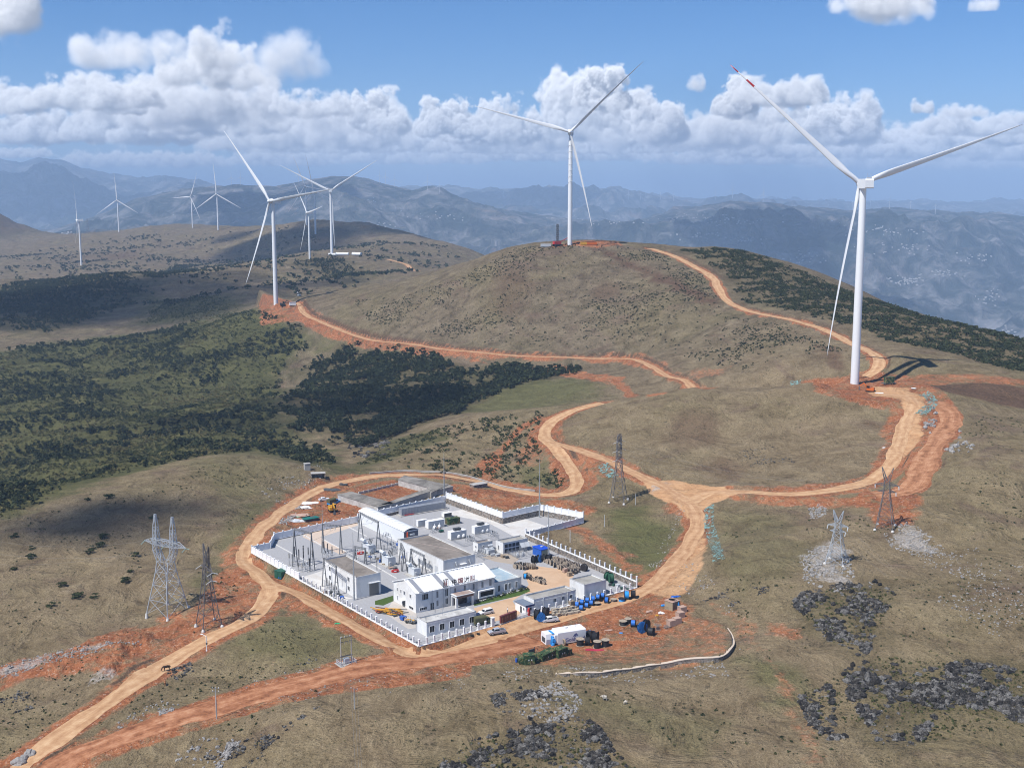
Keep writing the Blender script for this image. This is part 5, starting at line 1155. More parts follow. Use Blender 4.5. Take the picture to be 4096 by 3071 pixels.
# roof characters: emblem and four signs
SIGNR = mat('sign_red', (.33, .03, .03), .5, .4); SIGNK = mat('sign_black_frame', (.02, .015, .015), .5, .4)
def text_mesh(name, s_, size, depth, m, parent):
    cu = bpy.data.curves.new(name, 'FONT'); cu.body = s_; cu.size = size; cu.extrude = depth; cu.offset = .035 if ord(s_[0]) > 1000 else 0; cu.align_x = 'CENTER'; cu.align_y = 'CENTER'
    if ord(s_[0]) > 1000:
        import os
        p_ = os.path.join(bpy.utils.resource_path('LOCAL'), 'datafiles', 'fonts')
    ob = bpy.data.objects.new(name, cu); COL.objects.link(ob); dg = bpy.context.evaluated_depsgraph_get(); me_ = bpy.data.meshes.new_from_object(ob.evaluated_get(dg)); bpy.data.objects.remove(ob)
    o = bpy.data.objects.new(name, me_); COL.objects.link(o); me_.materials.clear(); me_.materials.append(m); o.parent = parent; return o
for s_, u in (('中', .475), ('国', .555), ('大', .635), ('唐', .71)):
    sg = empty('roof_character', wab(OA[0]+OL*u, OA[1]-.25, EH+.1), RZ); sg.rotation_euler = (0, 0, RZ)
    o = text_mesh('character', s_, 1.75, .06, SIGNR if s_ in '国唐' else SIGNK, sg); o.rotation_euler = (math.pi/2, 0, 0); o.location = (0, 0, .95)
    t = MB()
    for x in (-.7, .7): t.bar((x, .2, -.1), (x, .2, 1.9), .07).bar((x, .25, 1.7), (x, 1.4, .45), .06)
    t.build('support', DSTEEL, sg)
    tag(sg, {'中': 'dark roof character 中, first after the emblem', '国': 'framed red roof character 国', '大': 'third dark roof character 大', '唐': 'red roof character 唐, last of the row'}[s_], 'sign', 'characters along the roof eave')
sg = empty('roof_emblem', wab(OA[0]+OL*.365, OA[1]-.25, EH+.1), RZ); t = MB()
for x0, x1, z0, z1 in ((-.95, .95, 0, .16), (-.95, .95, 2.34, 2.5), (-.95, -.79, .16, 2.34), (.79, .95, .16, 2.34)): t.box(((x0+x1)/2, 0, z0), (x1-x0, .16, z1-z0))
t.build('emblem_frame', SIGNK, sg); t = MB()
for i in range(5): t.box((0, .02, .35+i*.4), (1.1-.12*abs(i-2), .1, .2))
for x in (-.35, .35): t.box((x, .03, .35), (.18, .1, 1.8))
t.build('emblem_figure', SIGNR, sg); t = MB().bar((-.8, .2, 0), (-.8, 1.5, .5), .06).bar((.8, .2, 0), (.8, 1.5, .5), .06); t.build('support', DSTEEL, sg)
tag(sg, 'black framed red emblem at the left end of the roof characters', 'sign', 'characters along the roof eave')
# annex with the blue stained roof
w1 = foot('C', (1325,355), (1632,292), (1235,165), 4.2)
r, L, D = block('annex_building', (OA[0]+OL+.05, OA[1]+.3, w1[2], OD-.6), 4.2, 'single storey white annex with bluish stained flat roof beside the long building', roofm=mat('blue_stained_roof', (.30, .39, .45), .9, .2, var=.22, scale=.4, dirt=(.55, .54, .50), dirt_amt=.7))
for u in (.18, .43, .56, .81): window(r, 'front', L, D, L*u, .9, .95, 2.2, 1)
for u in (.32, .62): MB().box((L*u, -.35, .3), (.9, .5, .8)).build('air_conditioner', GREYP, r)
# gate house, hut, store
r, L, D = block('gate_house', foot('D', (375,818), (838,713), (250,768), 3.7), 3.7, 'long low white gate house with pipes and three small windows', roofm=ROOFG)
for u in (.49, .70, .89): window(r, 'front', L, D, L*u, 1.3, 1.1, 1.3, 1)
for u in (.22, .80): MB().box((L*u, -.15, 0), (.34, .3, 3.5)).build('chimney_flue', GREYP, r)
MB().tube((.3, -.12, 2.9), (L*.8, -.12, 2.9), .06, n=6).build('pipe', GREYP, r)
GH = r; gL, gD = L, D
h0 = ab(Z0('D', 285,985)); r = empty('guard_hut', wab(h0[0], h0[1], 0), RZ); hl, hd = 2.9, 5.6
MB().box((hl/2, hd/2, -.1), (hl, hd, 2.8)).build('wall', WHITE2, r); MB().box((hl/2, hd/2, 2.7), (hl+.5, hd+.5, .16)).build('roof', mat('slate_blue_roof', (.16, .19, .24), .7, .3, var=.15, scale=1), r)
MB().box((hl/2, -.26, 2.42), (hl+.5, .06, .5)).build('blue_sign_band', mat('dark_blue_band', (.015, .03, .13), .5, .3), r); door(r, 'left', hl, hd, hd*.55, .9, 2.0); window(r, 'left', hl, hd, hd*.82, 1.0, .8, 1.0); window(r, 'front', hl, hd, hl*.5, 1.0, 1.6, 1.1)
tag(r, 'small white guard hut with slate blue roof beside the gate', 'hut')
r, L, D = block('store_building', foot('D', (932,655), (1184,603), (763,588), 4.9), 4.9, 'white windowless cube shaped store behind the blue drums', roofm=ROOFG)
door(r, 'left', L, D, D*.3, 2.2, 2.6, GREYP); MB().tube((L*.03, -.08, 0), (L*.03, -.08, 4.6), .06, n=6).build('drainpipe', GREYP, r)
# great hall and control building
r, L, D = block('switchgear_building', foot('B', (755,1217), (1117,1150), (245,983), 5.8), 5.8, 'big white building with brown stained flat roof in the middle of the yard', par=.5)
for u in (.38, .8): o = MB().tube((L*u, -.25, 4.2), (L*u+.3, -.5, 3.2), .22, n=8).tube((L*u, 0, 4.4), (L*u, -.25, 4.2), .22, n=8).build('vent_cowl', GREYP, r)
MB().box((L*.6, -.5, 3.4), (2.4, 1.0, .18)).build('canopy', WHITE2, r)
t = MB(); P_ = [(L*.06, D*.93, 5.36), (L*.3, D*.80, 5.36), (L*.6, D*.55, 5.36), (L*.85, D*.25, 5.36)]
for a, b in zip(P_[:-1], P_[1:]): t.tube(a, b, .06, n=5)
t.build('roof_cable', mat('pinkish_hose', (.45, .36, .33), .8, .2), r)
window(r, 'left', L, D, D*.62, 1.2, 1.4, 2.6, 1); door(r, 'left', L, D, D*.85, 2.0, 2.8, GREYP)
r, L, D = block('control_building', foot('A', (1450,1402), (1737,1358), (1087,1197), 7.0), 7.0, 'tall white block with grey double door and brown flat roof at the left', par=.5)
door(r, 'front', L, D, L*.72, 3.4, 4.2, mat('grey_steel_door', (.20, .19, .18), .6, .4, var=.1)); MB().box((L*.72, -.45, 4.3), (4.0, .9, .2)).build('canopy', WHITE2, r)
for u in (.22, .78):
    for z in (1.2, 4.2): window(r, 'left', L, D, D*u, z, 1.5, 1.6, 1)
r, L, D = block('small_plant_room', foot('c', (1380,893), (1642,846), (1285,857), 3.3), 3.3, 'small white plant room with dark flat roof near the low transformers', roofm=ROOFM, par=.4)
window(r, 'left', L, D, D*.6, 1.3, .9, .9); window(r, 'front', L, D, L*.35, 1.7, .6, .6)
r, L, D = block('lattice_window_building', foot('B', (1417,1022), (1683,967), (1339,987), 4.2), 4.2, 'white flat roofed building with a blue gridded front near the right wall', roofm=ROOFG, par=.4)
BLW = mat('blue_grey_glass', (.05, .08, .16), .2, .5, var=.3)
for i in range(4):
    for z in (.5, 2.2):
        w_ = window(r, 'front', L, D, L*(.12+.155*i), z, L*.13, 1.35, 1, framem=BLW)
for u in (.75, .92): o = MB().add([(L*u-1.0, -.1, 3.0), (L*u+1.0, -.1, 3.0), (L*u+1.0, -1.5, 1.6), (L*u-1.0, -1.5, 1.6), (L*u-1.0, -.1, 2.9), (L*u+1.0, -.1, 2.9), (L*u+1.0, -1.5, 1.5), (L*u-1.0, -1.5, 1.5)], [(0, 1, 2, 3), (7, 6, 5, 4), (0, 3, 7, 4), (1, 5, 6, 2), (2, 6, 7, 3)]).build('awning', GREYP, r)
window(r, 'left', L, D, D*.4, 1.0, .8, 1.8)
# blue shed
f0 = ab(Z0('D', 455,355)); r = empty('blue_shed', wab(f0[0], f0[1], 0), RZ); L, D = 3.6, 5.2
MB().box((L/2, D/2, 0), (L, D, 2.8)).build('wall', BLUE, r); MB().box((L/2, D/2, 2.8), (L+.4, D+.4, .18), top=(.97, .97)).build('roof', mat('deep_blue_sheet', (.01, .07, .5), .5, .3, var=.15, scale=1), r); MB().box((L/2, -.03, .1), (L-.5, .06, 2.4)).build('shutter', mat('olive_shutter', (.25, .25, .19), .7, .3, var=.1), r); MB().box((L*.6, D*.5, 3.0), (.8, .8, .3)).build('roof_vent', GREYP, r)
tag(r, 'bright blue shed beside the tall mast at the right wall', 'shed')
# white steel hall with ribbed curved roof
a0, b0, L, D = foot('A', (1977,898), (2127,866), (1478,672), 4.9); r = empty('steel_hall', wab(a0, b0, 0), RZ)
MB().box((L/2, D/2, -.2), (L, D, 5.1)).build('wall', mat('white_sheet_cladding', (.72, .735, .75), .5, .4, var=.04, scale=.5, dirt=(.5, .5, .5), dirt_amt=.2), r)
MB().box((L/2, -.03, 0), (L-.1, .06, 4.6)).build('end_wall', mat('slate_grey_cladding', (.13, .14, .17), .6, .3, var=.1), r)
t = MB(); n_ = 8
for i in range(n_):
    x0, x1 = -.2+(L+.4)*i/n_, -.2+(L+.4)*(i+1)/n_; zf = lambda x: 4.95+1.0*(1-((x-L/2)/(L/2+.2))**2)
    t.add([(x0, -.3, zf(x0)), (x1, -.3, zf(x1)), (x1, D+.3, zf(x1)), (x0, D+.3, zf(x0)), (x0, -.3, zf(x0)-.15), (x1, -.3, zf(x1)-.15)], [(0, 1, 2, 3), (4, 5, 1, 0)])
rf = t.build('roof', CORR, r)
t = MB()
for j in range(11):
    y = D*(j+.5)/11
    for i in range(n_):
        x0, x1 = -.2+(L+.4)*i/n_, -.2+(L+.4)*(i+1)/n_; t.bar((x0, y, zf(x0)+.03), (x1, y, zf(x1)+.03), .09)
t.build('roof_seam', GREYP, rf)
MB().box((L*.55, -.35, 3.2), (1.9, .6, .5)).build('wall_lamp', GREYP, r); MB().tube((L*.2, -.5, 0), (L*.2, -.5, 4.6), .3, n=10).build('red_pipe', mat('orange_red_pipe', (.55, .08, .03), .6, .3, var=.1), r)
tag(r, 'long white steel hall with ribbed curved roof', 'hall')
# container cabins
def cabin(k, FL, FR, BL, h, label, fans=0, m=WHITE2, front=GREYP, name='equipment_container', doors=4):
    a0, b0, L, D = foot(k, FL, FR, BL, h); r = empty(name, wab(a0, b0, 0), RZ); MB().box((L/2, D/2, .25), (L, D, h-.25)).build('body', front, r); MB().box((L/2, D/2, 0), (L+.3, D+.3, .24)).build('plinth', CONC, r)
    MB().box((L/2, D/2, h), (L+.1, D+.1, .1)).build('roof', m, r); MB().box((-.03, D/2, .3), (.06, D-.1, h-.4)).build('end_panel', m, r)
    t = MB()
    for i in range(doors): t.box((L*(i+.5)/doors, -.025, .4), (L/doors-.12, .05, h-.7))
    t.build('door_row', front, r)
    if fans:
        t = MB(); fw = L*.42; x0 = L*.28
        for y in (D*.32, D*.68):
            t.box((x0+fw/2, y, h+.9), (fw, D*.28, .14)); 
            for i in range(5): t.lathe([(.36, h+.35), (.36, h+.9)], 10, (x0+fw*(i+.5)/5, y, 0))
            for x in (x0+.1, x0+fw-.1): t.bar((x, y, h+.1), (x, y, h+.9), .1)
        t.build('roof_fan', DARKG, r)
    tag(r, label, 'container', 'white equipment containers in the yard'); return r
cabin('c', (505,515), (820,481), (445,491), 3.0, 'white equipment container with front pots, farthest of the three fan containers', 0)
cabin('c', (905,702), (1187,656), (840,676), 3.0, 'white container with black roof fans beside the big brown roof', 1)
cabin('c', (1325,607), (1602,566), (1260,586), 3.0, 'white container with black roof fans nearest the rear stone wall', 1)
cabin('c', (322,497), (472,467), (270,486), 2.5, 'small white container beside the steel hall', 0, doors=2)
cabin('c', (785,367), (917,346), (714,351), 1.8, 'small white low cabin with dark front near the container row', 0, front=DARKG, doors=1)
cabin('c', (862,470), (1030,420), (790,445), 2.5, 'camouflage green container in the middle of the yard', 0, m=CAMO, front=CAMO, doors=2)
# long grey module row
q0 = ab(Z0('c', 30,418)); q1 = ab(Z0('c', 806,285)); L = q1[0]-q0[0]; r = empty('module_row', wab(q0[0], q0[1], 0), RZ); D = 2.6; h = 2.7
MB().box((L/2, D/2, -.0), (L+1.6, D+1.4, .35)).build('plinth', CONC, r)
GLZ = mat('grey_glazed_module', (.30, .31, .34), .35, .5, var=.14, scale=1.6)
t = MB(); n_ = 15
for i in range(n_):
    x = L*(i+.5)/n_; t.box((x, D/2, .36), (L/n_-.16, D, h))
t.build('module', GLZ, r); t = MB()
for i in range(n_+1): t.box((L*i/n_, D/2, h+.36), (.14, D, .05)).box((L*i/n_, -.03, .36), (.12, .06, h))
for y in (.05, D*.35, D*.65, D-.05): t.box((L/2, y, h+.37), (L, .1, .05))
for z in (1.0, 1.9): t.box((L/2, -.02, z), (L, .05, .07))
t.build('module_frame', STEEL, r); t = MB()
for x in (.8, 1.6, 2.4, 3.2): t.tube((x*1.4, -.5, .5), (x*1.4+1.0, -.5, .5), .16, n=8)
t.build('red_pipe', RED, r)
tag(r, 'long row of grey glazed modules beside the rear wall', 'module')
# old concrete compound behind the yard
OLDW = mat('old_limewashed_wall', (.52, .50, .47), .95, .1, var=.15, scale=.5, dirt=(.2, .18, .16), dirt_amt=.6)
def old_poly(k, P, h, z0, label, wins=None):
    q = [Z0(k, *p, z=z0+h) for p in P]; o = q[0]; r = empty('old_building', (o[0], o[1], z0)); poly = [(p[0]-o[0], p[1]-o[1]) for p in q]
    MB().prism(poly, -3, h-.02).build('wall', OLDW, r); cc = np.mean(poly, 0); MB().prism([tuple(np.array(p)+(np.array(p)-cc)/np.linalg.norm(np.array(p)-cc)*.4) for p in poly], h, h+.2).build('roof', mat('old_grey_slab', (.27, .25, .225), .95, .1, var=.2, scale=.3, dirt=(.05, .045, .04), dirt_amt=.8), r)
    tag(r, label, 'building', 'old concrete sheds behind the yard'); return r
ro_ = old_poly('B', [(258,330),(330,282),(800,385),(620,470),(585,415)], 2.5, 1.0, 'old low shed with white front and dark windows behind the yard')
pa_, pb_ = Z0('B', 275,332, z=3.4), Z0('B', 580,410, z=3.4); fa_ = math.atan2(pb_[1]-pa_[1], pb_[0]-pa_[0])
for u in (.12, .2, .5, .57, .85, .92):
    q_ = pa_+(pb_-pa_)*u; o = MB().box((0, -.04, 0), (.75, .08, 1.4)).build('window', GLASS, ro_); o.location = (q_[0]-ro_.location.x, q_[1]-ro_.location.y, .7); o.rotation_euler = (0, 0, fa_)
old_poly('A', [(1245,492),(1400,462),(1860,585),(1690,628)], 2.3, 1.0, 'old slab roofed shed row on the left of the ruined courtyard')
old_poly('A', [(1700,612),(2090,480),(2440,370),(2520,405),(2230,470),(1860,590)], 2.3, 1.0, 'old slab roofed range along the front of the ruined courtyard')
p, q = Z0('A', 1480,462, z=2.0), Z0('A', 1940,352, z=2.0); L = float(np.hypot(*(q-p)[:2])); r = empty('old_wall', (p[0], p[1], .2), math.atan2(q[1]-p[1], q[0]-p[0])); MB().box((L/2, 0, -2.5), (L, .25, 4.3)).build('panel', OLDW, r); t = MB()
for i in range(10): t.box((L*i/9, -.05, -2.5), (.4, .5, 4.5))
t.build('pier', OLDW, r); tag(r, 'old grey courtyard wall with piers behind the yard', 'wall')
# ------------------------------------------------------------------ switchyard equipment
GST = mat('gantry_grey_steel', (.20, .205, .21), .6, .4, .3, .12, .8)
def frame_at(k, top, foot_px, h=None):
    p = Z0(k, *foot_px); H = float(aty(*pxf(k, *top), p[1])[2]) if h is None else h
    return p, H
def gantry(k, tops, feet, label, spread=1.15, ladder=False, mast=0.0):
    """two A-frames joined by a lattice beam"""
    P = [Z0(k, *f) for f in feet]; H = float(np.mean([aty(*pxf(k, *t_), p[1])[2] for t_, p in zip(tops, P)]))
    a = P[0]; d = P[1]-P[0]; L = float(np.hypot(*d[:2])); r = empty('gantry', (a[0], a[1], .02), math.atan2(d[1], d[0]))
    me_ = None
    for x in (0, L):
        if me_ is None:
            t = MB()
            for s_ in (-1, 1): t.tube((0, s_*spread, 0), (0, 0, H), .21, .16, n=8)
            t.bar((0, -spread*.55, H*.45), (0, spread*.55, H*.45), .1).box((0, 0, H-.1), (.5, .5, .25)); o = t.build('a_frame', GST, r); me_ = o.data
        else: o = bpy.data.objects.new('a_frame', me_); COL.objects.link(o); o.parent = r
        o.location = (x, 0, 0)
    t = MB(); w_ = .28; n_ = max(4, int(L/1.0))
    for y in (-w_, w_):
        for z in (0, .5): t.bar((0, y, H+z-.35), (L, y, H+z-.35), .1)
    for i in range(n_):
        x0, x1 = L*i/n_, L*(i+1)/n_
        t.bar((x0, -w_, H-.35), (x1, w_, H-.35), .045).bar((x0, -w_, H-.35), (x1, -w_, H+.15), .045).bar((x1, w_, H-.35), (x0, w_, H+.15), .045).bar((x0, -w_, H+.15), (x1, w_, H+.15), .045)
    t.build('beam', GST, r)
    for u in (.25, .5, .75):
        t = MB(); insul(t, (L*u, 0, H-.35), (L*u, -1.1, H-1.6), 7); t.build('insulator_string', GREYP, r)
    if mast: MB().tube((0, 0, H), (0, 0, H+mast), .11, .03, n=7).build('lightning_rod', STEEL, r)
    tag(r, label, 'gantry', 'steel A-frame gantries in the switchyard'); return r
gantry('A', [(770,850), (960,932)], [(775,1275), (965,1330)], 'A-frame gantry over the leftmost gravel bay')
gantry('A', [(1087,782), (1280,875)], [(1085,1125), (1282,1142)], 'A-frame gantry between the two gravel bays with a tall rod', mast=9.5)
gantry('A', [(1497,695), (1690,788)], [(1500,1000), (1698,1112)], 'A-frame gantry in front of the white steel hall')
gantry('b', [(785,803), (1072,945)], [(800,1195), (1085,1345)], 'lower gantry against the big white building, nearer the long office', .9)
gantry('b', [(575,690), (650,830)], [(580,1120), (655,1290)], 'slim gantry frame between the transformers', .8)
gantry('A', [(1430,1045), (1545,1105)], [(1440,1240), (1552,1262)], 'low gantry with red busbars beside the far transformer', .7)
gantry('A', [(1095,1165), (1220,1310)], [(1100,1500), (1235,1600)], 'low gantry against the sunlit wall of the left building', .8)
def mast(k, foot_px, top_px, label, r0=.28):
    p = Z0(k, *foot_px); H = float(aty(*pxf(k, *top_px), p[1])[2]); e = empty('lightning_mast', p); t = MB(); t.lathe([(.45, 0), (.45, .12), (r0, .14), (r0*.8, H*.45), (r0*.74, H*.45)], 10).build('lower_tube', STEEL, e, True, auto=.7); MB().lathe([(r0*.62, H*.45), (r0*.4, H*.8), (r0*.14, H)], 8).build('upper_tube', STEEL, e, True, auto=.7)
    t = MB()
    for i in range(int(H*.6/.5)): t.bar((-r0-.16, 0, 1+i*.5), (r0+.16, 0, 1+i*.5), .04)
    t.build('rungs', STEEL, e); tag(e, label, 'mast', 'tall slim lightning masts')
mast('B', (766,565), (762,20), 'tall lightning mast at the rear corner beside the grey module row')
mast('B', (1818,740), (1822,90), 'tall lightning mast in the rear annex corner')
mast('D', (535,345), (540,-180), 'tall lightning mast beside the blue shed')
mast('A', (1428,1655), (1428,900), 'dark lightning mast at the front wall beside the left building')
def small_post(k, x, y, ty, label):
    p = Z0(k, x, y); H = float(aty(*pxf(k, x, ty), p[1])[2]); e = empty('yard_lamp', p); MB().lathe([(.08, 0), (.05, H)], 7).build('post', WHITE2, e); MB().box((0, .15, H), (.3, .6, .12)).build('lamp_head', GREYP, e); tag(e, label, 'lamp', 'slim yard lamps')
for x, y, ty, lb in ((840,680,600,'slim white yard lamp near the rear stone wall'), (962,720,655,'slim yard lamp on the pale lane'), (425,832,740,'slim white yard lamp at the end of the steel hall'), (1245,805,755,'slim yard lamp below the stone wall corner'), (2155,1020,890,'slim white post outside the right wall')): small_post('B', x, y, ty, lb)
def insulator_post(parent, x, y, z0, z1, top, r=.14, nm='insulator_column', m=BLACK):
    MB().tube((x, y, 0), (x, y, z0), .11, n=7).build('support', STEEL, parent)
    n_ = 9; pr = [(.06, z0)]
    for i in range(n_): z = z0+(z1-z0)*i/n_; dz = (z1-z0)/n_; pr += [(r, z+dz*.25), (r*.55, z+dz*.8)]
    MB().lathe(pr+[(.05, z1)], 9, (x, y, 0)).build(nm, m, parent); MB().lathe([(.1, z1), (.1, z1+top)], 8, (x, y, 0)).build('terminal', GREYP, parent)
EQP = None
def eq_post(k, x, y, zlo, zhi, label, r=.2):
    p = Z0(k, x, y); e = empty('insulator_post', p); MB().box((0, 0, 0), (.7, .7, .15)).build('plinth', CONC, e); insulator_post(e, 0, 0, zlo, zhi, .2, r); tag(e, label, 'insulator', 'black insulator columns on steel posts'); return e
K_ = 'black insulator column on a steel post in the left gravel bays'
px_posts = [(770,1238,1060,1175),(820,1280,1090,1210),(870,1290,1050,1190),(922,1215,1070,1150),(970,1265,1100,1180),(1088,1150,1005,1080),(1135,1170,1030,1120),(1185,1190,1060,1140),(852,1345,1240,1300),(810,1330,1240,1290),(935,1340,1190,1280),(710,1270,1135,1190),(745,1235,1150,1200)]
for x, yf, yt, yb in px_posts:
    p = Z0('A', x, yf); zl = float(aty(*pxf('A', x, yb), p[1])[2]); zh = float(aty(*pxf('A', x, yt), p[1])[2]); eq_post('A', x, yf, zl, zh, K_, .24)
for x, yf in ((1130,1520),(1153,1545),(1178,1570)):
    eq_post('A', x, yf, 1.6, 3.4, 'black insulator column against the sunlit wall of the left building')
# disconnector frames: low steel tables
def table(k, x, y, L, W, H, rz, label, n=3):
    p = Z0(k, x, y); e = empty('disconnector', p, RZ+rz); t = MB()
    for sx_ in (-L/2, L/2):
        for sy_ in (-W/2, W/2): t.bar((sx_, sy_, 0), (sx_, sy_, H), .1)
    for y_ in (-W/2, W/2): t.bar((-L/2, y_, H), (L/2, y_, H), .12).bar((-L/2, y_, .1), (L/2, y_, H), .06)
    t.build('frame', STEEL, e)
    for i in range(n):
        x_ = -L/2+L*(i+.5)/n
        for s_ in (-1, 1): MB().lathe([(.06, H)]+[(q_, H+.1+.12*j) for j in range(8) for q_ in ((.14,) if j % 2 else (.08,))]+[(.05, H+1.1)], 8, (x_, s_*W*.4, 0)).build('insulator', BLACK if i % 2 else GREYP, e)
        MB().bar((x_, -W*.4, H+1.1), (x_, W*.4, H+1.1), .07).build('blade_contact', GREYP, e)
    tag(e, label, 'disconnector', 'steel framed disconnectors'); return e
for k, x, y, L, W, H, rz, lb in (('A',900,1330,4.5,1.4,2.0,1.57,'disconnector table at the foot of the left gantry'), ('A',1130,1205,4.5,1.4,2.2,1.57,'disconnector table beside the gravel lane'), ('A',1220,1600,4,1.2,1.8,1.57,'disconnector table by the left building wall'),
                                 ('A',1790,1030,4.2,1.6,2.8,1.57,'disconnector frame with blue and yellow tops beside the steel hall'), ('A',1850,1100,4.2,1.6,1.8,1.57,'disconnector frame below the steel hall end'), ('b',620,900,2.5,1.2,3.2,1.57,'slim frame beside the big building wall'), ('b',1240,1290,2.4,1.2,2.6,1.57,'cable frame at the corner of the big building'),
                                 ('c',640,700,4.0,1.3,1.0,0,'low pots in front of the farthest fan container'), ('c',1650,770,3.2,1.4,1.2,0,'black busbar rack beside the rear fan container'), ('c',1240,850,3.2,1.4,1.2,0,'black busbar rack beside the middle fan container'), ('c',1400,1130,3.4,1.4,1.6,0,'busbar rack by the small transformer pen')):
    table(k, x, y, L, W, H, rz, lb)
RIBM = mat('transformer_pale_paint', (.60, .63, .66), .5, .4, var=.05, scale=1, dirt=(.35, .33, .3), dirt_amt=.2)
def transformer(k, x, y, s_, rz, label, tall=True, dark=True):
    p = Z0(k, x, y); e = empty('power_transformer', p, RZ+rz); L, W, H = 4.6*s_, 2.2*s_, 2.9*s_
    MB().box((0, 0, 0), (L+1.6, W+2.6, .25)).build('plinth', CONC, e); MB().box((0, 0, .3), (L, W, H)).box((0, 0, .3+H), (L+.3, W+.3, .12)).build('tank', RIBM, e)
    t = MB(); n_ = 13
    for i in range(n_): t.box((-L/2+L*(i+.5)/n_, -W/2-.42, .5), (.12, .8, H*.82))
    t.build('radiator_fins', RIBM, e); t = MB()
    for i in range(8): t.box((L/2+.45, -W/2+W*(i+.5)/8, .5), (.8, .1, H*.8))
    t.build('radiator_fins', DARKG if dark else RIBM, e)
    c_ = MB(); c_.tube((L*.05, W*.52, .3+H*1.42), (L*.62, W*.52, .3+H*1.42), .62*s_, n=16); c_.build('conservator', RIBM, e, True, auto=.6); t = MB()
    for u in (.12, .5): t.bar((L*u, W*.4, .3+H), (L*u, W*.5, .3+H*1.35), .12)
    t.build('bracket', STEEL, e)
    for i in range(3):
        b = MB(); a = Vector((-L*.36+i*L*.2, -.1, .42+H)); q = a+Vector((-.15, -.55, 1.6))*s_*(1.25 if tall else .9); n_ = 8
        for j in range(n_): u, v = a.lerp(q, j/n_), a.lerp(q, (j+.7)/n_); b.tube(u, v, .2*s_, .11*s_, n=8)
        b.build('bushing', BLACK, e)
    for i in range(4): MB().lathe([(.09, H+.4), (.14, H+.6), (.07, H+.7), (.12, H+.9), (.05, H+1.0)], 8, (L*.1+i*.42*s_, W*.28, 0)).build('low_voltage_bushing', GREYP, e)
    MB().box((-L/2-.3, W*.2, .4), (.5, .8, 1.4)).build('control_cabinet', GREYP, e); MB().tube((L*.33, W*.3, .3+H), (L*.33, W*.52, .3+H*1.25), .09, n=7).build('oil_pipe', RIBM, e)
    tag(e, label, 'transformer'); return e
transformer('A', 1585,1130, 1.0, 1.57, 'pale transformer with three black bushings in front of the steel hall')
transformer('A', 1800,1265, 1.0, 1.57, 'white ribbed transformer in the middle between the white buildings')
transformer('A', 2085,1380, .85, 1.57, 'pale blue transformer behind the long office roof', False)
transformer('c', 1580,1080, .62, .0, 'small white ribbed transformer in the pen by the plant room', False)
# fire boxes in red
def redbox(k, x, y, label):
    p = Z0(k, x, y); e = empty('fire_equipment', p, RZ+random.uniform(-.4, .4)); MB().box((0, 0, 0), (1.3, .9, 1.0)).box((.9, .5, 0), (.8, .9, .8)).build('red_box', RED, e); MB().lathe([(.3, 0), (.34, .6), (.2, .9)], 10, (-.9, .4, 0)).build('red_bin', RED, e); MB().box((0, -.47, .5), (.8, .03, .25)).build('white_panel', WHITE2, e); tag(e, label, 'fire box', 'red fire boxes by the transformers')
for k, x, y, l in (('A',1500,1150,'red fire boxes beside the farthest transformer'), ('A',1880,1350,'red fire boxes between the middle and near transformers'), ('B',1400,690,'red pipes rack on the pale lane')):
    if k == 'A': redbox(k, x, y, l)
# round reactor pots
def pots(k, x, y, n, label, r=.75):
    p = Z0(k, x, y); e = empty('reactor_pots', p, RZ)
    for i in range(n):
        MB().lathe([(.3, .5), (r, .6), (r*1.05, 1.2), (r*.7, 1.6), (r*.25, 1.75), (.12, 2.4)], 16, (i*2.1, 0, 0)).build('pot', WHITE2, e, True, auto=.7); MB().lathe([(.5, 0), (.45, .5)], 8, (i*2.1, 0, 0)).build('stand', STEEL, e)
    tag(e, label, 'reactor', 'white round pots of the reactors')
pots('c', 1035,815, 2, 'two white round pots in front of the middle fan container'); pots('c', 1455,715, 2, 'two white round pots in front of the rear fan container'); pots('c', 615,655, 2, 'two white pots in front of the farthest container', .6)
# railing pens
def pen(k, P, label, h=1.3):
    q = [Z0(k, *p) for p in P]; o = q[0]; e = empty('railing_pen', (o[0], o[1], .03)); t = MB(); n_ = len(q)
    for i in range(n_):
        a = Vector(q[i])-Vector(o); b = Vector(q[(i+1) % n_])-Vector(o); L = (b-a).length; m_ = max(2, int(L/.35))
        for j in range(m_): c_ = a.lerp(b, j/m_); t.bar(c_, c_+Vector((0, 0, h)), .03)
        up = Vector((0, 0, h)); t.bar(a+up, b+up, .05); t.bar(a+up*.5, b+up*.5, .04); t.bar(a+up*.08, b+up*.08, .04)
    t.build('railing', STEEL, e); t = MB()
    for i in range(n_): t.bar(Vector(q[i])-Vector(o), Vector(q[i])-Vector(o)+Vector((0, 0, h+.15)), .09)
    t.build('corner_posts', STEEL, e); tag(e, label, 'railing', 'steel railing pens round the equipment')
pen('B', [(1130,1170),(1200,1215),(1480,1150),(1400,1105)], 'railing pen round the small white transformer')
pen('B', [(1480,1150),(1590,1210),(1740,1180),(1640,1110)], 'railing pen with white pumps beside the blue shed')
pen('c', [(910,850),(1130,960),(1330,900),(1190,800)], 'railing pen round the middle fan container front')
pen('c', [(1330,765),(1560,870),(1740,820),(1600,720)], 'railing pen round the rear fan container front')
pen('A', [(1370,1180),(1560,1270),(1900,1140),(1700,1080)], 'railing pen round the farthest transformer')
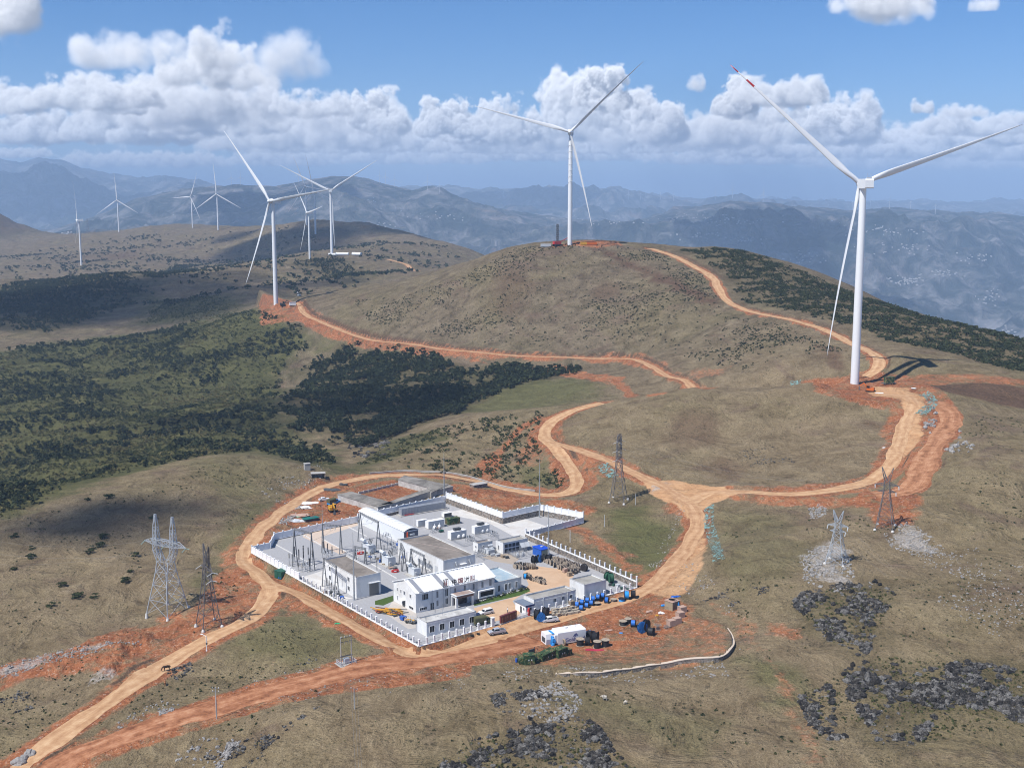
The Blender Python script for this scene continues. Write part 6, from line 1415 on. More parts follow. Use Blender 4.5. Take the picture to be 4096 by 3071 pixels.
# pump group beside the shed
p = Z0('B', 1610,1175); e = empty('pump_group', p, RZ)
for i in range(4):
    MB().lathe([(.35, 0), (.45, .4), (.45, 1.0), (.2, 1.3), (.1, 1.7)], 12, (i*1.1-1.6, (i % 2)*.9, 0)).build('vessel', GREYP, e, True, auto=.7)
t = MB()
for i in range(5): t.bar((i-2.2, -.8, 0), (i-2.2, -.8, 2.0), .07).bar((i-2.2, 1.6, 0), (i-2.2, 1.6, 2.2), .07)
t.bar((-2.3, -.8, 2), (2.0, -.8, 2), .08).bar((-2.3, 1.6, 2.2), (2.0, 1.6, 2.2), .08).build('pipe_frame', DSTEEL, e); tag(e, 'cluster of grey vessels and pipes beside the blue shed', 'pumps')
# overhead bus wires
def drop(ka, a, za, kb, b, zb, sag, label): pass
# scrap heap of yellow steel beside the office
p = Z0('C', 150,690); e = empty('scrap_heap', p, RZ-1.05); rg = random.Random(4)
me_ = {}
for i in range(26):
    L = rg.uniform(3, 7.5); t = MB(); ang = rg.uniform(-.35, .35); x = rg.uniform(-3.5, 3.5); y = rg.uniform(-1.8, 1.8); z = .1+.16*(i//4)
    d = Vector((math.cos(ang), math.sin(ang), 0))*L/2
    if i % 3 == 0: t.tube((x-d.x, y-d.y, z+.15), (x+d.x, y+d.y, z+.25), .17, n=8)
    else: t.bar((x-d.x, y-d.y, z+.12), (x+d.x, y+d.y, z+.2), .26, .2)
    t.build('steel_beam', YEL if i % 5 < 3 else (mat('rusty_steel', (.16, .07, .04), .9, .2, var=.3, scale=2) if i % 5 == 3 else DSTEEL), e)
t = MB()
for i in range(9): t.blob((rg.uniform(-4, 4), rg.uniform(-2, 2), .5), (.6, .5, .4), i, .3, 1)
t.build('tarpaulin_bundle', mat('orange_bundle', (.5, .16, .09), .8, .2, var=.3, scale=2), e); tag(e, 'heap of yellow and rusty steel beams beside the long office', 'scrap heap')
p = Z0('C', 400,800); e = empty('trailer_crate', p, RZ-1.05); t = MB()
for s_ in (-1, 1):
    for x in (-1.6, -.8, 0, .8, 1.6): t.bar((x, s_*1.0, .6), (x, s_*1.0, 1.7), .07)
    t.bar((-1.6, s_, 1.7), (1.6, s_, 1.7), .08).bar((-1.6, s_, 1.15), (1.6, s_, 1.15), .06)
for x in (-1.6, 1.6): t.bar((x, -1, 1.7), (x, 1, 1.7), .08)
t.build('cage', GREYP, e); MB().box((0, 0, .45), (3.4, 2.1, .15)).build('deck', DSTEEL, e)
for x in (-1, 1):
    for y in (-1.05, 1.05): MB().tube((x, y-.1, .35), (x, y+.1, .35), .35, n=12).build('wheel', TYRE, e)
t = MB(); [t.blob((rg.uniform(-1.2, 1.2), rg.uniform(-.6, .6), .9), (.5, .4, .35), i+50, .3, 1) for i in range(5)]; t.build('load', YEL, e); tag(e, 'caged trailer with yellow load beside the gate building', 'trailer')

# kerbs of the gravel bays, cable trenches
KERB = mat('pale_kerb', (.58, .57, .55), .9, .15, var=.08, scale=1)
for (a_, b_), l in ((((555,1040),(1010,1290)),'kerb of the leftmost gravel bay'), (((1080,985),(1470,1190)),'kerb between the gravel bays'), (((1365,850),(1570,955)),'kerb before the steel hall'), (((870,935),(1075,1060)),'kerb along the pinkish lane'), (((1590,1240),(1900,1420)),'pale trench cover between the transformers')):
    p, q = Z0('A', *a_), Z0('A', *b_); t = MB().bar((p[0], p[1], .1), (q[0], q[1], .1), .35, .22); o = t.build('yard_kerb', KERB); tag(o, l, None, None, 'structure')
for i, (x, y) in enumerate(((1560,1185),(1650,1195),(1720,1235),(1850,1185),(1935,1105),(1990,1185),(2012,1235),(1680,1335),(1950,1335),(2150,1305),(1610,1215),(1760,1175))):
    p = Z0('A', x, y); e = empty('bus_support', p, RZ); MB().tube((0, 0, 0), (0, 0, 2.6+.5*(i % 3)), .13, n=7).build('support', GST, e); t = MB(); z = 2.6+.5*(i % 3); t.lathe([(.07, z), (.18, z+.15), (.09, z+.25), (.18, z+.4), (.09, z+.5), (.16, z+.65), (.06, z+.8)], 8); t.build('insulator', BLACK if i % 2 else GREYP, e); MB().bar((-.8, 0, z+.85), (.8, 0, z+.85), .08).build('bus_bar', GREYP, e)
    tag(e, 'steel bus support post among the transformers', 'post', 'bus support posts among the transformers')
def bus(ka, a, za, kb, b, zb, label):
    p, q = Z0(ka, *a), Z0(kb, *b); o = wire((0, 0, 0), (q[0]-p[0], q[1]-p[1], zb-za), .7, .03, 12).build('bus_wire', DSTEEL); o.location = (p[0], p[1], za); tag(o, label, 'wire')
for (a, za, b, zb), l in ((((775,1275), 10.5, (1085,1125), 11.0),'wire between the first two gantries'), (((965,1330), 10.5, (1282,1142), 11.0),'wire between the nearer legs of the first gantries'), (((1085,1125), 11, (1500,1000), 11),'wire from the middle gantry to the hall gantry'), (((1282,1142), 11, (1698,1112), 11),'wire from the middle gantry over the transformer'), (((1440,1240), 6, (1100,1500), 6.5),'wire dropping to the left building gantry')): bus('A', a, za, 'A', b, zb, l)
# ------------------------------------------------------------------ cable drums, crates, vehicles, people
_dr = {}
def drum(at, R, W, rz, wirem, flm, label, group, lying=False, key=None, dz=0.0, tilt=0.0):
    key = (round(R, 2), round(W, 2), wirem.name, flm.name)
    e = empty('cable_drum', (at[0], at[1], at[2]+dz), rz)
    if key not in _dr:
        f = MB(); f.lathe([(.14, -.035), (R, -.035), (R, .035), (.14, .035)], 22, axis='x', closed=True)
        for i in range(6): a = i*math.pi/3; f.bar((.045, math.cos(a)*.16, math.sin(a)*.16), (.045, math.cos(a)*R*.96, math.sin(a)*R*.96), .07, .12)
        o1 = f.build('flange', flm, e); t = MB(); n_ = 9; pr = [(.12, -W/2+.035)]
        for i in range(n_): x = -W/2+.05+(W-.1)*i/n_; pr += [(R*.80, x), (R*.83, x+(W-.1)/n_*.5)]
        t.lathe(pr+[(.12, W/2-.035)], 22, axis='x'); o2 = t.build('wound_cable', wirem, e, True, auto=.9); _dr[key] = (o1.data, o2.data); fl = [o1]
        o1b = bpy.data.objects.new('flange', o1.data); COL.objects.link(o1b); o1b.parent = e
    else:
        o1 = bpy.data.objects.new('flange', _dr[key][0]); o1b = bpy.data.objects.new('flange', _dr[key][0]); o2 = bpy.data.objects.new('wound_cable', _dr[key][1])
        for o in (o1, o1b, o2): COL.objects.link(o); o.parent = e
    R2 = Matrix.Rotation(-math.pi/2, 4, 'Y') if lying else Matrix.Identity(4); up = Matrix.Translation((0, 0, W/2 if lying else R))
    o1.matrix_local = up @ R2 @ Matrix.Translation((W/2, 0, 0)); o1b.matrix_local = up @ R2 @ Matrix.Translation((-W/2, 0, 0)) @ Matrix.Rotation(math.pi, 4, 'Z'); o2.matrix_local = up @ R2
    tag(e, label, 'cable drum', group); return e
CBLK = mat('black_cable', (.022, .022, .025), .6, .3, var=.3, scale=3); CBLU = mat('blue_wrapped_cable', (.03, .16, .55), .5, .3, var=.15, scale=2); CCYA = mat('bright_blue_wrap', (.03, .30, .72), .5, .3, var=.15, scale=2); CBRN = mat('brown_grey_cable', (.16, .13, .11), .8, .2, var=.3, scale=3); CGRN = mat('dark_green_wrap', (.02, .09, .05), .6, .3, var=.2, scale=2)
FWD = mat('grey_wooden_flange', (.36, .30, .235), .9, .1, var=.25, scale=2.5); FDK = mat('dark_flange', (.035, .03, .03), .7, .2, var=.3, scale=2); FBL = mat('blue_flange', (.03, .2, .55), .55, .3, var=.2, scale=2)
def G(k, x, y): return hk(k, x, y)
# blue drums along the fence
B_ = 'blue wrapped drums in a double row by the fence'
for x, y in ((850,905),(898,940),(905,878),(958,912),(965,855),(1008,885),(1028,840),(1083,822),(1136,805)):
    drum(G('D', x, y), .95, 1.25, -.15+random.uniform(-.08, .08), CBLU, FDK, 'blue wrapped cable drum with black flanges in the double row before the fence', B_)
drum(G('D', 1180,858), 1.05, 1.2, -.3, CBLU, FDK, 'last blue wrapped drum of the row, tipped beside flat empty drums', None)
drum(G('D', 1072,880), 1.15, .8, 0, CBLK, FWD, 'pale wooden drum lying flat before the blue row', None, True)
drum(G('D', 1255,840), 1.1, .8, 0, CBRN, FWD, 'brown drum lying flat between the blue drums', None, True)
drum(G('D', 1345,838), 1.15, 1.0, 0, CCYA, FDK, 'drum lying flat with bright blue cable', None, True)
drum(G('D', 1400,815), 1.45, 1.5, -.1, CCYA, FDK, 'big bright blue wrapped drum near the right corner of the yard', None)
drum(G('D', 1472,803), 1.4, 1.4, -.1, CBLK, FDK, 'big black drum at the right corner of the yard', None)
drum(G('D', 408,1035), 1.6, 1.3, -.25, CBLK, FDK, 'big black drum leaning at the gate house corner', None)
drum(G('D', 447,1062), 1.45, .9, -1.15, CBLK, FBL, 'black drum with bright blue flange behind the white pickup', None)
drum(G('D', 505,1005), 1.45, 1.2, -.5, CBLK, FDK, 'black drum leaning behind the white pickup', None)
drum(G('D', 1360,1100), 1.25, 1.3, 0, CBLK, FWD, 'upright black spool with wooden top, leftmost on the red earth', None, True)
drum(G('D', 1415,1078), 1.1, 1.4, 0, CBLK, FWD, 'upright black spool with wooden top, behind the blue drum', None, True)
drum(G('D', 1472,1118), 1.1, 1.35, -.2, CBLU, FDK, 'blue wrapped drum alone on the red earth', None)
drum(G('D', 1612,1165), 1.75, 1.0, -.7, CBLK, FDK, 'big black drum behind the blue wheeled drum', None)
drum(G('D', 1572,1190), 1.75, .5, -1.0, CBLK, FBL, 'big drum with blue spoked flange on the red earth', None)
drum(G('D', 1668,1212), 1.25, 1.6, -.45, CBLK, FDK, 'black drum with white rim, right of the blue spoked drum', None)
for x, y, l in ((1745,1148,'bare skeleton drum standing beside the tan blocks'), (1850,1132,'bare skeleton drum lying flat before the tan blocks')):
    p = G('D', x, y); e = empty('empty_drum', p, .4); t = MB(); z = 1.3 if x < 1800 else .5
    t.lathe([(.95, 0), (1.1, 0), (1.1, .08), (.95, .08)], 20, closed=True); t.lathe([(.95, z), (1.1, z), (1.1, z+.08), (.95, z+.08)], 20, closed=True)
    for i in range(8): a = i*math.pi/4; t.bar((0, 0, .05), (math.cos(a)*1.0, math.sin(a)*1.0, .05), .06).bar((0, 0, z), (math.cos(a)*1.0, math.sin(a)*1.0, z), .06).bar((math.cos(a)*.4, math.sin(a)*.4, 0), (math.cos(a)*.4, math.sin(a)*.4, z), .06)
    t.build('spoked_rings', mat('grey_brown_steel', (.25, .21, .19), .7, .3, var=.2), e); MB().lathe([(.25, 0), (.25, z)], 10).build('core', DSTEEL, e); tag(e, l, 'cable drum')
for x, y, l in ((885,1325,'upright black spool with wooden flanges beside the wrapped nacelle'), (1075,1352,'upright black spool, nearest of the cluster by the nacelle'), (1165,1335,'upright black spool, rightmost of the cluster by the nacelle')): drum(G('D', x, y), 1.25, 2.0, .3, CBLK, FWD, l, None, True)
drum(G('D', 970,1322), 1.3, 1.2, -.2, CBLK, FDK, 'black drum standing between the upright spools', None)
drum(G('D', 1052,1296), 1.75, 1.5, -.35, CBLK, FDK, 'biggest black drum of the cluster by the wrapped nacelle', None)
drum(G('D', 990,1245), 1.2, 1.1, -.3, CBLK, FDK, 'black drum half hidden behind the nacelle end', None)
drum(G('D', 1195,610), 1.5, 1.2, -.9, CGRN, CGRN, 'dark green drum leaning at the right wall', None); drum(G('D', 1225,632), 1.6, 1.3, .2, CGRN, CGRN, 'big dark green drum behind the store', None)
# drums stored in the yard
SG = 'old drums stored in rows in the yard'; ST = 'old grey brown cable drum in the stored rows of the yard'
rg = random.Random(9); cnt = 0
def row(k, a, b, n, R, W, rz, mats, lab=ST, grp=SG, jit=.25, dz=0.0):
    global cnt
    A_, B2 = Z0(k, *a), Z0(k, *b)
    for i in range(n):
        p = A_+(B2-A_)*(i+.5)/n; p = p+np.array((rg.uniform(-jit, jit), rg.uniform(-jit, jit), 0)); wm, fm = rg.choice(mats)
        drum(p, R*rg.uniform(.85, 1.1), W, rz+rg.uniform(-.25, .25), wm, fm, lab, grp, dz=dz); cnt += 1
OLDM = [(CBRN, FWD), (CBLK, FWD), (CBRN, FWD), (CBRN, FDK)]
row('D', (480,395), (620,470), 4, .95, 1.0, .35, OLDM); row('D', (530,385), (700,480), 5, .9, 1.0, .35, OLDM); row('D', (585,380), (850,505), 9, .85, .9, .35, OLDM); row('D', (620,385), (900,500), 9, .8, .9, .35, OLDM); row('D', (660,395), (880,470), 8, .8, .9, .4, OLDM)
row('D', (640,480), (840,540), 8, .75, .9, .4, OLDM); row('D', (690,470), (870,525), 7, .75, .9, .4, OLDM)
row('D', (150,470), (290,495), 6, .75, .9, .5, OLDM); row('D', (190,450), (400,470), 7, .85, .9, .2, OLDM); row('D', (290,480), (400,480), 4, .9, .9, .3, [(CBRN, FWD)])
row('D', (330,600), (490,655), 9, .6, .7, .6, OLDM); row('D', (290,565), (350,590), 3, .75, .8, .4, OLDM); row('D', (390,590), (500,630), 5, .6, .7, .9, OLDM)
for x, y, wm in ((375,415,CBLK),(430,405,CCYA),(495,400,CBLK),(545,405,CBLK)): drum(Z0('D', x, y), 1.35, 1.1, -.5, CBLK, FDK if wm is CBLK else FBL, 'big black drum behind the stored rows near the blue shed' if wm is CBLK else 'big drum with blue flange behind the stored rows', 'big black drums behind the stored rows' if wm is CBLK else None)
drum(Z0('D', 280,590), .95, 1.0, -.2, CCYA, FDK, 'bright blue wrapped drum at the near end of the stored rows', None)
p = Z0('D', 930,505); drum(p, 1.3, .9, .9, CBLK, FDK, 'big black coil drum at the right end of the stored rows', None)
# crates and blocks along the fence
cr = {}
def crate(at, d, rz, label, group, m1=WOOD, m2=WOOD, nm='crate', cat='crate', dz=0.0):
    e = empty(nm, (at[0], at[1], at[2]+dz), rz); key = (tuple(np.round(d, 2)), m1.name, m2.name)
    if key not in cr:
        a = MB().box((0, 0, .12), (d[0], d[1], d[2]-.12)).build('body', m1, e); t = MB()
        for y in (-d[1]*.4, 0, d[1]*.4): t.box((0, y, 0), (d[0], .12, .12))
        for x in (-d[0]*.5-.02, d[0]*.5+.02): t.box((x, 0, .12), (.05, d[1]+.1, .1)).box((x, 0, d[2]-.12), (.05, d[1]+.1, .1))
        b = t.build('skid', m2, e); cr[key] = (a.data, b.data)
    else:
        for nm_, me__ in zip(('body', 'skid'), cr[key]): o = bpy.data.objects.new(nm_, me__); COL.objects.link(o); o.parent = e
    tag(e, label, cat, group)
GB = mat('grey_tan_block', (.38, .33, .265), .95, .1, var=.18, scale=1.5)
for i in range(27):
    f = i/26; x = 590+280*(i % 9)/8+rg.uniform(-12, 12); y = 925+28*(i//9)+34*(1-(i % 9)/8)*1.0-10+rg.uniform(-5, 5); crate(G('D', x, y), (1.15, .95, .8), RZ+rg.uniform(-.4, .4), 'grey tan block crate in the loose rows before the gate house', 'block crates before the gate house', GB, WOOD)
for x, y, l in ((1893,1110,'tan wrapped block, front of the four in a row'), (1955,1085,'tan wrapped block, second of the four in a row'), (1992,1020,'tan wrapped block, third of the four in a row'), (2012,960,'tan wrapped block, farthest of the four in a row')): crate(G('D', x, y), (2.2, 1.9, 1.9), RZ-.1, l, None, WOODP, WOOD, 'wrapped_block', 'block')
for x, y, l, m_ in ((770,560,'wooden crate at the near end of the stored drums', WOOD), (720,520,'reddish crate beside the stored drums', WOODP), (790,880,'open wooden crate at the fence before the gate house', WOOD)): crate(Z0('D', x, y), (1.5, 1.2, 1.4), RZ, l, None, m_, WOOD)
# concrete tank with a round lid opening
p = G('D', 1903,915); e = empty('concrete_tank', p, RZ+.1); t = MB(); OT = mat('ochre_stained_concrete', (.34, .27, .18), .95, .1, var=.2, scale=1.2, dirt=(.12, .1, .08), dirt_amt=.5)
t.box((0, 0, -.3), (3.3, 3.3, 2.8)); t.build('tank_wall', OT, e); MB().box((0, 0, 2.5), (3.5, 3.5, .14)).lathe([(1.15, 2.64), (1.4, 2.64), (1.4, 2.85), (1.15, 2.85)], 24, closed=True).build('rim', WOODP, e); MB().lathe([(0.01, 2.66), (1.16, 2.66)], 20).build('opening', mat('dark_rusty_water', (.13, .08, .06), .6, .3), e)
MB().blob((.9, -1.75, 1.2), (.4, .2, .9), 3, .4, 2).build('blue_sheet', BLUET, e); tag(e, 'square ochre concrete tank with a round opening', 'tank')
def heap(k, x, y, m, size, label, nm='tarpaulin', cat='tarpaulin', seed=0, n=4):
    p = G(k, x, y); e = MB(); r2 = random.Random(seed+int(x))
    for i in range(n): e.blob((r2.uniform(-.7, .7)*size[0], r2.uniform(-.7, .7)*size[1], size[2]*.3), (size[0]*.6, size[1]*.5, size[2]*.6), seed+i, .5, 2, .3)
    o = e.build(nm, m); o.location = p; tag(o, label, cat); return o
heap('D', 1945,790, BLUE, (1.6, 1.0, .5), 'blue sheet crumpled behind the concrete tank'); heap('D', 1810,890, BLUET, (.7, .7, .5), 'light blue sheet beside the concrete tank'); heap('D', 1345,1192, BLUET, (.6, .4, .25), 'small blue scrap on the red earth')
heap('D', 1775,975, WHITE2, (.9, .6, .6), 'crumpled white sheet beside the tan blocks'); heap('D', 1742,1000, YEL, (.5, .4, .4), 'small orange bag before the tan blocks', 'bag', 'bag'); heap('D', 1650,960, WOODP, (.9, .7, .6), 'pale pink carton on the red earth', 'carton', 'carton'); heap('D', 1190,1160, WOODP, (1.2, .7, .15), 'flat pinkish sheet on the red earth', 'board', 'board')
heap('D', 1040,1380, mat('crimson_tarpaulin', (.36, .03, .06), .7, .2, var=.3, scale=2), (2.6, .9, .25), 'crimson red netting spread before the spools', n=7); heap('Q', 1185,200, mat('bright_green_net', (.02, .35, .16), .7, .2, var=.3, scale=2), (.9, .5, .2), 'bright green scrap on the turf beside the front road')
# wrapped nacelle with lettering
q = [Z0('D', 645,1325, z=-.3), Z0('D', 945,1290, z=-.3)]; g0 = G('D', 640,1320); a0 = g0; g1 = G('D', 948,1280); dv = g1-g0; L = float(np.hypot(*dv[:2])); rz = math.atan2(dv[1], dv[0]); e = empty('wrapped_nacelle', (g0[0], g0[1], min(g0[2], g1[2])), rz); D = 4.3; H = 4.0
TARP = mat('white_tarpaulin', (.78, .78, .79), .6, .3, var=.04, scale=.8, dirt=(.55, .54, .53), dirt_amt=.2)
t = MB(); t.side([(0, .3), (D, .3), (D, H-.3), (D-.3, H), (.3, H), (0, H-.3)], 0, L); t.side([(.1, .7), (D-.1, .7), (D-.1, H-.8), (D-.5, H-.35), (.5, H-.35), (.1, H-.8)], -.9, 0); t.build('tarpaulin_cover', TARP, e)
t = MB(); t.side([(.4, .5), (D-.4, .5), (D-.2, H*.55), (D-.6, H-.3), (.6, H-.3), (.2, H*.55)], -3.6, -.9); t.build('nose_cover', TARP, e); MB().box((-3.62, D/2, 1.0), (.06, D*.55, 1.5)).build('dark_opening', DARKG, e)
t = MB()
for i, (y, z, h) in enumerate(((-.05, .3, 2.6), (.5, .1, 3.3), (1.1, .0, 2.9), (-.25, .0, 1.2))): t.blob((-1.4-.35*(i % 2), y, z+h/2), (.55, .35, h/2), 20+i, .5, 2)
t.box((-1.3, D/2-.2, H-.33), (.8, D*.7, .06)); t.build('blue_sheet', BLUET, e); t = MB()
for x in (1.0, L-1.0): t.box((x, D/2, -.1), (.6, D, .42))
t.build('skid', DSTEEL, e); t = MB(); t.bar((L*.75, D*.5, H), (L*.75, D*.5, H+1.2), .06).bar((L*.7, D*.5, H+.9), (L*.85, D*.3, H+1.3), .05).bar((-1.8, D*.5, H-.3), (-1.8, D*.5, H+.6), .05); t.build('roof_sensor', DSTEEL, e); MB().box((L*.45, D*.6, H), (.9, .6, .03)).build('hatch', DARKG, e)
LOGO = mat('dark_blue_print', (.02, .035, .2), .6, .3); o = text_mesh('lettering', 'Goldwind', 1.6, .012, LOGO, e); o.rotation_euler = (math.pi/2, 0, 0); o.location = (L*.61, -.02, 1.25)
t = MB()
for i in range(3):
    for j in range(8):
        a, b = math.radians(95+j*9), math.radians(95+(j+1)*9); r0, r1 = 1.25-.33*i, 1.05-.33*i; c0 = (L*.68, 1.75+.1*i)
        t.add([(c0[0]+math.cos(a)*r0+.2*i, -.02, c0[1]+math.sin(a)*r0), (c0[0]+math.cos(b)*r0+.2*i, -.02, c0[1]+math.sin(b)*r0), (c0[0]+math.cos(b)*r1*(1-.02*j)+.2*i, -.02, c0[1]+math.sin(b)*r1*(1-.03*j)), (c0[0]+math.cos(a)*r1*(1-.02*j)+.2*i, -.02, c0[1]+math.sin(a)*r1*(1-.03*j))], [(0, 1, 2, 3)])
t.build('emblem', LOGO, e); tag(e, 'white tarpaulin wrapped turbine nacelle with blue lettering on its side', 'nacelle')
p = G('D', 705,1325); e = empty('steel_ring', p, .5); MB().lathe([(.75, -.25), (.95, -.25), (.95, .25), (.75, .25)], 20, (0, 0, .95), 'x', True).build('ring', WOOD, e); MB().lathe([(.01, .05), (.75, .05)], 16, (0, 0, .95), 'x').build('inner_disc', DSTEEL, e); tag(e, 'beige ring standing before the wrapped nacelle', 'ring')
# camouflage cabins
def camo(k, a, b, W, H, label, add=None):
    p, q = G(k, *a), G(k, *b); d = q-p; L = float(np.hypot(*d[:2])); e = empty('camouflage_cabin', (p[0], p[1], min(p[2], q[2])-.1), math.atan2(d[1], d[0])); MB().box((L/2, W/2, .1), (L, W, H)).build('body', CAMO, e); MB().box((L/2, W/2, H+.1), (L+.12, W+.12, .1)).build('lid', CAMO, e)
    for u in (.42, .68): MB().box((L*u, -.03, H*.5), (.22, .05, .38)).build('white_label', WHITE2, e)
    if add:
        for (x, y, z, dx, dy, dz) in add: MB().box((L*x, W*y, z), (dx, dy, dz)).build('annex_box', CAMO, e)
    t = MB()
    for x in (.1, L/2, L-.1): t.box((x, -.025, .15), (.06, .04, H-.1))
    t.build('door_strip', GREEN, e); tag(e, label, 'cabin', 'camouflage painted cabins'); return e
camo('D', (268,1545), (390,1538), 2.6, 2.6, 'camouflage cabin with a small blue motor at its left end', [(-.22, .5, .1, 1.5, 2.0, 1.9)])
camo('D', (468,1508), (630,1452), 2.6, 2.2, 'camouflage cabin in the middle of the three with two roof humps', [(-.2, .6, .1, 2.2, 2.4, 1.7), (.1, .5, 2.3, 1.0, 1.0, .4)])
camo('D', (645,1470), (748,1445), 2.6, 2.5, 'camouflage cabin nearest the wrapped nacelle', [(1.28, .5, .1, 1.7, 2.4, 1.7)])
p = G('D', 182,1510); o = MB().lathe([(.3, 0), (.34, .1), (.34, 1.0), (.1, 1.15)], 12).build('blue_barrel', BLUE); o.location = p; tag(o, 'blue barrel at the end of the first camouflage cabin', 'barrel')
p = G('D', 350,1412); e = empty('slatted_panel', p, RZ); t = MB().box((0, 0, 0), (1.9, .3, 1.2)).bar((-1.0, 0, 0), (-1.0, 0, 1.7), .12).bar((1.0, 0, 0), (1.0, 0, 1.7), .12); t.build('panel', DARKG, e); tag(e, 'dark slatted panel standing behind the first camouflage cabin', 'panel')
# green box container outside the left wall
a_, b_ = G('A', 547,1410), G('A', 628,1432); d = b_-a_; p = a_; e = empty('green_container', p, math.atan2(d[1], d[0])); L = 3.4; MB().box((L/2, 2.2, -.3), (L, 4.4, 2.9)).build('body', GREEN, e); MB().box((L/2, 2.2, 2.6), (L+.2, 4.6, .12)).build('roof', GREEN, e)
for u in (.62, .85): MB().box((L*u, -.03, .25), (.4, .05, .45)).build('blue_label', BLUE, e)
MB().box((L*.3, -.03, .1), (1.0, .05, 2.0)).build('door', GREEN, e); tag(e, 'dark green box container outside the left front wall', 'container')
p = Z0('A', 975,822, z=0); e = empty('green_shed', (p[0], p[1], .2), RZ); MB().box((0, 2.2, -1), (5.6, 2.8, 3.0)).build('wall', DARKG, e); MB().box((0, 2.2, 2.0), (6.2, 3.4, .15)).build('roof', mat('teal_green_sheet', (.01, .14, .11), .5, .3, var=.1), e); tag(e, 'low shed with teal green roof behind the left wall', 'shed')
# vehicles
def vehicle(at, rz, kind, body, label, cat):
    e = empty({'pickup': 'pickup_truck', 'suv': 'parked_car', 'car': 'parked_car', 'truck': 'covered_truck'}[kind], at, rz); W = 1.85
    prof = {'pickup': ([(-2.6, .45), (2.55, .45), (2.62, .75), (2.5, 1.0), (1.45, 1.1), (-.75, 1.1), (-2.6, 1.05)], [(1.35, 1.1), (.65, 1.72), (-.62, 1.74), (-.8, 1.1)]),
            'suv': ([(-2.3, .4), (2.25, .4), (2.35, .75), (2.2, 1.0), (1.2, 1.1), (-2.3, 1.1)], [(1.15, 1.1), (.4, 1.72), (-1.95, 1.74), (-2.28, 1.1)]),
            'car': ([(-2.2, .35), (2.15, .35), (2.22, .65), (2.1, .85), (1.1, .95), (-2.15, .95)], [(.95, .95), (.3, 1.42), (-1.0, 1.44), (-1.7, .95)]),
            'truck': ([(-3.2, .6), (3.1, .6), (3.15, 1.0), (3.0, 1.3), (2.0, 1.45), (-3.2, 1.2)], [(1.95, 1.4), (1.6, 2.15), (.7, 2.15), (.65, 1.2)])}[kind]
    def ext(pf, w0, nm, m, taper=1.0):
        t = MB(); n_ = len(pf); V = [(x, -w0/2*(taper if z > 1.3 else 1), z) for x, z in pf]+[(x, w0/2*(taper if z > 1.3 else 1), z) for x, z in pf]
        t.add(V, [tuple(range(n_)), tuple(range(2*n_-1, n_-1, -1))]+[(i, n_+i, n_+(i+1) % n_, (i+1) % n_) for i in range(n_)]); return t.build(nm, m, e)
    b = ext(prof[0], W, 'body', body); cb = ext(prof[1], W*.9, 'cab', body, .86)
    z0_ = prof[1][0][1]; zt = prof[1][1][1]; xf, xr = prof[1][0][0], prof[1][3][0]; x1, x2 = prof[1][1][0], prof[1][2][0]
    for s_ in (-1, 1):
        yl, yu = s_*(W*.45+.006), s_*(W*.45*.86+.03); V = [(xf-.18, yl, z0_+.06), (x1-.02, yu, zt-.1), (x2+.05, yu, zt-.1), (xr+.15, yl, z0_+.06)]
        MB().add(V, [(0, 1, 2, 3) if s_ < 0 else (3, 2, 1, 0)]).build('side_window', GLASS, e)
    off = .012; V = [(xf+off, -W*.4, z0_+.05), (xf+off, W*.4, z0_+.05), (x1+.05, W*.35, zt-.06), (x1+.05, -W*.35, zt-.06)]; MB().add(V, [(0, 1, 2, 3)]).build('windscreen', GLASS, e)
    V = [(xr-off, -W*.4, z0_+.08), (x2-.03, -W*.34, zt-.08), (x2-.03, W*.34, zt-.08), (xr-off, W*.4, z0_+.08)]; MB().add(V, [(0, 1, 2, 3)]).build('rear_window', GLASS, e)
    if kind == 'pickup': MB().box((-1.72, 0, 1.06), (1.7, W-.2, .06)).build('bed_floor', DARKG, e); t = MB().box((-1.72, W/2-.05, 1.05), (1.75, .1, .22)).box((-1.72, -W/2+.05, 1.05), (1.75, .1, .22)).box((-2.56, 0, 1.05), (.1, W, .22)).bar((-.85, -W/2+.1, 1.1), (-.85, -W/2+.1, 1.7), .06).bar((-.85, W/2-.1, 1.1), (-.85, W/2-.1, 1.7), .06).bar((-.85, -W/2+.1, 1.7), (-.85, W/2-.1, 1.7), .06); t.build('bed_rail', body, e)
    if kind == 'truck':
        t = MB(); n_ = 8; pf = [(-W*.55, 1.2)]+[(-W*.55*math.cos(math.pi*i/n_), 2.3+.6*math.sin(math.pi*i/n_)) for i in range(n_+1)]+[(W*.55, 1.2)]; t.side(pf, -3.25, .5); t.build('canvas_cover', mat('olive_canvas', (.10, .10, .055), .9, .1, var=.2, scale=1.5), e)
    wr_ = .36 if kind != 'truck' else .48
    for x in ((1.6, -1.55) if kind != 'truck' else (2.1, -1.8, -2.7)):
        for s_ in (-1, 1):
            o = MB().tube((x, s_*(W/2-.2), wr_), (x, s_*(W/2+.02), wr_), wr_, n=16).build('wheel', TYRE, e); MB().tube((x, s_*(W/2), wr_), (x, s_*(W/2+.035), wr_), wr_*.55, n=10).build('rim', GREYP, o)
    xm = max(p_[0] for p_ in prof[0]); xn = min(p_[0] for p_ in prof[0]); zl = .72 if kind != 'truck' else 1.0
    for s_ in (-1, 1): MB().box((xm-.05, s_*W*.36, zl), (.1, .32, .16)).build('headlight', mat('lamp_glass', (.6, .62, .65), .15, .6), e); MB().box((xn+.02, s_*W*.42, zl+.1), (.08, .2, .25)).build('tail_light', RED, e)
    MB().box((xm, 0, .45), (.1, W*.92, .2)).build('bumper', DARKG, e); tag(e, label, cat); return e
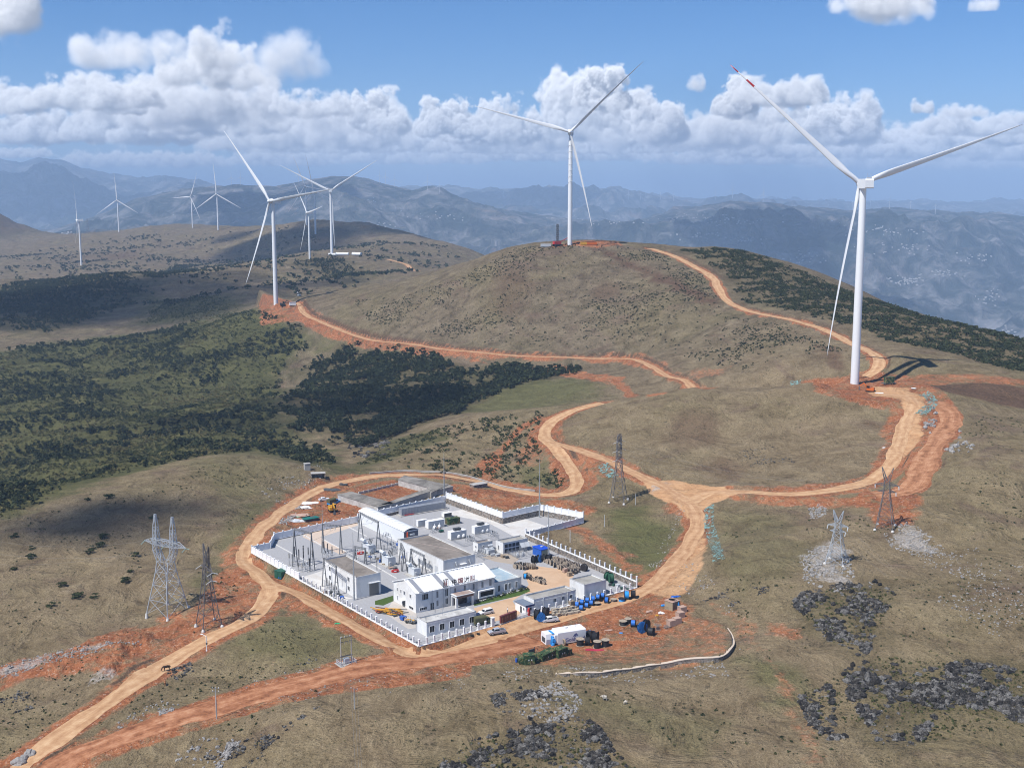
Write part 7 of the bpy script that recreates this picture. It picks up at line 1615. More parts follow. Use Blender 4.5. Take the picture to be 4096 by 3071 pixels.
WCAR = mat('white_car_paint', (.76, .77, .78), .25, .5, var=.03); SCAR = mat('silver_car_paint', (.50, .52, .56), .25, .5, .3, .05); OCAR = mat('olive_truck_paint', (.09, .10, .05), .6, .3, var=.15); DCAR = mat('dark_blue_car_paint', (.02, .03, .07), .25, .5)
vehicle(G('D', 548,1065), RZ+math.pi-.25, 'pickup', WCAR, 'white pickup truck parked beside the blue flanged drum', 'pickup truck')
vehicle(G('C', 1225,705), RZ+math.pi-.0, 'suv', WCAR, 'white estate car parked inside the yard before the office porch', 'car')
vehicle(G('C', 1345,920), RZ+math.pi-.2, 'pickup', SCAR, 'silver pickup truck parked outside the gate sign', 'pickup truck')
vehicle(G('C', 1200,815), RZ-.1, 'truck', OCAR, 'olive canvas covered truck behind the gate building', 'truck')
vehicle(G('C', 1130,742), RZ+1.2, 'car', DCAR, 'dark car half hidden behind the gate building', 'car')
vehicle(G('A', 1095,555), RZ-.2, 'car', WCAR, 'white car parked by the rubbish behind the yard', 'car')
vehicle(G('D', 985,1215), RZ+.5, 'car', DCAR, 'dark car behind the end of the wrapped nacelle', 'car')
vehicle(G('A', 1205,598), RZ+.3, 'truck', BLUET, 'truck with light blue cover beside the old sheds', 'truck')
# gate
p, q = Z0('C', 1385,820), Z0('C', 1560,755); d = q-p; L = float(np.hypot(*d[:2])); e = empty('name_wall', p, math.atan2(d[1], d[0])); MRD = mat('dark_red_granite', (.16, .035, .03), .35, .5, var=.15, scale=2)
MB().box((L/2, 0, 0), (L+.4, 1.0, .35)).build('plinth', CONC, e); MB().box((L/2, 0, .35), (L, .6, 2.2)).box((L/2, 0, 2.55), (L+.1, .75, .1)).build('slab', MRD, e); t = MB()
for i in range(6):
    for z in (.75, 1.6): t.box((L*(i+.5)/6, -.32, z), (.55, .05, .55), .785)
t.build('gilt_characters', mat('gilt_brown', (.42, .27, .15), .5, .4, .3, .1), e); tag(e, 'dark red name wall with gilt characters at the yard gate', 'sign wall')
p, q = Z0('C', 1575,760), Z0('C', 1690,725); d = q-p; L = float(np.hypot(*d[:2])); e = empty('sliding_gate', p, math.atan2(d[1], d[0])); t = MB()
for i in range(13): x = L*i/12; t.bar((x, -.25, 0), (x+L/12, .25, 1.3), .05).bar((x, .25, 0), (x+L/12, -.25, 1.3), .05).bar((x, 0, .05), (x, 0, 1.4), .05)
t.bar((0, 0, 1.35), (L, 0, 1.35), .06).bar((0, 0, .1), (L, 0, .1), .06).build('folding_bars', WHITE2, e); MB().box((L+.4, 0, 0), (.7, .6, 2.0)).lathe([(.3, 2.0), (.35, 2.3), (.1, 2.6)], 10, (L+.4, 0, 0)).build('drive_head', RED, e); tag(e, 'white folding gate with red drive head beside the guard hut', 'gate')
p = Z0('C', 1300,838); o = MB().box((0, 0, 0), (.9, .9, 2.6)).box((0, 0, 2.6), (1.1, 1.1, .15)).build('gate_pillar', WHITE); o.location = p; o.rotation_euler.z = RZ; tag(o, 'white gate pillar left of the dark red name wall', 'pillar')
for x, y, l in ((1073,945,'old tyre lying before the white posts, left one'), (1140,925,'old tyre lying before the white posts, right one')): p = G('C', x, y); o = MB().lathe([(.3, .0), (.52, .04), (.55, .14), (.52, .24), (.3, .28)], 16, closed=True).build('discarded_tyre', TYRE, smooth=True); o.location = p; tag(o, l, 'tyre')
# oil drums and debris of the rear
for i, (x, y) in enumerate(((900,880),(790,760),(960,760),(930,740))): pass

# small stores standing about the yard
rg2 = random.Random(31); STO = [(WOOD, WOOD), (GREYP, STEEL), (DARKG, DSTEEL), (WOODP, WOOD), (BLUE, DSTEEL), (GREEN, DSTEEL)]
for k, (x0, y0), (x1, y1), n_, l in (('A', (1560,1150), (1900,1330), 9, 'small crate standing among the transformers'), ('A', (1900,1000), (2000,1200), 5, 'small crate beside the sunlit wall of the big building'), ('C', (60,640), (380,800), 8, 'small crate beside the scrap heap'), ('D', (1200,660), (1480,735), 7, 'small crate on the weedy ground behind the right posts'),
                                     ('B', (1150,1120), (1480,1200), 6, 'small crate by the railing pens'), ('B', (560,790), (760,900), 6, 'small crate among the fan containers'), ('D', (130,440), (400,470), 5, 'small crate behind the stored drums'), ('A', (1090,1560), (1330,1650), 5, 'small crate at the foot of the left building')):
    for i in range(n_):
        m_ = rg2.choice(STO); u = (i+.5)/n_; d = tuple(round(v, 1) for v in (rg2.choice((.8, 1.2, 1.6)), rg2.choice((.6, .9, 1.2)), rg2.choice((.5, .8, 1.2)))); p = Z0(k, x0+(x1-x0)*u+rg2.uniform(-20, 20), y0+(y1-y0)*u+rg2.uniform(-14, 14)); crate((p[0], p[1], .05), d, RZ+rg2.uniform(-.3, .3), l, l.replace('small crate', 'small crates').replace('standing ', ''), m_[0], m_[1])
# ------------------------------------------------------------------ living figures, grown as one skin each
def skinned(name, joints, edges, radii, m, parent=None, sub=1):
    me_ = bpy.data.meshes.new(name); me_.from_pydata(joints, edges, []); o = bpy.data.objects.new(name, me_); COL.objects.link(o); o.modifiers.new('skin', 'SKIN'); o.modifiers.new('sub', 'SUBSURF').levels = sub
    for v, r in zip(me_.skin_vertices[0].data, radii): v.radius = (r, r) if not isinstance(r, tuple) else r
    me_.skin_vertices[0].data[0].use_root = True
    dg = bpy.context.evaluated_depsgraph_get(); m2 = bpy.data.meshes.new_from_object(o.evaluated_get(dg)); bpy.data.objects.remove(o); o = bpy.data.objects.new(name, m2); COL.objects.link(o); m2.materials.append(m); m2.polygons.foreach_set('use_smooth', [True]*len(m2.polygons))
    if parent: o.parent = parent
    return o
SKIN = mat('skin_tone', (.42, .25, .17), .6, .3, var=.05)
def person(at, rz, shirt, trousers, label):
    e = empty('person', at, rz)
    J = [(0, 0, .95), (0, 0, 1.15), (0, 0, 1.40), (0, 0, 1.50), (0, .01, 1.60), (0, .01, 1.72), (.1, 0, .90), (.11, .02, .50), (.11, 0, .08), (.11, -.16, .04), (-.1, 0, .90), (-.12, .03, .50), (-.14, .05, .08), (-.14, -.10, .04),
         (.19, 0, 1.40), (.25, .03, 1.14), (.25, -.06, .90), (.25, -.09, .78), (-.19, 0, 1.40), (-.25, .03, 1.14), (-.24, -.08, .92), (-.24, -.12, .80)]
    E = [(0, 1), (1, 2), (2, 3), (3, 4), (4, 5), (0, 6), (6, 7), (7, 8), (8, 9), (0, 10), (10, 11), (11, 12), (12, 13), (2, 14), (14, 15), (15, 16), (16, 17), (2, 18), (18, 19), (19, 20), (20, 21)]
    R = [.14, .135, .15, .06, .085, .085, .09, .065, .045, .04, .09, .065, .045, .04, .065, .045, .035, .03, .065, .045, .035, .03]
    b = skinned('body', J, E, R, SKIN, e)
    me_ = b.data; me_.materials.append(shirt); me_.materials.append(trousers); me_.materials.append(TYRE)
    for pl in me_.polygons:
        c_ = pl.center; ar = abs(c_.x) > .185
        if c_.z > 1.47 or (ar and c_.z < 1.1): i = 0
        elif c_.z > .98 or ar: i = 1
        elif c_.z > .1: i = 2
        else: i = 3
        pl.material_index = i
    for s_ in (-1, 1):
        t = MB()
        for f in range(4): t.tube((s_*.25+(f-1.5)*.018, -.11, .78), (s_*.25+(f-1.5)*.02, -.13, .69+.008*abs(f-1.5)), .009, .007, n=5)
        t.tube((s_*.225, -.13, .78), (s_*.2, -.17, .73), .010, .008, n=5); t.build('hand_fingers', SKIN, e)
    t = MB().blob((0, .03, 1.735), (.10, .11, .085), 2, .12, 2, .15); t.build('hair', BLACK, e); tag(e, label, 'person'); return e
person(Z0('C', 1465,690), 2.4, WHITE2, DCAR, 'person in white shirt and dark trousers standing on the tan driveway')
def horse(at, rz, col, label, s_=1.0, graze=True):
    e = empty('horse', at, rz)
    J = [(-.05, 0, 1.12), (.45, 0, 1.12), (-.55, 0, 1.15), (-.78, 0, 1.12), (.72, 0, 1.22)]
    nk = [(1.0, 0, 1.05), (1.22, 0, .72), (1.35, 0, .42), (1.42, 0, .22)] if graze else [(.95, 0, 1.5), (1.1, 0, 1.75), (1.3, 0, 1.68), (1.5, 0, 1.5)]
    J += nk; E = [(0, 1), (0, 2), (2, 3), (1, 4), (4, 5), (5, 6), (6, 7), (7, 8)]; R = [.30, .31, .30, .2, .22, .15, .12, .11, .07]
    for y in (-.15, .15):
        k = len(J); J += [(.55, y, .92), (.57, y, .50), (.55, y, .08), (.60, y, .03)]; E += [(1, k), (k, k+1), (k+1, k+2), (k+2, k+3)]; R += [.13, .065, .045, .06]
        k = len(J); J += [(-.62, y, .88), (-.52, y, .62), (-.74, y, .42), (-.70, y, .06), (-.65, y, .03)]; E += [(2, k), (k, k+1), (k+1, k+2), (k+2, k+3), (k+3, k+4)]; R += [.16, .10, .055, .045, .06]
    k = len(J); J += [(-.95, 0, 1.0), (-1.0, 0, .6)]; E += [(3, k), (k, k+1)]; R += [.05, .04]
    o = skinned('body', J, E, R, col, e)
    t = MB()
    hd = J[7]
    for y in (-.06, .06): t.tube((J[6][0], y, J[6][2]+.08), (J[6][0]-.02, y*1.5, J[6][2]+.24), .035, .005, n=6)
    t.build('ears', col, e)
    t = MB(); a = Vector(J[4]); b = Vector(J[6])
    for i in range(6): p_ = a.lerp(b, i/5); t.blob((p_.x, 0, p_.z+.14), (.12, .04, .12), i, .3, 1)
    t.build('mane', BLACK, e); e.scale = (s_,)*3; tag(e, label, 'horse'); return e
horse(G('O', 1640,690), -2.6, mat('dark_bay_coat', (.035, .02, .014), .7, .2, var=.2, scale=2), 'dark horse walking on the dirt road at the left', 1.15)
horse(G('O', 1622,835), 1.9, mat('chestnut_coat', (.28, .13, .06), .7, .2, var=.2, scale=2), 'chestnut horse grazing beside a dark bush', 1.0)
def sheep(at, rz, label, s_=1.0):
    e = empty('sheep', at, rz); J = [(0, 0, .6), (.3, 0, .62), (-.32, 0, .6), (.52, 0, .72), (.68, 0, .66), (.8, 0, .58)]; E = [(0, 1), (0, 2), (1, 3), (3, 4), (4, 5)]; R = [.28, .26, .25, .12, .10, .06]
    for y in (-.13, .13):
        for x, p_ in ((.28, 1), (-.3, 2)): k = len(J); J += [(x, y, .38), (x+.02, y, .2), (x, y, .02)]; E += [(p_, k), (k, k+1), (k+1, k+2)]; R += [.07, .04, .035]
    skinned('body', J, E, R, mat('dirty_fleece', (.50, .45, .38), .95, .1, var=.15, scale=4), e); t = MB()
    for y in (-.09, .09): t.tube((.64, y*.6, .74), (.60, y*1.7, .70), .03, .01, n=5)
    t.build('ears', SKIN, e); e.scale = (s_,)*3; tag(e, label, 'sheep')
sheep(G('R', 1555,645), 2.9, 'larger pale sheep grazing on the turf below the curved wall', 1.5); sheep(G('R', 1728,680), .3, 'smaller pale sheep on the turf below the curved wall', 1.1)
# ------------------------------------------------------------------ trees, scrub, rocks
def leafy_material(name, cols, rough=.85):
    m, g, b = mat_base(name, rough, .15); t_ = g.new('ShaderNodeAttribute', attribute_name='tint').outputs['Fac']
    pos = g.new('ShaderNodeNewGeometry').outputs['Position']
    f = g.math('ADD', g.math('MULTIPLY', t_, .75), g.math('MULTIPLY', g.noise(pos, .9, 3), .25)); c = g.ramp(f, cols); g.l.new(c, b.inputs['Base Color'])
    return m
DARKLEAF = leafy_material('dark_evergreen_leaves', [(0, (.014, .021, .011)), (.4, (.024, .034, .016)), (.7, (.040, .050, .021)), (1, (.075, .078, .034))])
SCRUB = leafy_material('mixed_scrub_leaves', [(0, (.018, .026, .011)), (.25, (.034, .046, .017)), (.45, (.064, .070, .026)), (.65, (.105, .100, .038)), (.82, (.15, .12, .052)), (1, (.06, .105, .032))])
def clump(n, seed, rx, rz, size, lumps=5):           # leaf sprays scattered through an uneven crown
    r = np.random.default_rng(seed); cs = np.c_[r.normal(size=(lumps, 2))*rx*.42, r.random(lumps)*rz*.75+rz*.1]; V = []; T = []
    for i in range(n):
        c_ = cs[r.integers(lumps)]; d = r.normal(size=3); d /= np.linalg.norm(d); d[2] = abs(d[2])*.8-.1; rr = rx*.52*(r.random()**.45)
        p = c_+d*np.array([rr, rr, rr*rz/rx*.55]); p[2] = max(p[2], .05*rz)
        nrm = d+r.normal(size=3)*.5; nrm /= np.linalg.norm(nrm); a = np.cross(nrm, r.normal(size=3)); a /= np.linalg.norm(a); b = np.cross(nrm, a); s_ = size*(.6+.8*r.random()); k = len(V)
        V += [p+a*s_*.6, p+b*s_*.55-a*s_*.1, p-a*s_*.6+nrm*s_*.12, p-b*s_*.5]; T += [(k, k+1, k+2), (k, k+2, k+3)]
    return np.array(V), np.array(T)
def scatter(polys, n, seed, keep=None, road=2.5, edge=0):
    r = np.random.default_rng(seed); P = np.vstack(polys)[:, :2]; lo_, hi_ = P.min(0), P.max(0); out = []; m = 0
    while m < n:
        q = lo_+(hi_-lo_)*r.random((n*3, 2)); ok = np.zeros(len(q), bool)
        for pl in polys: ok |= inpoly(pl, q[:, 0], q[:, 1])
        q = q[ok]
        if len(q) == 0: break
        ok = sample(RD, q[:, 0], q[:, 1]) > road
        if edge:
            ds_ = np.full(len(q), 1e9)
            for pl in polys: ds_ = np.minimum(ds_, seg_dist(np.vstack([pl, pl[:1]]), q[:, 0], q[:, 1])[0])
            ok &= r.random(len(q)) < sstep(0, 1, (ds_+edge*.9*fbm(q[:, 0]/17, q[:, 1]/17, 3, seed))/edge)
        if keep is not None: ok &= r.random(len(q)) < keep(q[:, 0], q[:, 1])
        q = q[ok]; out.append(q); m += len(q)
        if len(out) > 60: break
    q = np.vstack(out)[:n]; return np.c_[q, zat(q[:, 0], q[:, 1])]
def instances(name, protos, P, scale, m, seed, tint, label, kind='stuff', tilt=0.0, squash=None):
    r = np.random.default_rng(seed); Vs, Ts, Cs = [], [], []; base = 0
    which = r.integers(len(protos), size=len(P)); ang = r.random(len(P))*6.283
    for w_ in range(len(protos)):
        ix = np.nonzero(which == w_)[0]
        if len(ix) == 0: continue
        V, T = protos[w_]; c_, s_ = np.cos(ang[ix]), np.sin(ang[ix]); k = scale[ix]
        X = (V[None, :, 0]*c_[:, None]-V[None, :, 1]*s_[:, None])*k[:, None]+P[ix, 0, None]; Y = (V[None, :, 0]*s_[:, None]+V[None, :, 1]*c_[:, None])*k[:, None]+P[ix, 1, None]
        Zv = V[None, :, 2]*k[:, None]*(1 if squash is None else squash[ix][:, None])+P[ix, 2, None]
        Vs.append(np.stack([X, Y, Zv], -1).reshape(-1, 3)); Ts.append((T[None]+(np.arange(len(ix))*len(V))[:, None, None]).reshape(-1, 3)+base); Cs.append(np.repeat(tint[ix], len(V))); base += len(ix)*len(V)
    o = tri_mesh(name, np.vstack(Vs), np.vstack(Ts), m); at = o.data.attributes.new('tint', 'FLOAT', 'POINT'); at.data.foreach_set('value', np.clip(np.concatenate(Cs), 0, 1).astype(np.float32)); tag(o, label, None, None, kind); return o
TREEP = [clump(150, 100+i, 2.7, 5.2, .95, 7) for i in range(5)]
TREES = [clump(62, 150+i, 2.7, 4.6, 1.35, 6) for i in range(6)]
BUSHP = [clump(22, 200+i, 1.5, 1.7, .95, 4) for i in range(6)]
TUFTP = [clump(14, 300+i, .8, .7, .6, 3) for i in range(6)]
rv = np.random.default_rng(5)
def nz(X, Y, s_, sd_, lo_, hi_): return sstep(lo_, hi_, fbm(X/s_, Y/s_, 4, sd_))
# individual trees of the dark wood: the nearest ones
P = scatter([WP['dark']], 4600, 21, lambda x, y: .10+.9*nz(x, y, 24, 51, -.25, .1), edge=16)
d_ = np.hypot(P[:, 0], P[:, 1]); o_ = np.argsort(d_); near, rest = P[o_[:270]], P[o_[270:]]
TR = mat('bark_brown', (.07, .05, .035), .9, .1, var=.2, scale=3); tp = []
for i, (V, T) in enumerate(TREEP):
    e = empty('evergreen_tree', (0, 0, 0)); cr_ = tri_mesh('crown', V+np.array([0, 0, .6]), T, DARKLEAF, parent=e); at = cr_.data.attributes.new('tint', 'FLOAT', 'POINT'); at.data.foreach_set('value', (np.repeat(rv.random(len(V)//4), 4)*.8).astype(np.float32))
    t = MB(); t.lathe([(.24, -.5), (.17, 1.2), (.09, 3.2), (.04, 4.4)], 7)
    for k in range(5): a = k*1.3+i; t.tube((0, 0, 1.2+k*.5), (math.cos(a)*1.4, math.sin(a)*1.4, 2.0+k*.6), .07, .025, n=5)
    t.build('trunk', TR, e); tp.append(e)
for i, p in enumerate(near):
    e = tp[i] if i < len(tp) else copy_tree(tp[int(rv.integers(len(tp)))])
    e.location = p; e.rotation_euler = (0, 0, rv.random()*6.28); k = rv.uniform(.5, 1.0); e.scale = (k, k, k*rv.uniform(.85, 1.15))
    tag(e, 'dark evergreen tree at the near side of the dark wood in the valley', 'tree', 'dark evergreen trees of the valley wood')
instances('evergreen_wood', TREES, rest, .38+.55*rv.random(len(rest))**1.5, DARKLEAF, 31, rv.random(len(rest))*.9, 'dark evergreen wood filling the valley below the round hill')
P = scatter([WP['left'], WP['heath'], WP['back']], 7500, 22, lambda x, y: .12+.88*nz(x, y, 45, 52, -.35, .05), edge=30); instances('hill_wood', TREES, P, rv.uniform(.35, .8, len(P)), DARKLEAF, 32, rv.random(len(P)), 'dark low wood on the back ridge at the left')
P = scatter([WP['valley'], WP['gully'], WP['mid']], 27000, 23, lambda x, y: .35+.65*nz(x, y, 38, 53, -.3, .15), edge=22); hue = .48+.75*fbm(P[:, 0]/48, P[:, 1]/48, 3, 81)+rv.normal(size=len(P))*.15
instances('valley_scrub', BUSHP, P, .26+.62*rv.random(len(P))**1.8, SCRUB, 33, hue, 'olive and green scrub covering the valley at the left')
P = scatter([WP['valley']], 4300, 24, lambda x, y: nz(x, y, 36, 54, -.05, .2)); instances('valley_trees', TREES, P, .3+.5*rv.random(len(P))**1.5, DARKLEAF, 34, rv.random(len(P)), 'dark trees standing in clumps among the valley scrub')
P = scatter([WP['ridge']], 7500, 25, lambda x, y: .10+.9*nz(x, y, 9, 55, -.2, .15), 1.0, 10); instances('ridge_scrub', BUSHP, P, rv.uniform(.35, .95, len(P)), DARKLEAF, 35, .25+rv.random(len(P))*.75, 'dark speckled scrub on the right ridge', squash=rv.uniform(.7, 1.1, len(P)))
hillp = hits([(1000,600),(1120,535),(1400,540),(1540,600),(1560,680),(1700,700),(1830,760),(1600,800),(1400,760),(1000,740),(800,700),(760,650)])
P = scatter([hillp], 3600, 26, lambda x, y: .1+.9*nz(x, y, 40, 56, -.1, .25)); instances('hill_bushes', TUFTP, P, rv.uniform(.5, 1.15, len(P)), DARKLEAF, 36, rv.random(len(P)), 'small dark bushes dotted over the round hill')
neargrass = hits([(-100,1640),(-100,1150),(200,1065),(540,990),(700,1030),(520,1190),(560,1330),(900,1420),(1200,1470),(1600,1440),(1560,1150),(1700,1090),(1960,1140),(2060,900),(2300,900),(2300,1650)])
P = scatter([neargrass], 3200, 27, lambda x, y: .05+.95*nz(x, y, 22, 57, .0, .35), 4); P = P[~inpoly(APR, P[:, 0], P[:, 1])]; instances('low_bushes', TUFTP, P, .16+.5*rv.random(len(P))**2, SCRUB, 37, rv.random(len(P))*.6, 'low dark bushes scattered over the near turf')
backp = hits([(-100,560),(300,505),(640,490),(900,525),(1000,548),(900,590),(640,640),(400,660),(100,620),(-100,640)])
P = scatter([backp], 2600, 28, lambda x, y: .05+.95*nz(x, y, 90, 58, .0, .3)); instances('back_scrub', BUSHP, P, rv.uniform(1.0, 2.6, len(P)), DARKLEAF, 38, rv.random(len(P)), 'dark scrub and rock patches on the back hills')
knob = hits([(1000,915),(1170,890),(1200,960),(1230,1050),(1000,1030),(870,1010),(790,990),(900,940)]); P = scatter([knob], 700, 29, lambda x, y: .1+.9*nz(x, y, 18, 59, -.1, .2)); instances('slope_bushes', BUSHP, P, rv.uniform(.3, .75, len(P)), SCRUB, 39, rv.random(len(P))*.6, 'bushes on the slope behind the loop road')
# left hillside bushes as things: the larger ones
bp = []
for i in range(3):
    V, T = clump(190, 400+i, 1.6, 1.7, .42, 7); e = empty('round_bush', (0, 0, 0)); o = tri_mesh('foliage', V, T, SCRUB, parent=e); at = o.data.attributes.new('tint', 'FLOAT', 'POINT'); at.data.foreach_set('value', (np.repeat(rv.random(len(V)//4), 4)*.45).astype(np.float32)); MB().lathe([(.1, -.3), (.06, .8)], 6).build('stem', TR, e); bp.append(e)
BL_ = [(70,1185),(66,1205),(190,1195),(200,1185),(215,1180),(130,1265),(205,1290),(165,1290),(290,1200),(110,1310),(280,1235),(270,1255),(30,1160),(280,1445),(1600,1150),(30,1230),(225,1160),(330,1120),(190,1080),(240,1075),(430,1090),(445,1095),(850,1045),(905,1060)]
for i, (x, y) in enumerate(BL_[:13]+BL_[15:20]):
    h = hit(x, y); e = bp[i] if i < 3 else copy_tree(bp[i % 3]); e.location = h; e.rotation_euler = (0, 0, i*1.9); k = .75+.65*((i*37) % 10)/10; e.scale = (k, k, k*.85); tag(e, 'round dark green bush standing on the grassy bank at the left', 'bush', 'round bushes on the left grassy bank')
# ------------------------------------------------------------------ rocks
def rock_proto(seed, sub, jag, tall):
    bm = bmesh.new(); bmesh.ops.create_icosphere(bm, subdivisions=sub, radius=1); r = np.random.default_rng(seed); V = np.array([v.co[:] for v in bm.verts]); T = np.array([[v.index for v in f.verts] for f in bm.faces]); bm.free()
    k = 1+jag*(.8*np.sin(V@r.normal(size=3)*2.3+r.random()*6)+.6*np.sin(V@r.normal(size=3)*4.1+r.random()*6)+.45*np.sin(V[:, 0]*7*r.uniform(.6, 1.4)+V[:, 1]*5+r.random()*6)+.35*r.normal(size=len(V)))
    V = V*k[:, None]*np.array([1, r.uniform(.55, .9), tall]); V[:, 2] = np.maximum(V[:, 2], -.35*tall); V[:, 2] += .12*tall; return V, T
ROCKP = [rock_proto(500+i, 2, .33, .85) for i in range(8)]; PEBP = [rock_proto(600+i, 1, .26, .7) for i in range(7)]
def rock_material(name, cols):
    m, g, b = mat_base(name, .95, .1); pos = g.new('ShaderNodeNewGeometry').outputs['Position']; mp = g.new('ShaderNodeMapping', i={'Scale': (1, 1, .4)}); g.l.new(pos, mp.inputs[0]); t_ = g.new('ShaderNodeAttribute', attribute_name='tint').outputs['Fac']
    f = g.math('ADD', g.math('MULTIPLY', g.noise(mp.outputs[0], 3.6, 8, .8), .8), g.math('MULTIPLY', t_, .2)); g.l.new(g.ramp(f, cols), b.inputs['Base Color']); bp_ = g.new('ShaderNodeBump', i={'Strength': 1.0, 'Distance': .35}); g.l.new(f, bp_.inputs['Height']); g.l.new(bp_.outputs[0], b.inputs['Normal']); return m
KARST = rock_material('dark_karst_rock', [(.36, (.012, .011, .010)), (.47, (.042, .038, .035)), (.55, (.105, .098, .09)), (.66, (.26, .25, .235))])
PALER = rock_material('pale_limestone_rubble', [(.25, (.10, .095, .09)), (.45, (.27, .255, .24)), (.65, (.38, .365, .35)), (.85, (.52, .50, .48))])
def rocks(L, n, n2, label, m=KARST, smin=.5, smax=2.4, seed=0, lo_=-.1, hi_=.15, cell=11, protos=None):
    if m is KARST: cell = 6.5; lo_, hi_ = lo_+.02, hi_+.12
    pl = hits(L); kp = lambda x, y: .03+.97*nz(x, y, cell, 100+seed, lo_, hi_); kar = m is KARST; P1 = scatter([pl], int(n*(3.0 if kar else .6)), 700+seed, kp, .5); s1 = (smin*.40+(smax*.44-smin*.40)*rv.random(len(P1))**2.6) if kar else smin+(smax-smin)*rv.random(len(P1))**2.2
    o = instances('rock_outcrop' if m is KARST else 'stone_rubble', protos or ROCKP, P1, s1, m, 800+seed, rv.random(len(P1)), label, squash=rv.uniform(.4, .95, len(P1)) if kar else None)
    return o
rocks([(925,1665),(960,1630),(1010,1600),(1110,1575),(1200,1560),(1235,1545),(1280,1560),(1310,1590),(1330,1625),(1385,1668)], 620, 0, 'dark karst rocks at the bottom centre of the frame', seed=1, smax=2.3)
rocks([(1060,1505),(1120,1485),(1200,1500),(1250,1530),(1230,1560),(1150,1575),(1080,1550)], 170, 0, 'dark rocks above the pale stone patch at the bottom centre', seed=2, smax=1.5, lo_=0)
rocks([(1712,1305),(1738,1275),(1800,1262),(1890,1255),(1935,1280),(1920,1312),(1890,1332),(1885,1390),(1862,1425),(1800,1395),(1758,1350)], 520, 0, 'dark karst rocks below the rubble of the right pylon', seed=3, lo_=-.25, hi_=.05, smax=2.2)
rocks([(1722,1502),(1790,1478),(1805,1500),(1800,1560),(1830,1590),(1790,1600),(1745,1560)], 190, 0, 'dark rock knot at the end of the red gully', seed=4, smax=2.2, lo_=-.3, hi_=0)
rocks([(1820,1440),(1900,1418),(2000,1440),(2100,1428),(2240,1450),(2240,1565),(2100,1530),(2015,1555),(1990,1605),(1950,1628),(1890,1600),(1870,1560),(1830,1500)], 900, 0, 'large field of dark karst rocks at the lower right', seed=5, smax=2.7, lo_=-.2, hi_=.1)
rocks([(1500,1305),(1570,1290),(1585,1320),(1540,1330),(1640,1285),(1680,1270),(1600,1260)], 40, 0, 'few dark rocks on the turf right of the earth lobe', seed=6, smax=1.2)
rocks([(360,1450),(410,1428),(425,1445),(380,1470)], 34, 0, 'cluster of dark rocks beside the dirt road at the left', seed=7, smax=1.6, lo_=-.5, hi_=-.2)
rocks([(0,1500),(60,1485),(70,1530),(20,1545),(0,1530)], 26, 0, 'dark rocks at the left edge', seed=8, smax=1.3)
rocks([(500,1640),(560,1610),(580,1640),(520,1660),(700,1520),(640,1555),(420,1640)], 60, 0, 'small dark rocks in the foreground turf at the left', seed=9, smax=1.4)
rocks([(620,1450),(660,1400),(700,1440),(640,1470)], 9, 0, 'few dark boulders on the turf left of the twin pole station', seed=10, smax=1.1)
rocks([(1960,900),(2020,880),(2110,960),(2080,1000),(2000,930)], 90, 0, 'grey rocks along the edge of the orange track', seed=11, smax=1.2, m=PALER)
rocks([(740,930),(830,930),(850,985),(760,990)], 70, 0, 'dark cliff rocks at the lower edge of the valley wood', seed=12, smax=4.0, lo_=-.6, hi_=-.3)
rocks([(1590,975),(1700,960),(1720,1000),(1610,1010)], 60, 0, 'dark rocks in the turf of the knoll', seed=13, smax=1.1)
SB = dict(m=PALER, protos=PEBP)
rocks([(1150,1490),(1200,1468),(1262,1512),(1238,1548),(1155,1565),(1120,1540)], 700, 0, 'pale grey stones at the bottom centre', seed=21, smin=.2, smax=.7, lo_=-.3, hi_=.1, **SB)
rocks([(1725,1205),(1790,1165),(1835,1185),(1845,1240),(1890,1262),(1800,1280),(1735,1255)], 900, 0, 'white rubble round the foot of the pylon above the dark rocks', seed=22, smin=.2, smax=.75, lo_=-.3, hi_=.1, **SB)
rocks([(1905,1150),(1960,1128),(2005,1150),(2050,1195),(1990,1205),(1925,1182)], 700, 0, 'white and grey rubble fan below the pylon on red earth', seed=23, smin=.15, smax=.6, lo_=-.4, hi_=0, **SB)
rocks([(1985,1200),(2100,1180),(2240,1220),(2240,1330),(2150,1380),(2020,1300)], 900, 0, 'pale stones strewn over the turf at the right', seed=24, smin=.15, smax=.5, lo_=.0, hi_=.3, cell=18, **SB)
rocks([(-20,1445),(110,1405),(300,1375),(310,1390),(120,1430),(-20,1470)], 600, 0, 'pale rubble along the edge of the red heaps at the left', seed=25, smin=.15, smax=.6, lo_=-.3, hi_=.1, **SB)
rocks([(250,1560),(350,1510),(390,1520),(330,1580),(270,1600)], 320, 0, 'grey stones between the two earth roads', seed=26, smin=.15, smax=.5, **SB)
rocks([(370,1640),(440,1590),(520,1600),(470,1665)], 420, 0, 'grey stones at the lower left of the turf', seed=27, smin=.2, smax=.7, **SB)
rocks([(1745,1100),(1770,1088),(1790,1100),(1780,1118),(1750,1120)], 260, 0, 'mound of grey stones on the turf right of the junction', seed=28, smin=.25, smax=.7, lo_=-.9, hi_=-.6, **SB)
rocks([(560,1150),(640,1080),(690,1080),(640,1115),(600,1160)], 380, 0, 'pale building rubble dumped beside the loop road', seed=29, smin=.2, smax=.8, **SB)
rocks([(520,1470),(760,1430),(1020,1455),(1000,1490),(760,1510),(520,1520)], 260, 0, 'pale stones rolled down the orange bank', seed=30, smin=.12, smax=.4, **SB)
rocks([(1440,1180),(1490,1090),(1470,1090),(1400,1220),(1500,1300),(1560,1310),(1590,1420),(1640,1440),(1600,1330)], 420, 0, 'pale stones scattered at the road shoulder and round the earth lobe', seed=31, smin=.12, smax=.45, **SB)
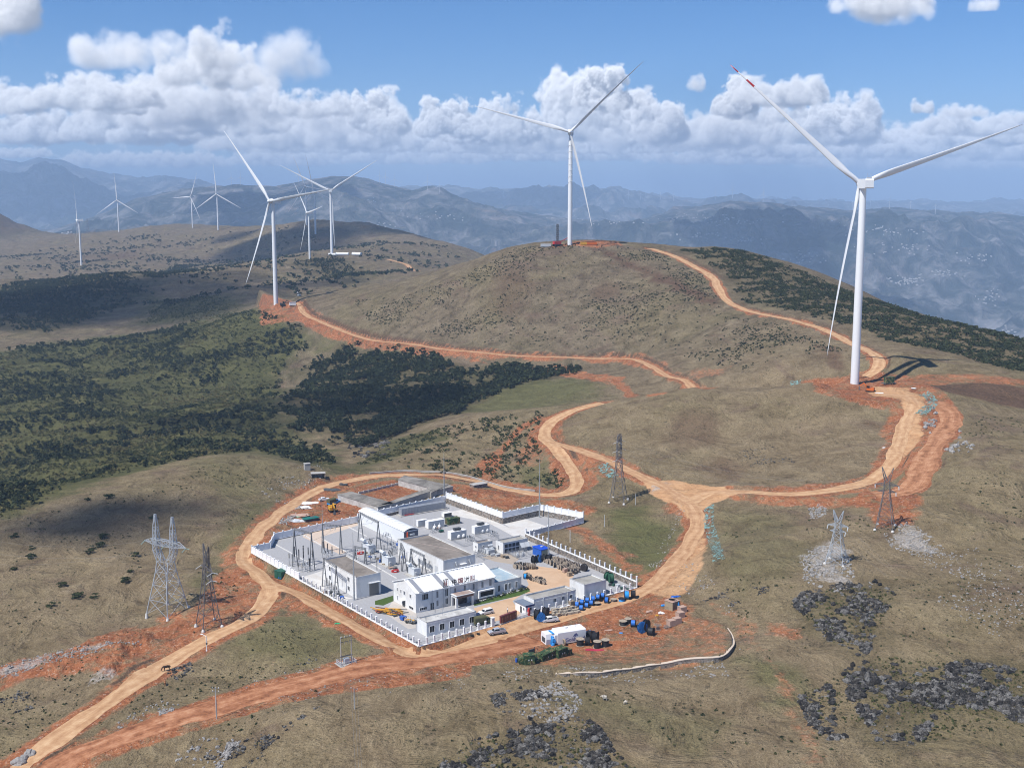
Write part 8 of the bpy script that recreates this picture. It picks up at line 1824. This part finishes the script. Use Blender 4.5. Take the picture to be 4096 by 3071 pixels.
rocks([(1040,1425),(1200,1450),(1560,1430),(1580,1460),(1350,1475),(1100,1470)], 420, 0, 'brown and pale rubble below the earth apron', seed=32, smin=.12, smax=.5, **SB)
rocks([(560,1060),(680,1000),(700,1020),(690,1050),(610,1090)], 300, 0, 'pale stones on the knoll beside the loop road', seed=33, smin=.15, smax=.6, **SB)
for i, (x, y, s_, l) in enumerate(((185,1600,3.0,'pale boulder at the lower left road edge, nearest of three'), (232,1560,2.6,'pale boulder at the lower left road edge, middle of three'), (292,1505,2.9,'pale boulder at the lower left road edge, farthest of three'))):
    V, T = rock_proto(900+i, 3, .16, .75); o = tri_mesh('boulder', V*s_*.55, T, PALER); o.location = G('O', x, y); o.rotation_euler.z = i*1.3; at = o.data.attributes.new('tint', 'FLOAT', 'POINT'); at.data.foreach_set('value', np.full(len(V), .8, np.float32)); tag(o, l, 'boulder')
kp_ = [hits(L) for L in ([(925,1665),(1010,1600),(1110,1575),(1280,1560),(1330,1625),(1385,1668)], [(1712,1305),(1800,1262),(1935,1280),(1885,1390),(1800,1395)], [(1722,1502),(1900,1418),(2100,1428),(2240,1450),(2240,1565),(1990,1605),(1870,1560),(1745,1560)])]
P = scatter(kp_, 1500, 41); instances('rock_tussocks', TUFTP, P, .25+.5*rv.random(len(P))**2, SCRUB, 44, .2+rv.random(len(P))*.6, 'tufts of scrub growing between the dark rocks')
# ------------------------------------------------------------------ curved retaining wall and road kerb
def sweep(name, P, w_, zlo, zhi, m, capm, label, cat):
    d = np.gradient(P, axis=0); d /= np.linalg.norm(d, axis=1)[:, None]; nr = np.c_[-d[:, 1], d[:, 0]]; z = zat(P[:, 0], P[:, 1]); k_ = np.hanning(9); k_ /= k_.sum(); z = np.convolve(np.pad(z, 4, mode='edge'), k_, 'valid'); V = []; n_ = len(P)
    for i in range(n_):
        for s_, zz_ in ((-1, zlo), (1, zlo), (1, zhi), (-1, zhi)): V.append((P[i, 0]+nr[i, 0]*s_*w_/2, P[i, 1]+nr[i, 1]*s_*w_/2, z[i]+zz_))
    F = [(i*4+a, i*4+(a+1) % 4, i*4+4+(a+1) % 4, i*4+4+a) for i in range(n_-1) for a in range(4)]+[(3, 2, 1, 0), tuple(range(4*n_-4, 4*n_))]; e = empty(name, (0, 0, 0)); new_mesh('wall_body', V, F, m, e)
    V2 = []
    for i in range(n_):
        for s_, zz_ in ((-1, zhi), (1, zhi), (1, zhi+.14), (-1, zhi+.14)): V2.append((P[i, 0]+nr[i, 0]*s_*(w_/2+.08), P[i, 1]+nr[i, 1]*s_*(w_/2+.08), z[i]+zz_+.004))
    new_mesh('coping', V2, F, capm, e); tag(e, label, cat); return e
sweep('retaining_wall', RET, .9, -2.6, .45, STONE, mat('pale_cement_coping', (.55, .46, .37), .9, .15, var=.12, scale=.8), 'curved stone retaining wall with pale coping round the earth lobe', 'wall')
kb = smooth_line(np.array([hk('B', *p)[:2] for p in ((-60,262),(250,238),(500,240),(800,255),(1050,300),(1300,375),(1500,425),(1770,452))]), 2.0); sweep('road_kerb_wall', kb, .4, -.5, .55, CONC, CONC, 'low grey kerb wall along the outer side of the loop road', 'wall')
# ------------------------------------------------------------------ pads: machines, tower sections, crane, netting
def net_material():
    m, g_, b_ = mat_base('teal_dust_net', .8, .2); ps = g_.new('ShaderNodeNewGeometry').outputs['Position']; b_.inputs['Base Color'].default_value = (.17, .28, .26, 1)
    g_.l.new(g_.ramp(g_.noise(ps, .7, 4, .7, .5), [(.5, 0), (.53, 1)]), b_.inputs['Alpha']); return m
NET = net_material()
def net(L, w_, label, seed):
    P = smooth_line(np.array([h[:2] for h in px_line(L)]), 1.2); r = np.random.default_rng(seed); d = np.gradient(P, axis=0); d /= np.linalg.norm(d, axis=1)[:, None]; nr = np.c_[-d[:, 1], d[:, 0]]; V = []
    for i in range(len(P)):
        for j in range(6): q = P[i]+nr[i]*w_*(j/5-.5)+r.normal(size=2)*.2; V.append((q[0], q[1], float(zat(*q))+.15+.25*r.random()))
    o = new_mesh('dust_net', V, [(i*6+j, i*6+j+1, i*6+7+j, i*6+6+j) for i in range(len(P)-1) for j in range(5)], NET); tag(o, label, 'netting')
net([pxf('V', 1160,810), pxf('V', 1155,960), pxf('V', 1180,1060), pxf('V', 1215,1160), pxf('V', 1240,1290)], 3.6, 'teal dust netting draped along the road bank below the junction', 3)
net([pxf('V', 240,440), pxf('V', 270,500), pxf('V', 330,560)], 5, 'teal dust netting on the red bank behind the tall pylon', 4)
net([pxf('M', 1470,1060), pxf('M', 1540,1130), pxf('M', 1440,1220)], 5, 'teal dust netting at the bend of the knoll road', 5); net([pxf('M', 480,990), pxf('M', 560,975)], 4, 'teal dust netting at the left tip of the tall turbine pad', 6)
def excavator(at, rz, col, label, s_=1.0):
    e = empty('excavator', at, rz); t = MB()
    for y in (-1.1, 1.1): t.side([(y-.3, .0), (y+.3, 0), (y+.3, .75), (y-.3, .75)], -1.9, 1.9)
    t.build('track', TYRE, e); t = MB().box((-.3, 0, .8), (3.4, 2.6, 1.2)).box((-1.5, 0, 1.3), (1.1, 2.5, 1.0)); t.build('upper_body', col, e); c_ = MB().box((.8, .75, 2.0), (1.4, 1.0, 1.2)).build('cab', GLASS, e); MB().box((.8, .75, 3.2), (1.5, 1.1, .1)).build('cab_roof', col, c_)
    t = MB().bar((1.2, -.3, 1.6), (3.2, -.3, 4.2), .4, .5).bar((3.2, -.3, 4.2), (5.2, -.3, 2.6), .35, .45); t.build('boom', col, e); MB().bar((5.2, -.3, 2.6), (5.4, -.3, .9), .3, .3).box((5.3, -.3, .2), (.8, 1.0, .8), top=(.7, 1)).build('bucket', DSTEEL, e); e.scale = (s_,)*3; tag(e, label, 'excavator')
ORG = mat('orange_machine_paint', (.55, .13, .02), .5, .3, var=.15)
excavator(hk('M', 1072,1048), 2.6, ORG, 'small orange excavator working on the slope below the tall turbine'); excavator(hk('F', 715,1560), .4, mat('dark_machine_paint', (.06, .06, .06), .6, .3), 'dark excavator beside the left turbine on its red shelf', 1.2); excavator(hk('F', 855,1480), 2.2, GREYP, 'grey machine at the cutting behind the left turbine', 1.2)
excavator(hk('a', 715,250), -1.2, YEL, 'yellow excavator digging the red spoil behind the yard wall')
p = hk('F', 800,1555); e = empty('site_cabin', p, .3); MB().box((0, 0, 0), (6, 2.6, 2.6)).build('body', WHITE2, e); MB().box((0, 0, 2.6), (6.3, 2.9, .15)).build('roof', GREYP, e); tag(e, 'white site cabin beside the left turbine', 'cabin')
p = hk('M', 1212,992); e = empty('camouflage_cabin', p, .25); MB().box((0, 0, .5), (7.0, 2.8, .3)).build('deck', DSTEEL, e); MB().box((0, 0, .8), (4.6, 2.6, 3.0)).build('body', CAMO, e); MB().box((0, 0, 3.8), (4.8, 2.8, .12)).build('lid', CAMO, e)
for x in (-2.6, -1.4, 1.4, 2.6): MB().bar((x, 0, 0), (x, 0, .5), .5).build('leg', TYRE, e)
tag(e, 'camouflage transformer cabin on the tall turbine pad', 'cabin')
for k, x, y, l in (('M',1140,1058,'white sheet on the red earth below the tall turbine'), ('M',1405,1022,'grey white slab on the tall turbine pad'), ('M',1165,1460,'pale slab at the road edge of the knoll')): heap(k, x, y, WHITE2, (1.8, 1.0, .3), l)
zc = float(zat(T_C[1][0]-14, T_C[1][1]))
p = aty(*pxf('L', 712,72), 1072); p[2] = float(zat(p[0], p[1])); e = empty('crawler_crane', p, .5); t = MB()
for y in (-2.2, 2.2): t.box((0, y, 0), (7, 1.2, 1.4))
t.build('track', TYRE, e); MB().box((-.5, 0, 1.4), (7, 3.2, 2.6)).build('machine_house', RED, e); MB().box((2.4, 1.8, 1.6), (1.8, 1.2, 2.2)).build('cab', GLASS, e); t = MB(); lattice(t, [(2+i*3.4, .7, .7) for i in range(6)], .22, .12); t.build('lattice_mast', DSTEEL, e); t = MB(); t.bar((2, 0, 3), (15, 0, 9), .5, .5); t.build('boom', RED, e); tag(e, 'red crawler crane with dark mast beside the summit turbine', 'crane')
for i, (x, y, m_, l) in enumerate(((612,60,GREYP,'grey container on the summit pad'), (955,58,YEL,'yellow crane section lying on the summit pad'), (1010,48,ORG,'orange crane section lying on the summit pad'))):
    p = aty(*pxf('L', x, y), 1072); p[2] = float(zat(p[0], p[1])); e = empty('steel_section' if i else 'container', p, .1); MB().box((0, 0, .2), (9, 2.4, 2.4)).build('body', m_, e); MB().box((0, 0, 0), (8, 2, .2)).build('skid', DSTEEL, e); tag(e, l, 'crane section' if i else 'container')
for i, (x, y, L, r_, rz, l) in enumerate(((1165,1132,20,2.4,.12,'white tower section lying beside the back turbine, left one'), (1228,1128,20,2.6,-.05,'white tower section lying beside the back turbine, middle one'), (1355,1128,16,2.6,-.5,'white tower section lying on the dark heath, right one'))):
    p = hk('F', x, y); e = empty('tower_section', p, rz); MB().tube((-L/2, 0, r_), (L/2, 0, r_*.95), r_, r_*.95, n=20).build('shell', TURB, e, True, auto=.8)
    for s_ in (-1, 1): MB().tube((s_*L/2, 0, r_), (s_*(L/2+.15), 0, r_), r_*1.04, n=20).build('flange', GREYP, e)
    tag(e, l, 'tower section')
p = hk('A', 908,215); e = empty('concrete_box', p, .4); MB().box((0, 0, -.3), (2.6, 2.2, 3.2)).build('wall', CONC, e); MB().box((0, 0, 2.9), (2.9, 2.5, .2)).build('slab', CONC, e); tag(e, 'small concrete box on the knoll behind the loop road', 'hut'); p = hk('A', 1030,300); e = empty('ruined_hut', p, .2); t = MB().box((-3, 0, 0), (.4, 3, 2)).box((3, 0, 0), (.4, 3, 2)).box((0, 1.4, 0), (6, .4, 1.8)).build('wall', STONE, e); MB().box((0, 0, 2), (6.6, 3.4, .25)).build('slab', CONC, e); tag(e, 'ruined stone hut with dark opening on the knoll', 'hut')
p = hk('B', 1145,405); e = empty('stone_tank', p, RZ); MB().box((0, 0, -.5), (7, 3.5, 1.9)).build('wall', STONE, e); MB().box((0, 0, 1.4), (7.3, 3.8, .2)).build('slab', CONC, e); tag(e, 'flat grey tank box on the red earth behind the yard', 'tank')
# far village specks
r = np.random.default_rng(77); Vv, Tv = [], []; base = 0
bx = np.array([(x, y, z) for z in (0, 1) for x, y in ((-.5, -.5), (.5, -.5), (.5, .5), (-.5, .5))], float); bt = np.array([(4, 5, 6), (4, 6, 7), (0, 1, 5), (0, 5, 4), (1, 2, 6), (1, 6, 5), (2, 3, 7), (2, 7, 6), (3, 0, 4), (3, 4, 7)])
for x, y, n_, sx_, sy_ in ((1960,608,60,34,9),(2050,590,26,26,6),(1480,470,30,60,8),(1620,520,24,30,5),(1520,510,30,40,6),(2140,640,24,30,14),(1950,540,30,60,10),(2180,720,20,14,7),(1230,470,30,60,10),(1330,480,24,50,8),(1750,560,24,40,10),(2100,560,24,50,8),(820,490,20,50,8),(120,505,14,40,4),(960,470,20,50,8),(1580,480,40,60,10),(1900,500,40,80,10)):
    for _ in range(int(n_*.8)):
        h = mhit(x+r.normal()*sx_*.6, y+r.normal()*sy_*.6)
        if h is None: continue
        s_ = r.uniform(5, 12); Vv.append(bx*np.array([s_, s_, r.uniform(4, 8)])+h-np.array([0, 0, 3])); Tv.append(bt+base); base += 8
o = tri_mesh('village_houses', np.vstack(Vv), np.vstack(Tv), mat('village_white_walls', (.5, .48, .46), .8, .2)); tag(o, 'tiny pale village houses on the far valley slopes', None, None, 'stuff')
# ------------------------------------------------------------------ cumulus overhead, out of frame: their shade lies on the hills as in the photograph
def cloud_material():
    m = bpy.data.materials.new('cloud_white'); m.use_nodes = True; g_ = N(m); g_.n.remove(g_.n['Principled BSDF']); df = g_.new('ShaderNodeBsdfDiffuse', i={'Color': (.85, .85, .86, 1)}); tr = g_.new('ShaderNodeBsdfTransparent')
    mx = g_.new('ShaderNodeMixShader', i={0: .3}); g_.l.new(tr.outputs[0], mx.inputs[1]); g_.l.new(df.outputs[0], mx.inputs[2]); g_.l.new(mx.outputs[0], g_.n['Material Output'].inputs['Surface']); return m
CLM = cloud_material(); CLF = cloud_material(); CLF.node_tree.nodes['Mix Shader'].inputs[0].default_value = .6
def cloud(gp, rx, ry, up, seed):
    r = random.Random(seed); k = up/sd.z; c_ = Vector(gp)+Vector((sd.x*k, sd.y*k, up)); t = MB()
    for i in range(16):
        a = r.uniform(0, 6.28); q = r.random()**.6; s_ = (1.05-.7*q)*r.uniform(.35, .62); t.blob((math.cos(a)*q*rx, math.sin(a)*q*ry, r.uniform(0, .15)*rx), (rx*s_, ry*s_, min(rx, ry)*s_*.6), seed*20+i, .35, 2, .4)
    o = t.build('cloud', CLM if seed < 10 else CLF, None, True); o.location = c_; tag(o, 'small white cumulus drifting over the hills', None, None, 'stuff')
cloud(hit(170,1135), 42, 22, 2600, 3); cloud(hit(300,1100), 40, 17, 2600, 4); cloud(hit(640,520), 330, 260, 2600, 6); cloud(hit(150,660), 330, 260, 2600, 7); cloud(hit(700,900), 120, 60, 2600, 8)
for i, (x, y, rx, ry) in enumerate(((1600,465,520,900),(1830,690,320,500),(560,440,600,900),(1150,430,900,700),(130,420,1500,1500))):
    h = mhit(x, y)
    if h is not None: cloud(h, rx, ry, 3000, 10+i)

# hedge before the porch, rubbish behind the yard
Hd = np.array([Z0('C', x, y) for x, y in ((1095,600),(1180,565),(1260,545),(1400,505),(1560,465),(1690,430))]); hp = densify(Hd, .9); hp = hp+rv.normal(size=hp.shape)*np.array([.25, .25, 0]); o = instances('hedge', BUSHP, hp, rv.uniform(.25, .5, len(hp)), SCRUB, 61, .1+.2*rv.random(len(hp)), 'low green hedge along the front of the long office', None); o['category'] = 'hedge'; o.pop('kind', None)
for i, (x, y, m_, sz, l) in enumerate(((950,590,WHITE2,(3.2,1.6,.9),'heap of white sacks behind the yard'), (900,640,WHITE2,(2.4,1.4,.8),'smaller heap of white sacks beside the loop road'), (840,720,WOODP,(3.0,1.8,.7),'pinkish rubbish heap at the loop road'), (800,790,GREYP,(2.6,1.6,.8),'grey rubbish heap behind the left wall'), (805,735,mat('mint_sheet', (.2, .45, .35), .7, .2),(1.2,.8,.4),'mint green sheet on the rubbish'), (985,760,DARKG,(1.5,1.0,1.1),'dark machine part beside the green roofed shed'), (1190,440,DARKG,(3.4,2.0,.6),'dark sheet heap at the loop road'), (1310,385,DARKG,(1.6,1.0,.8),'dark heap at the inner edge of the loop road'))):
    heap('A', x, y, m_, sz, l, 'rubbish_heap', 'rubbish', i*7, 9)
